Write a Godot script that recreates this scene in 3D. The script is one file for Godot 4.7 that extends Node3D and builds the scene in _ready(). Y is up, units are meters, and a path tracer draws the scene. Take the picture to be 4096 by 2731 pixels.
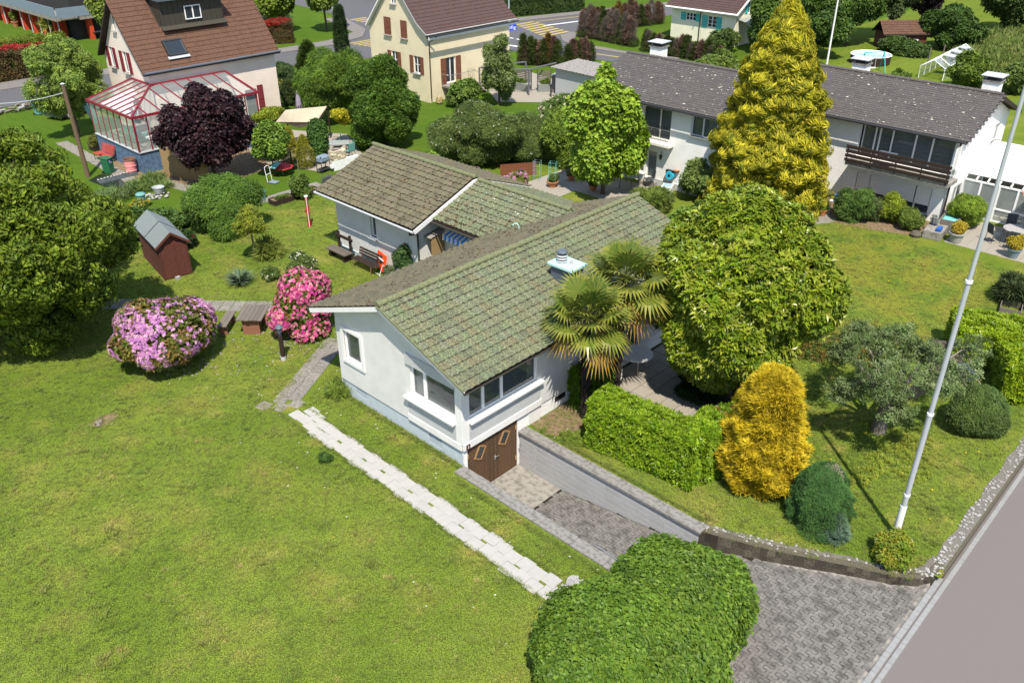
extends Node3D
# A garden suburb seen from a drone: x runs along the bungalow's ridge, z towards the street, y up, metres.

var rng := RandomNumberGenerator.new()
var M := {}
var T := {}
var CL := {}
var used := {}
const EYE := Vector3(-14.8335, 17.3558, 16.4423)
var n1 := FastNoiseLite.new()
var n2 := FastNoiseLite.new()
var n3 := FastNoiseLite.new()


class Acc:
	var v := PackedVector3Array()
	var n := PackedVector3Array()
	var c := PackedColorArray()
	var col := Color.WHITE

	func tri(p, q, r):
		var w = (q - p).cross(r - p).normalized()
		v.append(p); v.append(r); v.append(q)
		for i in 3:
			n.append(w); c.append(col)

	func trin(p, q, r, np, nq, nr):
		v.append(p); v.append(r); v.append(q)
		n.append(np); n.append(nr); n.append(nq)
		for i in 3: c.append(col)

	func quad(p, q, r, s):
		tri(p, q, r); tri(p, r, s)

	# a block given by its middle, size and turn; bev cuts its edges
	func box(m, s, b = Basis(), bev = 0.0):
		var h = s * 0.5
		if bev <= 0.0:
			for a in 3:
				for d in [-1.0, 1.0]:
					var k = Vector3.ZERO; k[a] = d
					var e = Vector3.ZERO; e[(a + 1) % 3] = 1.0
					var g = k.cross(e)
					quad(m + b * ((k - e - g) * h), m + b * ((k + e - g) * h), m + b * ((k + e + g) * h), m + b * ((k - e + g) * h))
			return
		var hi = h - Vector3(bev, bev, bev)
		for a in 3:
			var a1 = (a + 1) % 3
			var a2 = (a + 2) % 3
			for d in [-1.0, 1.0]:
				var k = Vector3.ZERO; k[a] = d * h[a]
				var e = Vector3.ZERO; e[a1] = hi[a1]
				var g = Vector3.ZERO; g[a2] = hi[a2]
				if d < 0: e = -e
				quad(m + b * (k - e - g), m + b * (k + e - g), m + b * (k + e + g), m + b * (k - e + g))
			for d1 in [-1.0, 1.0]:
				for d2 in [-1.0, 1.0]:
					var p = Vector3.ZERO; p[a1] = d1 * h[a1]; p[a2] = d2 * hi[a2]
					var q = Vector3.ZERO; q[a1] = d1 * hi[a1]; q[a2] = d2 * h[a2]
					var e = Vector3.ZERO; e[a] = hi[a]
					if d1 * d2 < 0: e = -e
					quad(m + b * (p - e), m + b * (q - e), m + b * (q + e), m + b * (p + e))

	# a bar of square section between two points
	func bar(p, q, w, h = -1.0, up = Vector3.UP):
		var z = (q - p)
		var l = z.length()
		z = z / l
		if absf(z.dot(up)) > 0.98: up = Vector3.RIGHT
		var x = up.cross(z).normalized()
		box((p + q) * 0.5, Vector3(w, w if h < 0 else h, l), Basis(x, z.cross(x), z))

	func tube(pts, rad, sides = 8, cap = true):
		var rings = []
		var nrm = []
		var ref = Vector3.RIGHT
		for i in pts.size():
			var t = (pts[mini(i + 1, pts.size() - 1)] - pts[maxi(i - 1, 0)]).normalized()
			if absf(t.dot(ref)) > 0.9: ref = Vector3.FORWARD if absf(t.z) < 0.8 else Vector3.UP
			var x = (ref - t * ref.dot(t)).normalized()
			var y = t.cross(x)
			ref = x
			var rr = rad[i] if rad is Array else rad
			var ring = []
			var nn = []
			for k in sides:
				var a = TAU * k / sides
				var d = x * cos(a) + y * sin(a)
				nn.append(d); ring.append(pts[i] + d * rr)
			rings.append(ring); nrm.append(nn)
		for i in pts.size() - 1:
			for k in sides:
				var k2 = (k + 1) % sides
				trin(rings[i][k], rings[i][k2], rings[i + 1][k2], nrm[i][k], nrm[i][k2], nrm[i + 1][k2])
				trin(rings[i][k], rings[i + 1][k2], rings[i + 1][k], nrm[i][k], nrm[i + 1][k2], nrm[i + 1][k])
		if cap:
			for k in range(1, sides - 1):
				tri(rings[0][0], rings[0][k + 1], rings[0][k])
				tri(rings[-1][0], rings[-1][k], rings[-1][k + 1])

	# turned about the y axis through m: prof is a list of (radius, height)
	func lathe(m, prof, sides = 16):
		for i in prof.size() - 1:
			var p = prof[i]
			var q = prof[i + 1]
			for k in sides:
				var a = TAU * k / sides
				var a2 = TAU * (k + 1) / sides
				var d = Vector3(cos(a), 0, sin(a))
				var d2 = Vector3(cos(a2), 0, sin(a2))
				var nn = Vector2(q.y - p.y, p.x - q.x).normalized()
				var na = d * nn.x + Vector3.UP * nn.y
				var nb = d2 * nn.x + Vector3.UP * nn.y
				var A = m + d * p.x + Vector3.UP * p.y
				var B = m + d2 * p.x + Vector3.UP * p.y
				var C = m + d2 * q.x + Vector3.UP * q.y
				var D = m + d * q.x + Vector3.UP * q.y
				if q.x > 0.0001: trin(A, C, B, na, nb, nb); trin(A, D, C, na, na, nb)
				else: trin(A, D, B, na, na, nb)

	# a level sheet of any outline (x, z), with sides of the given depth
	func sheet(poly, y, depth = 0.0):
		var pp = PackedVector2Array(poly)
		if not Geometry2D.is_polygon_clockwise(pp): pp.reverse()
		var t = Geometry2D.triangulate_polygon(pp)
		for i in range(0, t.size(), 3):
			var P = [pp[t[i]], pp[t[i + 1]], pp[t[i + 2]]]
			var cr = (P[1] - P[0]).cross(P[2] - P[0])
			var A = Vector3(P[0].x, y, P[0].y)
			var B = Vector3(P[1].x, y, P[1].y)
			var C = Vector3(P[2].x, y, P[2].y)
			if cr < 0: tri(A, B, C)
			else: tri(A, C, B)
		if depth > 0:
			for i in pp.size():
				var p = pp[i]
				var q = pp[(i + 1) % pp.size()]
				quad(Vector3(p.x, y - depth, p.y), Vector3(q.x, y - depth, q.y), Vector3(q.x, y, q.y), Vector3(p.x, y, p.y))

	# a flat outline in the plane o + u*U + v*V pushed out by N*depth, closed
	func slab(o, U, V, N, poly, depth):
		var pp = PackedVector2Array(poly)
		var t = Geometry2D.triangulate_polygon(pp)
		var turn = 1.0 if U.cross(V).dot(N) > 0 else -1.0
		for i in range(0, t.size(), 3):
			var P = [pp[t[i]], pp[t[i + 1]], pp[t[i + 2]]]
			var ccw = (P[1] - P[0]).cross(P[2] - P[0]) * turn > 0
			var W = []
			for k in P: W.append(o + U * k.x + V * k.y)
			if not ccw: W = [W[0], W[2], W[1]]
			tri(W[0] + N * depth, W[1] + N * depth, W[2] + N * depth)
			tri(W[0], W[2], W[1])
		var cw = Geometry2D.is_polygon_clockwise(pp)
		for i in pp.size():
			var a = pp[i]
			var b = pp[(i + 1) % pp.size()]
			var A = o + U * a.x + V * a.y
			var B = o + U * b.x + V * b.y
			if cw == (turn > 0): quad(A + N * depth, B + N * depth, B, A)
			else: quad(A, B, B + N * depth, A + N * depth)

	# an upright wall face seen from N, with openings (Rect2 in u, v) and their reveals; top is a list of (u, v)
	func wall(o, U, N, top, vb, holes, reveal = 0.15):
		var us = []
		for p in top: us.append(p.x)
		for h in holes:
			us.append(h.position.x); us.append(h.end.x)
		us.sort()
		var V = Vector3.UP
		var flip = U.cross(V).dot(N) < 0
		var at = func(u):
			for i in top.size() - 1:
				if u <= top[i + 1].x + 0.00001:
					return lerpf(top[i].y, top[i + 1].y, (u - top[i].x) / maxf(top[i + 1].x - top[i].x, 0.00001))
			return top[-1].y
		for i in us.size() - 1:
			var a = us[i]
			var b = us[i + 1]
			if b - a < 0.0005: continue
			var mid = (a + b) * 0.5
			var cuts = []
			for h in holes:
				if h.position.x < mid and h.end.x > mid: cuts.append([h.position.y, h.end.y])
			cuts.sort()
			var lo = vb
			for k in cuts.size() + 1:
				var la = lo
				var lb = lo
				var ha = cuts[k][0] if k < cuts.size() else at.call(a)
				var hb = cuts[k][0] if k < cuts.size() else at.call(b)
				if k < cuts.size(): lo = cuts[k][1]
				if ha - la < 0.001 and hb - lb < 0.001: continue
				var P = [o + U * a + V * la, o + U * b + V * lb, o + U * b + V * hb, o + U * a + V * ha]
				if flip: quad(P[3], P[2], P[1], P[0])
				else: quad(P[0], P[1], P[2], P[3])
		for h in holes:
			var P = [o + U * h.position.x + V * h.position.y, o + U * h.end.x + V * h.position.y, o + U * h.end.x + V * h.end.y, o + U * h.position.x + V * h.end.y]
			for k in 4:
				var p = P[k]
				var q = P[(k + 1) % 4]
				if flip: quad(p, q, q - N * reveal, p - N * reveal)
				else: quad(q, p, p - N * reveal, q - N * reveal)

	func mesh(m):
		var a = []
		a.resize(Mesh.ARRAY_MAX)
		a[Mesh.ARRAY_VERTEX] = v
		a[Mesh.ARRAY_NORMAL] = n
		a[Mesh.ARRAY_COLOR] = c
		var r = ArrayMesh.new()
		r.add_surface_from_arrays(Mesh.PRIMITIVE_TRIANGLES, a)
		r.surface_set_material(0, m)
		return r


# ---- nodes -----------------------------------------------------------------------------------------
func numbered(s):
	if not used.has(s):
		used[s] = 0
		return s
	used[s] += 1
	return "%s_%03d" % [s, used[s]]


func tag(o, label, category, group = ""):
	o.set_meta("label", label)
	o.set_meta("category", category)
	if group: o.set_meta("group", group)
	return o


func thing(called, label, category, at = Vector3.ZERO, turn = 0.0, group = ""):
	var o = Node3D.new()
	o.name = numbered(called)
	add_child(o)
	o.position = at
	o.rotation.y = turn
	return tag(o, label, category, group)


func part(parent, called, mesh):
	var o = MeshInstance3D.new()
	o.name = called
	o.mesh = mesh
	parent.add_child(o, true)
	return o


func put(acc, called, m, parent):
	return part(parent, called, acc.mesh(M[m]))


func solo(acc, called, m, label, category, at = Vector3.ZERO, turn = 0.0, group = ""):
	var o = part(self, numbered(called), acc.mesh(M[m]))
	o.position = at
	o.rotation.y = turn
	return tag(o, label, category, group)


func struct(acc, called, m):
	var o = part(self, numbered(called), acc.mesh(M[m]))
	o.set_meta("kind", "structure")
	return o


func copy(o, label, at, turn = 0.0):
	var c = o.duplicate()
	c.name = numbered(String(o.name).rstrip("0123456789").rstrip("_"))
	add_child(c)
	c.position = at
	c.rotation.y = turn
	c.set_meta("label", label)
	return c


# the pieces of a roof, wall or pavement: the nearest become parts of their own, the rest one joined part
func lay(parent, called, meshes, places, most = 300):
	var base = Vector3.ZERO
	var up = parent
	while up is Node3D and up != self:
		base += up.position
		up = up.get_parent()
	var order = []
	for i in places.size(): order.append([(places[i].origin + base).distance_squared_to(EYE), i])
	order.sort()
	var st = SurfaceTool.new()
	st.begin(Mesh.PRIMITIVE_TRIANGLES)
	var left = 0
	for k in order.size():
		var m = meshes[rng.randi() % meshes.size()]
		var t = places[order[k][1]]
		if k < most:
			var o = MeshInstance3D.new()
			o.name = called
			o.mesh = m
			o.transform = t
			parent.add_child(o, true)
		else:
			st.append_from(m, 0, t)
			left += 1
	if left:
		st.set_material(meshes[0].surface_get_material(0))
		var o = MeshInstance3D.new()
		o.name = "far_" + called + "s"
		o.mesh = st.commit()
		o.mesh.surface_set_material(0, meshes[0].surface_get_material(0))
		o.set_meta("kind", "stuff")
		parent.add_child(o, true)


func many(parent, called, mesh, xf, cols):
	var mm = MultiMesh.new()
	mm.transform_format = MultiMesh.TRANSFORM_3D
	mm.use_colors = true
	mm.mesh = mesh
	mm.instance_count = xf.size()
	for i in xf.size():
		mm.set_instance_transform(i, xf[i])
		mm.set_instance_color(i, cols[i])
	var o = MultiMeshInstance3D.new()
	o.name = called
	o.multimesh = mm
	if parent != self: o.set_meta("kind", "stuff")
	parent.add_child(o, true)
	return o


func rf(a, b): return rng.randf_range(a, b)


func lin(r, g, b): return Color(r, g, b)


func ball():
	while true:
		var p = Vector3(rf(-1, 1), rf(-1, 1), rf(-1, 1))
		if p.length_squared() <= 1.0 and p.length_squared() > 0.01: return p


func gray(s): return Color(s, s, s)


# ---- textures and materials -----------------------------------------------------------------------
func noise_tex(seed_, freq, stops, size = 512, kind = FastNoiseLite.TYPE_SIMPLEX_SMOOTH, octaves = 4, bump = -1.0):
	var f = FastNoiseLite.new()
	f.seed = seed_
	f.noise_type = kind
	f.frequency = freq
	f.fractal_octaves = octaves
	var t = NoiseTexture2D.new()
	t.width = size
	t.height = size
	t.seamless = true
	t.noise = f
	if bump > 0:
		t.as_normal_map = true
		t.bump_strength = bump
	elif stops.size():
		var g = Gradient.new()
		var off = PackedFloat32Array()
		var col = PackedColorArray()
		for s in stops:
			off.append(s[0])
			col.append(s[1] if s[1] is Color else Color(s[1], s[1], s[1]))
		g.offsets = off
		g.colors = col
		t.color_ramp = g
	return t


func mat(called, col, rough, tex = "", scale = 1.0, nrm = "", nscale = 0.6, vcol = false):
	var m = StandardMaterial3D.new()
	m.resource_name = called
	m.albedo_color = Color(col.r, col.g, col.b).linear_to_srgb()
	m.roughness = rough
	m.metallic_specular = 0.4
	m.vertex_color_use_as_albedo = vcol
	if tex or nrm:
		m.uv1_triplanar = true
		m.uv1_world_triplanar = true
		m.uv1_scale = scale if scale is Vector3 else Vector3(scale, scale, scale)
		m.uv1_triplanar_sharpness = 4.0
	if tex: m.albedo_texture = T[tex]
	if nrm:
		m.normal_enabled = true
		m.normal_texture = T[nrm]
		m.normal_scale = nscale
	M[called] = m
	return m


func make_materials():
	var S = FastNoiseLite.TYPE_SIMPLEX_SMOOTH
	T.grain = noise_tex(1, 0.09, [[0.0, 0.7], [0.5, 0.88], [1.0, 1.0]], 512, S, 3)
	T.blotch = noise_tex(2, 0.008, [[0.0, 0.955], [0.45, 0.98], [0.6, 0.99], [1.0, 1.0]], 512, S, 5)
	T.stain = noise_tex(3, 0.014, [[0.0, 0.68], [0.36, 0.84], [0.5, 0.93], [1.0, 1.0]], 512, S, 5)
	T.grass = noise_tex(4, 0.045, [[0.0, Color(0.42, 0.45, 0.3)], [0.35, Color(0.66, 0.7, 0.5)], [0.55, Color(0.86, 0.88, 0.72)], [0.8, Color(1.0, 0.98, 0.85)], [1.0, Color(1, 0.96, 0.8)]], 1024, S, 4)
	T.lichen = noise_tex(5, 0.02, [[0.0, Color(0.48, 0.46, 0.43)], [0.38, Color(0.56, 0.54, 0.48)], [0.48, Color(0.60, 0.60, 0.50)], [0.56, Color(0.66, 0.69, 0.55)], [0.66, Color(0.74, 0.76, 0.60)], [0.8, Color(0.64, 0.67, 0.56)], [1.0, Color(0.80, 0.80, 0.72)]], 1024, S, 5)
	T.grey_lichen = noise_tex(14, 0.02, [[0.0, Color(0.50, 0.47, 0.44)], [0.4, Color(0.60, 0.57, 0.52)], [0.52, Color(0.66, 0.63, 0.56)], [0.62, Color(0.68, 0.67, 0.56)], [0.75, Color(0.62, 0.61, 0.54)], [1.0, Color(0.82, 0.80, 0.74)]], 1024, S, 5)
	T.browntile = noise_tex(6, 0.03, [[0.0, 0.62], [0.4, 0.82], [0.6, 0.95], [1.0, 1.0]], 512, S, 5)
	T.slate = noise_tex(7, 0.035, [[0.0, 0.55], [0.5, 0.75], [0.66, 0.85], [0.74, 1.0], [1.0, 1.0]], 512, S, 5)
	T.wood = noise_tex(8, 0.02, [[0.0, 0.5], [0.45, 0.8], [0.55, 0.9], [1.0, 1.0]], 512, S, 4)
	T.asphalt = noise_tex(9, 0.2, [[0.0, 0.7], [0.5, 0.9], [0.75, 0.97], [1.0, 1.0]], 512, S, 2)
	T.bump = noise_tex(10, 0.06, [], 512, S, 4, 6.0)
	T.fine = noise_tex(11, 0.2, [], 512, S, 2, 5.0)
	T.rough = noise_tex(12, 0.03, [], 512, S, 5, 14.0)
	T.leafy = noise_tex(13, 0.05, [[0.0, 0.35], [0.4, 0.62], [0.6, 0.9], [1.0, 1.0]], 512, S, 4)

	var g = mat("ground", lin(1, 1, 1), 0.95, "grass", 0.4, "bump", 1.0, true)
	g.metallic_specular = 0.1
	mat("soil", lin(0.24, 0.17, 0.10), 1.0, "stain", 0.6, "rough", 1.0)
	mat("asphalt", lin(0.20, 0.178, 0.172), 0.9, "asphalt", 1.4, "fine", 0.5)
	mat("dark_asphalt", lin(0.12, 0.118, 0.125), 0.9, "asphalt", 0.9, "fine", 0.4)
	mat("footpath", lin(0.22, 0.2, 0.19), 0.9, "asphalt", 0.9, "fine", 0.4)
	mat("yellow_paint", lin(0.45, 0.34, 0.10), 0.7, "stain", 1.1)
	mat("white_paint", lin(0.75, 0.75, 0.74), 0.7, "blotch", 1.1)
	mat("paver", lin(0.19, 0.18, 0.165), 0.9, "stain", 0.3, "bump", 0.5, true)
	mat("joint", lin(0.03, 0.024, 0.014), 1.0, "stain", 1.3, "rough", 1.0)
	mat("slab_new", lin(0.37, 0.36, 0.34), 0.85, "blotch", 0.8, "fine", 0.3, true)
	mat("slab_old", lin(0.26, 0.24, 0.21), 0.9, "stain", 0.9, "bump", 0.5, true)
	mat("terrace", lin(0.29, 0.262, 0.22), 0.9, "blotch", 0.9, "fine", 0.3, true)
	mat("granite", lin(0.34, 0.34, 0.34), 0.8, "grain", 1.6, "bump", 0.6, true)
	mat("concrete", lin(0.29, 0.27, 0.24), 0.9, "stain", 0.45, "bump", 0.5)
	mat("coping", lin(0.25, 0.24, 0.225), 0.9, "stain", 0.7, "bump", 0.8)
	mat("block", lin(0.54, 0.54, 0.55), 0.95, "grain", 1.2, "bump", 1.2, true)
	mat("mortar", lin(0.50, 0.50, 0.50), 0.95, "grain", 1.0)
	mat("kerb_moss", lin(0.20, 0.175, 0.13), 1.0, "leafy", 1.2, "rough", 1.2, true)
	mat("gravel", lin(0.34, 0.315, 0.27), 1.0, "leafy", 3.0, "rough", 1.4, true)
	mat("stone", lin(0.42, 0.41, 0.40), 0.9, "stain", 2.0, "rough", 0.8, true)
	mat("rust_iron", lin(0.25, 0.13, 0.085), 0.8, "stain", 3.0, "fine", 0.8)

	mat("render_grey", lin(0.63, 0.635, 0.62), 0.9, "blotch", 0.25, "fine", 0.25)
	mat("render_panel", lin(0.47, 0.485, 0.49), 0.9, "blotch", 0.25, "fine", 0.35)
	mat("trim_white", lin(0.72, 0.72, 0.71), 0.6, "blotch", 0.3)
	mat("plinth_blue", lin(0.47, 0.54, 0.585), 0.85, "blotch", 0.7, "fine", 0.4)
	mat("render_white", lin(0.86, 0.86, 0.85), 0.9, "blotch", 0.2, "fine", 0.5)
	mat("render_cream", lin(0.72, 0.63, 0.44), 0.9, "blotch", 0.15, "fine", 0.3)
	mat("render_pink", lin(0.74, 0.64, 0.56), 0.9, "blotch", 0.12, "fine", 0.3)
	mat("render_ivory", lin(0.76, 0.73, 0.58), 0.9, "blotch", 0.15)
	mat("render_blue", lin(0.10, 0.17, 0.27), 0.85, "stain", 0.4)
	mat("frame_white", lin(0.78, 0.79, 0.80), 0.35)
	mat("frame_brown", lin(0.06, 0.035, 0.025), 0.6, "wood", Vector3(1, 6, 1))
	mat("pvc_cream", lin(0.76, 0.74, 0.66), 0.5)
	mat("tile_green", lin(0.40, 0.41, 0.39), 0.95, "lichen", 0.55, "bump", 0.8, true)
	mat("tile_grey", lin(0.36, 0.34, 0.30), 0.95, "grey_lichen", 0.45, "bump", 0.8, true)
	mat("tile_ridge", lin(0.42, 0.44, 0.35), 0.95, "lichen", 0.9, "bump", 0.8)
	mat("tile_brown", lin(0.155, 0.078, 0.05), 0.85, "browntile", 0.5, "bump", 0.4, true)
	mat("tile_plum", lin(0.105, 0.062, 0.055), 0.75, "browntile", 0.6, "", 0.4, true)
	mat("tile_slate", lin(0.15, 0.135, 0.13), 0.9, "slate", 0.9, "bump", 0.5, true)
	mat("moss", lin(0.115, 0.07, 0.022), 1.0, "leafy", 5.0, "rough", 1.5)
	mat("lichen_spot", lin(0.66, 0.66, 0.55), 1.0)
	mat("metal_dark", lin(0.035, 0.035, 0.037), 0.35)
	mat("copper_green", lin(0.40, 0.66, 0.62), 0.6, "blotch", 0.9)
	mat("slate_sheet", lin(0.09, 0.11, 0.14), 0.55, "blotch", 0.8)
	mat("zinc", lin(0.42, 0.44, 0.46), 0.5, "blotch", 1.5)
	mat("pole_grey", lin(0.50, 0.53, 0.58), 0.35, "blotch", 0.5).metallic = 0.3
	mat("steel", lin(0.5, 0.5, 0.5), 0.3).metallic = 0.8
	mat("brass", lin(0.62, 0.45, 0.22), 0.4).metallic = 0.5
	mat("door_wood", lin(0.15, 0.085, 0.045), 0.75, "wood", Vector3(7, 0.7, 7), "", 0.5, true)
	mat("light_wood", lin(0.42, 0.24, 0.10), 0.7, "wood", Vector3(3, 3, 3))
	mat("grey_wood", lin(0.23, 0.195, 0.165), 0.95, "wood", Vector3(2.4, 2.4, 2.4), "rough", 0.6, true)
	mat("shed_wood", lin(0.125, 0.038, 0.026), 0.8, "stain", Vector3(2.0, 1.2, 2.0), "bump", 0.5, true)
	mat("dark_wood", lin(0.042, 0.026, 0.02), 0.7, "wood", Vector3(2, 2, 2), "", 0.5, true)
	mat("brown_shutter", lin(0.17, 0.06, 0.03), 0.6)
	mat("red_shutter", lin(0.17, 0.012, 0.022), 0.6)
	mat("red_frame", lin(0.19, 0.014, 0.026), 0.45)
	mat("teal_shutter", lin(0.02, 0.42, 0.38), 0.6)
	mat("felt_grey", lin(0.17, 0.20, 0.205), 0.95, "blotch", 1.0, "fine", 0.6)
	mat("bark", lin(0.13, 0.10, 0.075), 1.0, "stain", Vector3(3, 1, 3), "rough", 1.2)
	mat("bark_pale", lin(0.25, 0.22, 0.18), 1.0, "stain", Vector3(3, 1.5, 3), "rough", 1.0)
	mat("palm_bark", lin(0.055, 0.042, 0.034), 1.0, "leafy", 2.0, "rough", 1.4)
	mat("post_wood", lin(0.20, 0.135, 0.085), 0.9, "wood", Vector3(4, 0.5, 4))
	mat("red_paint", lin(0.42, 0.03, 0.035), 0.5, "blotch", 1.0)
	mat("red_bench", lin(0.36, 0.06, 0.045), 0.6)
	mat("orange_red", lin(0.85, 0.07, 0.012), 0.45)
	mat("orange_wall", lin(0.50, 0.055, 0.018), 0.85)
	mat("blue_grey", lin(0.18, 0.23, 0.29), 0.6, "blotch", 0.3)
	mat("terracotta", lin(0.42, 0.17, 0.075), 0.85, "blotch", 2.0)
	mat("pink_plastic", lin(0.72, 0.26, 0.26), 0.5)
	mat("green_plastic", lin(0.02, 0.12, 0.055), 0.45)
	mat("teal_plastic", lin(0.12, 0.28, 0.26), 0.5)
	mat("turquoise", lin(0.18, 0.55, 0.50), 0.45)
	mat("blue_plastic", lin(0.02, 0.09, 0.35), 0.4)
	mat("pale_blue", lin(0.30, 0.42, 0.60), 0.45)
	mat("sign_blue", lin(0.01, 0.07, 0.55), 0.4)
	mat("cyan", lin(0.03, 0.42, 0.60), 0.4)
	mat("black", lin(0.015, 0.015, 0.016), 0.5)
	mat("white_plastic", lin(0.80, 0.80, 0.80), 0.4)
	mat("canvas", lin(0.40, 0.35, 0.26), 0.9)
	mat("canvas_white", lin(0.62, 0.61, 0.58), 0.9)
	mat("canvas_red", lin(0.62, 0.14, 0.10), 0.9)
	mat("lilac_cloth", lin(0.28, 0.25, 0.34), 0.9)
	mat("blue_stripe", lin(0.04, 0.22, 0.66), 0.9)
	mat("bamboo", lin(0.42, 0.29, 0.14), 0.8, "wood", Vector3(9, 0.7, 9))
	mat("brick_red", lin(0.30, 0.13, 0.08), 0.9, "grain", 2.0)
	mat("brick_pale", lin(0.50, 0.42, 0.31), 0.9, "stain", 3.0)
	mat("planter_grey", lin(0.26, 0.28, 0.27), 0.7, "blotch", 0.6)
	mat("shed_metal", lin(0.135, 0.135, 0.145), 0.5)
	mat("eternit", lin(0.28, 0.26, 0.245), 0.95, "stain", 0.6, "bump", 0.5)
	mat("curtain", lin(0.70, 0.72, 0.72), 0.9)
	mat("curtain_grey", lin(0.30, 0.33, 0.35), 0.9)
	mat("blind", lin(0.74, 0.73, 0.70), 0.6)
	mat("water", lin(0.10, 0.28, 0.36), 0.05)
	mat("pond", lin(0.02, 0.028, 0.02), 0.08)
	mat("net", lin(0.045, 0.055, 0.06), 0.8)
	mat("car_paint", lin(0.02, 0.025, 0.04), 0.25).clearcoat_enabled = true
	mat("dark_room", lin(0.03, 0.03, 0.03), 1.0)
	mat("inside", lin(0.24, 0.23, 0.19), 0.9)
	mat("copper_brown", lin(0.045, 0.04, 0.03), 0.6)

	var gl = mat("glass", lin(0.10, 0.13, 0.14), 0.02)
	gl.transparency = BaseMaterial3D.TRANSPARENCY_ALPHA
	gl.albedo_color.a = 0.35
	gl.metallic_specular = 0.6
	var gc = mat("clear_glass", lin(0.6, 0.66, 0.66), 0.02)
	gc.transparency = BaseMaterial3D.TRANSPARENCY_ALPHA
	gc.albedo_color.a = 0.18
	gc.metallic_specular = 0.6
	mat("dark_glass", lin(0.02, 0.026, 0.03), 0.04).metallic_specular = 0.6

	for k in [["leaf", 0.5, 0.72], ["glossy_leaf", 0.32, 0.6], ["needle", 0.75, 0.45], ["petal", 0.7, 0.7], ["blade", 0.7, 0.7]]:
		var m = mat(k[0], lin(1, 1, 1), k[1], "", 1.0, "", 0, true)
		m.backlight_enabled = true
		m.backlight = Color(k[2], k[2], k[2])
		m.metallic_specular = 0.35
		m.cull_mode = BaseMaterial3D.CULL_DISABLED


# ---- plants ----------------------------------------------------------------------------------------
# a spray of leaves about one unit across: how many, length, width, how far they stand up (1) or hang (-1), spread of the roots
func spray(called, m, count, ln, wd, rise, root, flat = 0.0, bend = 0.15):
	var a = Acc.new()
	for i in count:
		var ang = TAU * (i + rf(-0.3, 0.3)) / count
		if root > 0.5: ang = rf(0, TAU)
		var o = Vector3(cos(ang), 0, sin(ang)) * rf(0.0, root) + Vector3.UP * rf(-0.5, 0.5) * root * (1.0 - flat)
		var el = clampf(rise + rf(-0.45, 0.45), -1.4, 1.5)
		var ang2 = ang + rf(-0.6, 0.6)
		var d = Vector3(cos(ang2) * cos(el), sin(el), sin(ang2) * cos(el))
		var side = d.cross(Vector3.UP).normalized()
		side = side.rotated(d, rf(-0.6, 0.6))
		var up = side.cross(d)
		var l = ln * rf(0.75, 1.2)
		var w = wd * rf(0.8, 1.2)
		var mid = o + d * l * 0.45 - up * l * bend * 0.3
		var tip = o + d * l - up * l * bend
		var s = rf(0.72, 1.2)
		a.col = Color(s * rf(0.92, 1.08), s, s * rf(0.85, 1.1))
		var L = mid - side * w * 0.5 + up * w * 0.18
		var R = mid + side * w * 0.5 + up * w * 0.18
		a.tri(o, R, tip)
		a.tri(o, tip, L)
	CL[called] = a.mesh(M[m])


func make_sprays():
	spray("broad", "leaf", 12, 0.75, 0.42, 0.25, 0.55)
	spray("hang", "leaf", 12, 0.72, 0.34, -0.75, 0.6)
	spray("rosette", "glossy_leaf", 10, 0.95, 0.36, 0.55, 0.12)
	spray("laurel", "glossy_leaf", 11, 0.9, 0.30, 0.75, 0.35)
	spray("ivy", "leaf", 9, 0.62, 0.56, 0.05, 0.7, 0.6)
	spray("lobed", "leaf", 10, 0.6, 0.58, 0.1, 0.65)
	spray("small", "leaf", 22, 0.42, 0.26, 0.4, 0.75)
	spray("spike", "needle", 16, 0.95, 0.13, 0.9, 0.35)
	spray("fan", "needle", 14, 1.0, 0.2, -0.35, 0.25, 0.0, 0.5)
	spray("tip", "needle", 20, 0.5, 0.12, 0.8, 0.7)
	spray("twig", "needle", 18, 0.8, 0.035, 0.7, 0.5)
	spray("truss", "petal", 16, 0.6, 0.5, 0.4, 0.45)
	spray("tuft", "blade", 10, 1.0, 0.14, 1.05, 0.6, 1.0)
	spray("sword", "needle", 26, 1.0, 0.07, 0.65, 0.08, 0.0, 0.05)
	spray("willow", "leaf", 16, 0.8, 0.14, 0.1, 0.6)


# overlapping lobes that fill an ellipsoid
func lobes(m, R, count, size = 0.45, inner = 0.6):
	var out = [[m, R * 0.72]]
	for i in count:
		var d = ball().normalized()
		var p = Vector3(d.x * R.x, d.y * R.y, d.z * R.z) * rf(inner - 0.1, inner + 0.12)
		var s = size * rf(0.75, 1.25)
		out.append([m + p, R * s])
	return out


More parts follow.
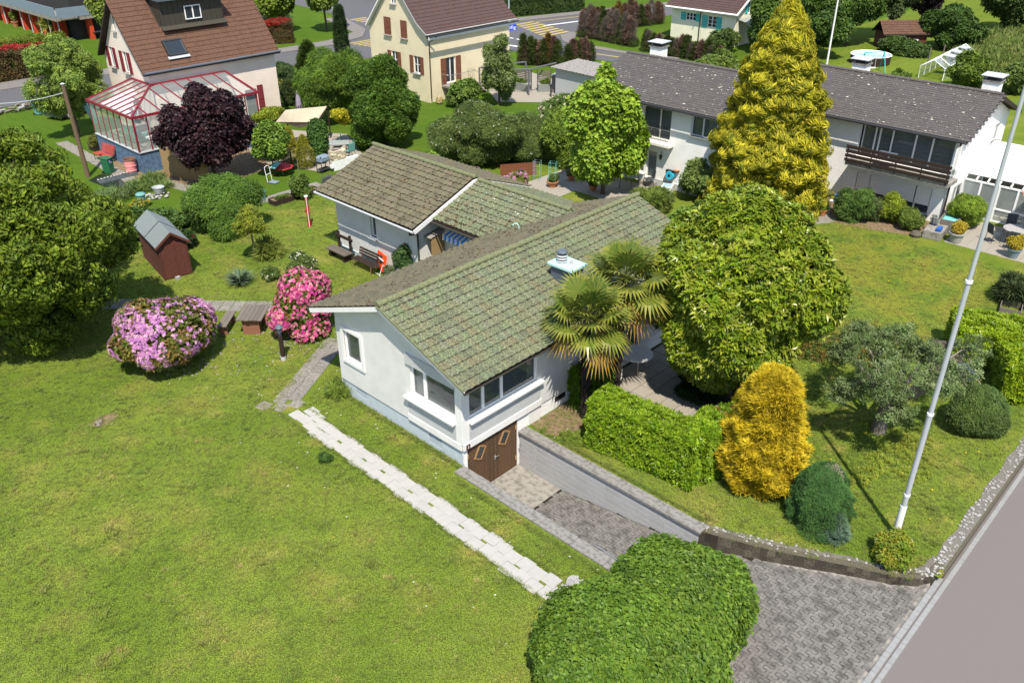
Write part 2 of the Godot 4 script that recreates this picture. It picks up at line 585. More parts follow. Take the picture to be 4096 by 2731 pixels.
# leaves on the outside of a set of lobes. pal: list of colours (linear)
func crown(parent, called, shape, kind, count, size, pal, droop = 0.0, loose = 0.16, keep_inside = 0.8, floor_y = 0.05):
	var wt = []
	var sum = 0.0
	for l in shape:
		sum += pow(l[1].x * l[1].y * l[1].z, 0.6667)
		wt.append(sum)
	var xf = []
	var cols = []
	var tries = 0
	while xf.size() < count and tries < count * 6:
		tries += 1
		var k = wt.bsearch(rng.randf() * sum)
		k = mini(k, shape.size() - 1)
		var l = shape[k]
		var d = ball().normalized()
		var rr = 1.0 - absf(rng.randfn()) * loose + n1.get_noise_3dv((l[0] + d * l[1]) * 9.0) * 0.22
		var p = l[0] + d * l[1] * rr
		if p.y < floor_y: continue
		var hidden = false
		for j in shape.size():
			if j != k and ((p - shape[j][0]) / shape[j][1]).length_squared() < keep_inside * keep_inside:
				hidden = true
				break
		if hidden: continue
		var up = (d / l[1]).normalized()
		up = (up * 0.8 + Vector3.UP * (0.45 - droop) + ball() * 0.45).normalized()
		var x = up.cross(ball()).normalized()
		var s = size * rf(0.7, 1.3)
		xf.append(Transform3D(Basis(x * s, up * s, x.cross(up) * s), p))
		var c = pal[rng.randi() % pal.size()]
		var b = rf(0.8, 1.2) * (1.0 + 0.35 * n2.get_noise_3dv(p * 14.0))
		cols.append(Color(c.r * b, c.g * b, c.b * b))
	return many(parent, called, CL[kind], xf, cols)


func limbs(parent, base, top, r, shape, m = "bark", count = 6):
	var a = Acc.new()
	var mid = base.lerp(top, 0.5) + Vector3(rf(-0.1, 0.1), 0, rf(-0.1, 0.1)) * base.distance_to(top) * 0.3
	a.tube([base - Vector3(0, 0.1, 0), base + Vector3(0, r * 1.5, 0), mid, top], [r * 1.5, r * 1.05, r * 0.85, r * 0.5], 8)
	put(a, "trunk", m, parent)
	for i in mini(count, shape.size() - 1):
		var b = Acc.new()
		var s = base.lerp(top, rf(0.45, 0.95))
		var e = shape[1 + i][0]
		var q = s.lerp(e, 0.5) + Vector3(0, 0.12, 0) * s.distance_to(e)
		b.tube([s, q, e], [r * 0.55, r * 0.38, r * 0.14], 6)
		put(b, "limb", m, parent)


# a tree or shrub: base (x, z), crown middle height, crown radii
func plant(called, label, category, x, z, cy, R, kind, count, size, pal, o = {}):
	var t = thing(called, label, category, Vector3(x, o.get("y", 0.0), z), 0.0, o.get("group", ""))
	var shape = lobes(Vector3(o.get("dx", 0.0), cy, o.get("dz", 0.0)), R, o.get("lobes", 9), o.get("lobe", 0.45), o.get("inner", 0.6))
	if o.get("trunk", 0.0) > 0:
		limbs(t, Vector3.ZERO, Vector3(o.get("dx", 0.0) * 0.7, cy, o.get("dz", 0.0) * 0.7), o.trunk, shape, o.get("bark", "bark"), o.get("limbs", 5))
	crown(t, o.get("crown", "crown" if category == "tree" else "foliage"), shape, kind, count, size, pal, o.get("droop", 0.0), o.get("loose", 0.16), 0.8, 0.05)
	if o.has("flower"):
		var f = o.flower
		bloom(t, shape, f[0], f[1], f[2], f[3], f[4] if f.size() > 4 else -1.0)
	return t


# flower heads on the lit outside of a shrub
func bloom(t, shape, kind, count, size, pal, side = -1.0):
	var xf = []
	var cols = []
	var tries = 0
	while xf.size() < count and tries < count * 30:
		tries += 1
		var k = rng.randi() % shape.size()
		var l = shape[k]
		var d = ball().normalized()
		if d.y < -0.35: continue
		var p = l[0] + d * l[1] * rf(1.0, 1.08)
		if side > -1.0 and n3.get_noise_2d(p.x * 30.0 + t.position.x * 7.0, p.y * 30.0 + p.z * 17.0) < side: continue
		var hidden = p.y < 0.2
		for j in shape.size():
			if j != k and ((p - shape[j][0]) / shape[j][1]).length_squared() < 0.92: hidden = true
		if hidden: continue
		var up = (d / l[1]).normalized()
		var x = up.cross(ball()).normalized()
		var s = size * rf(0.75, 1.25)
		xf.append(Transform3D(Basis(x * s, up * s, x.cross(up) * s), p))
		var c = pal[rng.randi() % pal.size()]
		var b = rf(0.85, 1.15)
		cols.append(Color(c.r * b, c.g * b, c.b * b))
	many(t, "blossom", CL[kind], xf, cols)


# a clipped hedge: a run of boxes (from, to, height, half width), leaves on the faces
func hedge(called, label, category, runs, kind, per_m2, size, pal, group = "", wob = 0.07):
	var o = Vector3(runs[0][0].x, 0, runs[0][0].y)
	var t = thing(called, label, category, o, 0.0, group)
	var xf = []
	var cols = []
	for r in runs:
		var p = Vector3(r[0].x, 0, r[0].y)
		var q = Vector3(r[1].x, 0, r[1].y)
		var U = (q - p).normalized()
		var L = p.distance_to(q)
		var W = U.cross(Vector3.UP)
		var hw = r[3]
		var h = r[2]
		var area = 2.0 * L * h + 2.0 * L * hw + 4.0 * h * hw
		for i in int(area * per_m2):
			var f = rng.randf() * area
			var pos
			var nn
			if f < 2.0 * L * h:
				var s = 1.0 if rng.randf() < 0.5 else -1.0
				var y = h * rng.randf()
				pos = p + U * rf(0, L) + W * s * (hw - 0.18 * hw * pow(y / h, 3.0)) + Vector3.UP * y
				nn = W * s
			elif f < 2.0 * L * h + 2.0 * L * hw:
				var s = rf(-1, 1)
				pos = p + U * rf(0, L) + W * s * hw * 0.95 + Vector3.UP * (h - 0.16 * s * s * hw)
				nn = (Vector3.UP + W * s * 0.4).normalized()
			else:
				var e = 1.0 if rng.randf() < 0.5 else 0.0
				pos = p + U * e * L + W * rf(-hw, hw) * 0.95 + Vector3.UP * h * rng.randf()
				nn = U * (2.0 * e - 1.0)
			var inside = false
			for r2 in runs:
				if r2 == r: continue
				var p2 = Vector3(r2[0].x, 0, r2[0].y)
				var q2 = Vector3(r2[1].x, 0, r2[1].y)
				var U2 = (q2 - p2).normalized()
				var rel = pos - p2
				if rel.dot(U2) > 0.1 and rel.dot(U2) < p2.distance_to(q2) - 0.1 and absf(rel.dot(U2.cross(Vector3.UP))) < r2[3] * 0.8 and pos.y < r2[2] - 0.15: inside = true
			if inside: continue
			pos += nn * (n1.get_noise_3dv(pos * 22.0) * wob * 2.0 - absf(rng.randfn()) * wob * 0.9)
			if pos.y < 0.03: continue
			var up = (nn * 0.8 + Vector3.UP * 0.5 + ball() * 0.5).normalized()
			var x = up.cross(ball()).normalized()
			var s2 = size * rf(0.7, 1.3)
			xf.append(Transform3D(Basis(x * s2, up * s2, x.cross(up) * s2), pos - o))
			var c = pal[rng.randi() % pal.size()]
			var b = rf(0.8, 1.2) * (1.0 + 0.3 * n2.get_noise_3dv(pos * 12.0))
			cols.append(Color(c.r * b, c.g * b, c.b * b))
	many(t, "foliage", CL[kind], xf, cols)
	var a = Acc.new()
	for r in runs:
		var p = Vector3(r[0].x, 0, r[0].y) - o
		var q = Vector3(r[1].x, 0, r[1].y) - o
		for i in 3:
			var c = p.lerp(q, (i + 0.5) / 3.0)
			a.tube([c, c + Vector3(rf(-0.1, 0.1), r[2] * 0.8, rf(-0.1, 0.1))], [0.03, 0.015], 5)
	put(a, "stems", "bark", t).set_meta("kind", "stuff")
	return t


# one upright conifer of a thuja row or a clipped cone
func column(called, label, category, x, z, h, r, kind, count, size, pal, group = "", taper = 1.0, base_r = 0.75, hang = 0.0, lump = 0.35):
	var t = thing(called, label, category, Vector3(x, 0, z), 0.0, group)
	var xf = []
	var cols = []
	for i in count:
		var v = pow(rng.randf(), 0.8)
		var prof = lerpf(base_r, 1.0, smoothstep(0.0, 0.25, v)) * pow(maxf(1.0 - v, 0.0), 0.55 * taper) if taper > 0 else 1.0
		var a = rf(0, TAU)
		var d = Vector3(cos(a), 0, sin(a))
		var rr = r * prof * (1.0 - absf(rng.randfn()) * 0.12 + n1.get_noise_3d(cos(a) * 25 + x * 9, v * h * 25, sin(a) * 25 + z * 9) * lump)
		var p = d * rr + Vector3.UP * (v * h + 0.05)
		var up = (d * (0.55 + hang * 0.4) + Vector3.UP * (0.9 - hang) + ball() * 0.35).normalized()
		var xx = up.cross(ball()).normalized()
		var s = size * rf(0.7, 1.3)
		xf.append(Transform3D(Basis(xx * s, up * s, xx.cross(up) * s), p))
		var c = pal[rng.randi() % pal.size()]
		var b = rf(0.8, 1.2) * (1.0 + 0.3 * n2.get_noise_3dv(p * 14.0))
		cols.append(Color(c.r * b, c.g * b, c.b * b))
	many(t, "foliage", CL[kind], xf, cols)
	var a = Acc.new()
	a.tube([Vector3(0, -0.05, 0), Vector3(0, h * 0.85, 0)], [maxf(0.03, r * 0.12), 0.015], 6)
	put(a, "trunk", "bark", t)
	return t


func palm(label, x, z, h, lean, fronds, spread):
	var t = thing("fan_palm", label, "palm", Vector3(x, 0, z), 0.0, "fan palms by the terrace")
	var top = Vector3(lean.x, h, lean.y)
	var a = Acc.new()
	var pts = []
	var rr = []
	for i in 15:
		var f = i / 14.0
		pts.append(Vector3(lean.x * f * f, h * f - 0.1, lean.y * f * f))
		rr.append(0.13 + 0.02 * (i % 2) + 0.04 * f)
	a.tube(pts, rr, 10)
	for i in 220:
		var f = rng.randf()
		var c = Vector3(lean.x * f * f, h * f, lean.y * f * f)
		var an = rf(0, TAU)
		var d = Vector3(cos(an), 0, sin(an))
		a.tri(c + d * 0.14 + d.cross(Vector3.UP) * 0.05, c + d * 0.14 - d.cross(Vector3.UP) * 0.05, c + d * 0.25 + Vector3.UP * rf(0.02, 0.14))
	put(a, "trunk", "palm_bark", t)
	for i in fronds:
		var f = (i + 0.5) / fronds
		var el = lerpf(1.35, -0.8, pow(f, 0.9)) + rf(-0.15, 0.15)
		var az = i * 2.39996 + rf(-0.2, 0.2)
		var d = Vector3(cos(az) * cos(el), sin(el), sin(az) * cos(el))
		var side = d.cross(Vector3.UP).normalized()
		var up = side.cross(d)
		var b = Acc.new()
		var pl = spread * rf(0.5, 0.75)
		var old = f > 0.8
		b.col = lin(0.13, 0.15, 0.03)
		var hub = top + d * pl - Vector3.UP * pl * pl * 0.10
		b.tube([top, top + d * pl * 0.5, hub], [0.022, 0.016, 0.012], 4)
		var segs = 26
		var bl = spread * rf(0.62, 0.78)
		for k in segs:
			var g = (k + 0.5) / segs * 2.0 - 1.0
			var an = g * 2.35
			var dd = (d * cos(an) + side * sin(an)).normalized()
			var s2 = dd.cross(up).normalized()
			var w = 0.034 * bl / 0.7
			var fold = -1.0 if k % 2 else 1.0
			var l = bl * (1.0 - 0.22 * absf(g)) * rf(0.9, 1.06)
			var p0 = hub
			var p1 = hub + dd * l * 0.55 + up * 0.012 * fold
			var dr = 0.10 + (0.28 if old else 0.12) * rng.randf() + 0.10 * (1.0 - d.y)
			var p2 = hub + dd * l * 0.98 - Vector3.UP * l * dr
			var y = rng.randf()
			if old: b.col = lin(0.30, 0.22, 0.045).lerp(lin(0.20, 0.10, 0.03), y * 0.8)
			else: b.col = lin(0.065, 0.115, 0.018).lerp(lin(0.20, 0.215, 0.035), y * 0.6 + 0.35 * f)
			b.tri(p0, p1 + s2 * w, p1 - s2 * w)
			if not old: b.col = b.col.lerp(lin(0.34, 0.28, 0.06), 0.35 * rng.randf())
			b.tri(p1 + s2 * w, p2, p1 - s2 * w)
		put(b, "frond", "glossy_leaf", t)
	return t


# ---- the light and the camera ----------------------------------------------------------------------
func set_view():
	var cam = Camera3D.new()
	cam.name = "camera"
	add_child(cam)
	cam.transform = Transform3D(Basis(Vector3(0.691495, -0.003098, 0.722375), Vector3(0.36193, 0.866912, -0.34274), Vector3(-0.625173, 0.498452, 0.600586)), EYE)
	cam.fov = 43.37
	cam.near = 0.1
	cam.far = 600.0
	cam.current = true
	var sun = DirectionalLight3D.new()
	sun.name = "sun"
	add_child(sun)
	var el = deg_to_rad(59.5)
	var to = Vector3(0.65 * cos(el), -sin(el), -0.76 * cos(el))
	sun.look_at_from_position(Vector3.ZERO, to, Vector3.UP)
	sun.light_energy = 1.5
	sun.light_color = Color(1.0, 0.965, 0.90)
	sun.light_angular_distance = 0.6
	sun.shadow_enabled = true
	var sky = ProceduralSkyMaterial.new()
	sky.sky_top_color = Color(0.50, 0.60, 0.74)
	sky.sky_horizon_color = Color(0.84, 0.86, 0.89)
	sky.ground_horizon_color = Color(0.5, 0.52, 0.48)
	sky.ground_bottom_color = Color(0.25, 0.28, 0.2)
	sky.sky_curve = 0.2
	sky.sun_angle_max = 1.0
	sky.energy_multiplier = 1.0
	var env = Environment.new()
	env.background_mode = Environment.BG_SKY
	env.sky = Sky.new()
	env.sky.sky_material = sky
	env.background_energy_multiplier = 1.2
	env.tonemap_mode = Environment.TONE_MAPPER_LINEAR
	env.tonemap_exposure = 1.62
	env.sdfgi_enabled = true
	env.ssao_enabled = true
	env.ssil_enabled = true
	var w = WorldEnvironment.new()
	w.name = "surroundings"
	w.environment = env
	add_child(w)


# ---- ground ----------------------------------------------------------------------------------------
var drive_poly := PackedVector2Array([Vector2(0.0, 0.02), Vector2(2.62, 0.02), Vector2(2.62, 7.15), Vector2(3.02, 8.3), Vector2(3.5, 9.45), Vector2(4.28, 11.0), Vector2(4.75, 12.1), Vector2(5.1, 12.6), Vector2(5.5, 12.85), Vector2(5.5, 13.05), Vector2(-6.0, 13.05), Vector2(-6.0, 8.0), Vector2(-0.35, 7.6), Vector2(0.0, 6.0)])


func drive_y(z):
	if z < 1.9: return -1.42
	if z < 8.6: return lerpf(-1.42, -0.42, (z - 1.9) / 6.7)
	return lerpf(-0.42, -0.2, clampf((z - 8.6) / 4.4, 0, 1))


func lawn_colour(x, z):
	var a = n1.get_noise_2d(x * 2.2, z * 2.2)
	var b = n2.get_noise_2d(x * 9.0, z * 9.0)
	var d = n3.get_noise_2d(x * 30.0, z * 30.0)
	var c = lin(0.195, 0.242, 0.060)
	c = c.lerp(lin(0.150, 0.208, 0.045), smoothstep(-0.25, 0.35, a))
	c = c.lerp(lin(0.262, 0.258, 0.085), smoothstep(0.05, 0.5, b) * 0.6)
	c = c.lerp(lin(0.125, 0.190, 0.042), smoothstep(0.1, 0.5, -b) * 0.6)
	c = c.lerp(lin(0.36, 0.29, 0.13), smoothstep(0.42, 0.62, d + b * 0.3) * 0.6)
	# the neighbour's dry lawn
	var dry = smoothstep(9.0, 3.0, Vector2((x - 21.5) * 0.8, z - 3.2).length())
	c = c.lerp(lin(0.262, 0.25, 0.062), dry * smoothstep(-0.35, 0.25, b + a * 0.5) * 0.75)
	# meadow at the far right and shaded, fresher grass round the neighbours at the left
	if x > 70: c = c.lerp(lin(0.15, 0.20, 0.04), 0.5)
	if z < -25: c = c.lerp(lin(0.075, 0.145, 0.026), 0.75)
	var k = 1.1 + 0.15 * d
	return Color(c.r * k, c.g * k, c.b * k)


func lines(list):
	var out = []
	for s in list:
		var k = s[0]
		while k < s[1] - 0.0001:
			out.append(k)
			k += s[2]
	out.append(list[-1][1])
	return out


func make_ground():
	var xs = lines([[-160, -40, 12.0], [-40, -16, 2.0], [-16, -6, 0.5], [-6, 0.0, 0.5], [0.0, 2.4, 0.4], [2.4, 7.2, 0.16], [7.2, 34, 0.5], [34, 60, 1.0], [60, 260, 5.0]])
	var zs = lines([[-260, -100, 10.0], [-100, -40, 2.0], [-40, 0.0, 0.5], [0.0, 6.0, 0.5], [6.0, 13.04, 0.16]])
	var wide = Geometry2D.offset_polygon(drive_poly, 0.1)[0]
	var a = Acc.new()
	var grid = []
	for x in xs:
		var row = []
		for z in zs: row.append(lawn_colour(x, z))
		grid.append(row)
	for i in xs.size() - 1:
		for j in zs.size() - 1:
			var mx = (xs[i] + xs[i + 1]) * 0.5
			var mz = (zs[j] + zs[j + 1]) * 0.5
			if mz > 0 and mx > -6.1 and mx < 5.6 and Geometry2D.is_point_in_polygon(Vector2(mx, mz), wide): continue
			if mx > 0.05 and mx < 7.0 and mz > -6.3 and mz < -0.05 and mx < 2.9: continue
			var P = [Vector3(xs[i], 0, zs[j]), Vector3(xs[i], 0, zs[j + 1]), Vector3(xs[i + 1], 0, zs[j + 1]), Vector3(xs[i + 1], 0, zs[j])]
			var C = [grid[i][j], grid[i][j + 1], grid[i + 1][j + 1], grid[i + 1][j]]
			for t in [[0, 2, 1], [0, 3, 2]]:
				for q in t:
					a.v.append(P[q]); a.n.append(Vector3.UP); a.c.append(C[q])
	struct(a, "lawn", "ground")
	# beyond the street
	a = Acc.new()
	a.col = lin(0.12, 0.17, 0.03)
	a.quad(Vector3(-160, -0.1, 19.2), Vector3(-160, -0.1, 160), Vector3(260, -0.1, 160), Vector3(260, -0.1, 19.2))
	struct(a, "verge", "ground")
	a = Acc.new()
	a.quad(Vector3(-160, -0.22, 13.0), Vector3(-160, -0.22, 19.4), Vector3(260, -0.22, 19.4), Vector3(260, -0.22, 13.0))
	struct(a, "street", "asphalt")


func on_lawn(x, z):
	if z > 12.5 or z < -27: return false
	if Geometry2D.is_point_in_polygon(Vector2(x, z), drive_poly): return false
	if x > -0.6 and z > -0.1 and z < 8.0 and x < 0.02: return false
	if x > -0.03 and x < 13.2 and z > -6.5 and z < 0.03: return false
	if x > 7.7 and x < 14.3 and z > -17.2 and z <= -6.5: return false
	if x > 6.3 and x < 12 and z > -4 and z < 4.3: return false
	if x > 2.6 and x < 3.0 and z > 0 and z < 7.3: return false
	return true


func make_grass():
	var xf = []
	var cols = []
	var i = 0
	while i < 150000:
		i += 1
		var x = rf(-15.5, 31.0)
		var z = rf(-25.0, 12.6)
		if x > 14 and z < -4 or x > 28 and z > 3.5 or x > 25.5 and z < -1 or x > 28.6: continue
		var far = Vector2(x - EYE.x, z - EYE.z).length()
		if rng.randf() > clampf(26.0 / far, 0.35, 1.0): continue
		if not on_lawn(x, z) or path_at(x, z): continue
		if x > 6 and z > 9 and x < 5.5 + (z - 12.0): continue
		var s = rf(0.045, 0.085)
		if n3.get_noise_2d(x * 12.0, z * 12.0) > 0.35: s *= 1.5
		var up = (Vector3.UP + ball() * 0.35).normalized()
		var xx = up.cross(ball()).normalized()
		xf.append(Transform3D(Basis(xx * s * 1.3, up * s, xx.cross(up) * s * 1.3), Vector3(x, 0.0, z)))
		var c = lawn_colour(x, z)
		var b = rf(0.75, 1.35)
		cols.append(Color(c.r * b * rf(0.95, 1.15), c.g * b, c.b * b))
	var o = many(self, "grass", CL.tuft, xf, cols)
	o.set_meta("kind", "stuff")
	tag(o, "short patchy mown grass covering the lawns around the bungalow", "grass")
	# longer blades along walls, kerbs and paving
	xf = []
	cols = []
	for k in 3000:
		var x
		var z
		match k % 6:
			0: x = rf(-0.22, -0.04); z = rf(-6.4, 0.0)
			1: x = rf(-0.75, -0.55) + 0.03 * sin(k); z = rf(0.3, 7.0)
			2: x = -1.57 + rf(-0.05, 0.07); z = rf(-6.9, 5.6)
			3: x = -2.44 + rf(-0.07, 0.05); z = rf(-6.9, 5.6)
			4: x = 3.12 + rf(-0.02, 0.1); z = rf(0.5, 7.2)
			5: x = rf(7.3, 7.72); z = rf(-17.2, -11.5)
		var s = rf(0.045, 0.10)
		var up = (Vector3.UP + ball() * 0.4).normalized()
		var xx = up.cross(ball()).normalized()
		xf.append(Transform3D(Basis(xx * s, up * s, xx.cross(up) * s), Vector3(x, 0.0, z)))
		var c = lawn_colour(x, z).lerp(lin(0.17, 0.23, 0.045), 0.5)
		var b = rf(0.7, 1.3)
		cols.append(Color(c.r * b, c.g * b, c.b * b))
	o = many(self, "edge_grass", CL.tuft, xf, cols)
	o.set_meta("kind", "stuff")
	tag(o, "longer grass left along the walls, kerbs and paving edges", "grass")
	# daisies
	xf = []
	cols = []
	for k in 420:
		var x = rf(-5, 4.0)
		var z = rf(-13, 7)
		if n2.get_noise_2d(x * 20, z * 20) < 0.1 or not on_lawn(x, z) or path_at(x, z): continue
		var s = rf(0.02, 0.035)
		xf.append(Transform3D(Basis().scaled(Vector3(s, s, s)), Vector3(x, 0.06, z)))
		cols.append(lin(0.8, 0.8, 0.78) if rng.randf() < 0.75 else lin(0.75, 0.55, 0.03))
	for k in 260:
		var x = rf(6.5, 26)
		var z = rf(-1, 12.0)
		if n2.get_noise_2d(x * 12, z * 12) < 0.05 or not on_lawn(x, z): continue
		var s = rf(0.03, 0.05)
		xf.append(Transform3D(Basis().scaled(Vector3(s, s, s)), Vector3(x, 0.06, z)))
		cols.append(lin(0.75, 0.55, 0.03))
	for k in 150:
		var an = rf(0, TAU)
		var on = k < 90
		var x = -0.9 + cos(an) * rf(1.6, 2.7) if on else 1.6 + cos(an) * rf(1.0, 1.9)
		var z = -11.6 + sin(an) * rf(0.4, 2.2) if on else -10.4 + sin(an) * rf(0.2, 1.0)
		if not on_lawn(x, z): continue
		xf.append(Transform3D(Basis().scaled(Vector3(0.035, 0.03, 0.035)), Vector3(x, 0.05, z)))
		cols.append(lin(0.62, 0.5, 0.75))
	o = many(self, "lawn_flowers", CL.truss, xf, cols)
	o.set_meta("kind", "stuff")
	tag(o, "daisies, dandelions and fallen petals dotted over the lawns", "flowers")


func path_at(x, z):
	if x > -2.44 and x < -1.58 and z > -6.95 and z < 5.6: return true
	if x > -2.3 and x < 1.9 and z > -10.0 and z < -6.6:
		var d = Vector2(x + 1.75, z + 7.15)
		var u = Vector2(0.86, -0.51)
		if absf(d.cross(u)) < 0.48 and d.dot(u) > -0.3: return true
	if z < -13 and x < 2.4 and x > -12:
		var d2 = Vector2(x - 1.6, z + 14.6)
		if absf(d2.cross(Vector2(-0.66, -0.75))) < 0.5: return true
	return false


# ---- paths, drive, walls, kerbs --------------------------------------------------------------------
func slab_meshes(w, l, t, m, tones, n = 4, spread = 0.1):
	var out = []
	for i in n:
		var a = Acc.new()
		var s = rf(1.0 - spread, 1.0 + spread)
		a.col = Color(tones.r * s, tones.g * s, tones.b * s)
		a.box(Vector3(0, -t * 0.5, 0), Vector3(w, t, l), Basis(), 0.008)
		out.append(a.mesh(M[m]))
	return out


func make_paths():
	var p = Node3D.new()
	p.name = "garden_path"
	p.set_meta("kind", "structure")
	add_child(p)
	var ms = slab_meshes(0.415, 0.455, 0.06, "slab_new", Color(1, 1, 1), 5, 0.06)
	var places = []
	for i in 27:
		for k in 2:
			var z = 5.38 - i * 0.462 + (0.23 if k == 0 else 0.0)
			var x = -2.21 + k * 0.422 + 0.2 * smoothstep(-4.5, -7.0, z) - 0.05 * smoothstep(2.0, 5.0, z) + [0.05, -0.03, 0.01, -0.05, 0.03][i % 5]
			if i == 26 and k == 1: continue
			places.append(Transform3D(Basis(Vector3.UP, rf(-0.02, 0.02)), Vector3(x, 0.022 + rf(0, 0.012), z)))
	lay(p, "path_slab", ms, places)
	p = Node3D.new()
	p.name = "old_path"
	p.set_meta("kind", "structure")
	add_child(p)
	ms = slab_meshes(0.47, 0.47, 0.06, "slab_old", Color(1, 1, 1), 5, 0.16)
	places = []
	var u = Vector3(0.86, 0, -0.51)
	for q in [Vector3(-2.2, 0.016, -7.25), Vector3(-1.66, 0.016, -7.0), Vector3(-2.55, 0.014, -7.75)]: places.append(Transform3D(Basis(Vector3.UP, 0.3 + rf(-0.1, 0.1)), q))
	for i in 10:
		for k in 2:
			var q = Vector3(-1.75, 0, -7.45) + u * (i * 0.48 + 0.24 * k) + u.cross(Vector3.UP) * (k * 0.48 - 0.24)
			places.append(Transform3D(Basis(Vector3.UP, 0.535 + rf(-0.03, 0.03)), q + Vector3(0, 0.018 + rf(0, 0.014), 0)))
	var e = Vector3(-0.66, 0, -0.75)
	for i in 26:
		for k in 2:
			var q = Vector3(1.9, 0, -14.2) + e * (i * 0.5) + e.cross(Vector3.UP) * (k * 0.49 - 0.25)
			places.append(Transform3D(Basis(Vector3.UP, 0.72 + rf(-0.03, 0.03)), q + Vector3(0, 0.015 + rf(0, 0.012), 0)))
	lay(p, "old_slab", ms, places)
	# broken stones at the street end of the path
	var sm = []
	for i in 5:
		var a = Acc.new()
		a.col = gray(rf(0.75, 1.1))
		var poly = []
		for k in 7: poly.append(Vector2(cos(k * TAU / 7), sin(k * TAU / 7)) * rf(0.09, 0.19))
		a.sheet(poly, 0.05, 0.06)
		sm.append(a.mesh(M.stone))
	var c = Node3D.new()
	c.name = "stone_edging"
	c.set_meta("kind", "structure")
	add_child(c)
	places = []
	for i in 16:
		places.append(Transform3D(Basis(Vector3.UP, rf(0, 6)), Vector3(-2.15 + rf(0, 0.85), rf(-0.02, 0.02), 5.72 + rf(0, 0.55))))
	lay(c, "edging_stone", sm, places)


func paver_mesh(tone):
	var a = Acc.new()
	a.col = tone
	var L = 0.2135
	var W = 0.1015
	var prof = [0.0, 0.012, 0.0, -0.012, 0.0]
	var n = 4
	for i in n:
		var z0 = -L / 2 + L * i / n
		var z1 = -L / 2 + L * (i + 1) / n
		var a0 = -W / 2 + prof[i]
		var a1 = -W / 2 + prof[i + 1]
		var b0 = W / 2 + prof[i]
		var b1 = W / 2 + prof[i + 1]
		a.quad(Vector3(a0, 0, z0), Vector3(a1, 0, z1), Vector3(b1, 0, z1), Vector3(b0, 0, z0))
		a.quad(Vector3(a0, -0.03, z0), Vector3(a1, -0.03, z1), Vector3(a1, 0, z1), Vector3(a0, 0, z0))
		a.quad(Vector3(b1, -0.03, z1), Vector3(b0, -0.03, z0), Vector3(b0, 0, z0), Vector3(b1, 0, z1))
	a.quad(Vector3(W / 2, -0.03, -L / 2), Vector3(-W / 2, -0.03, -L / 2), Vector3(-W / 2, 0, -L / 2), Vector3(W / 2, 0, -L / 2))
	a.quad(Vector3(-W / 2, -0.03, L / 2), Vector3(W / 2, -0.03, L / 2), Vector3(W / 2, 0, L / 2), Vector3(-W / 2, 0, L / 2))
	return a.mesh(M.paver)


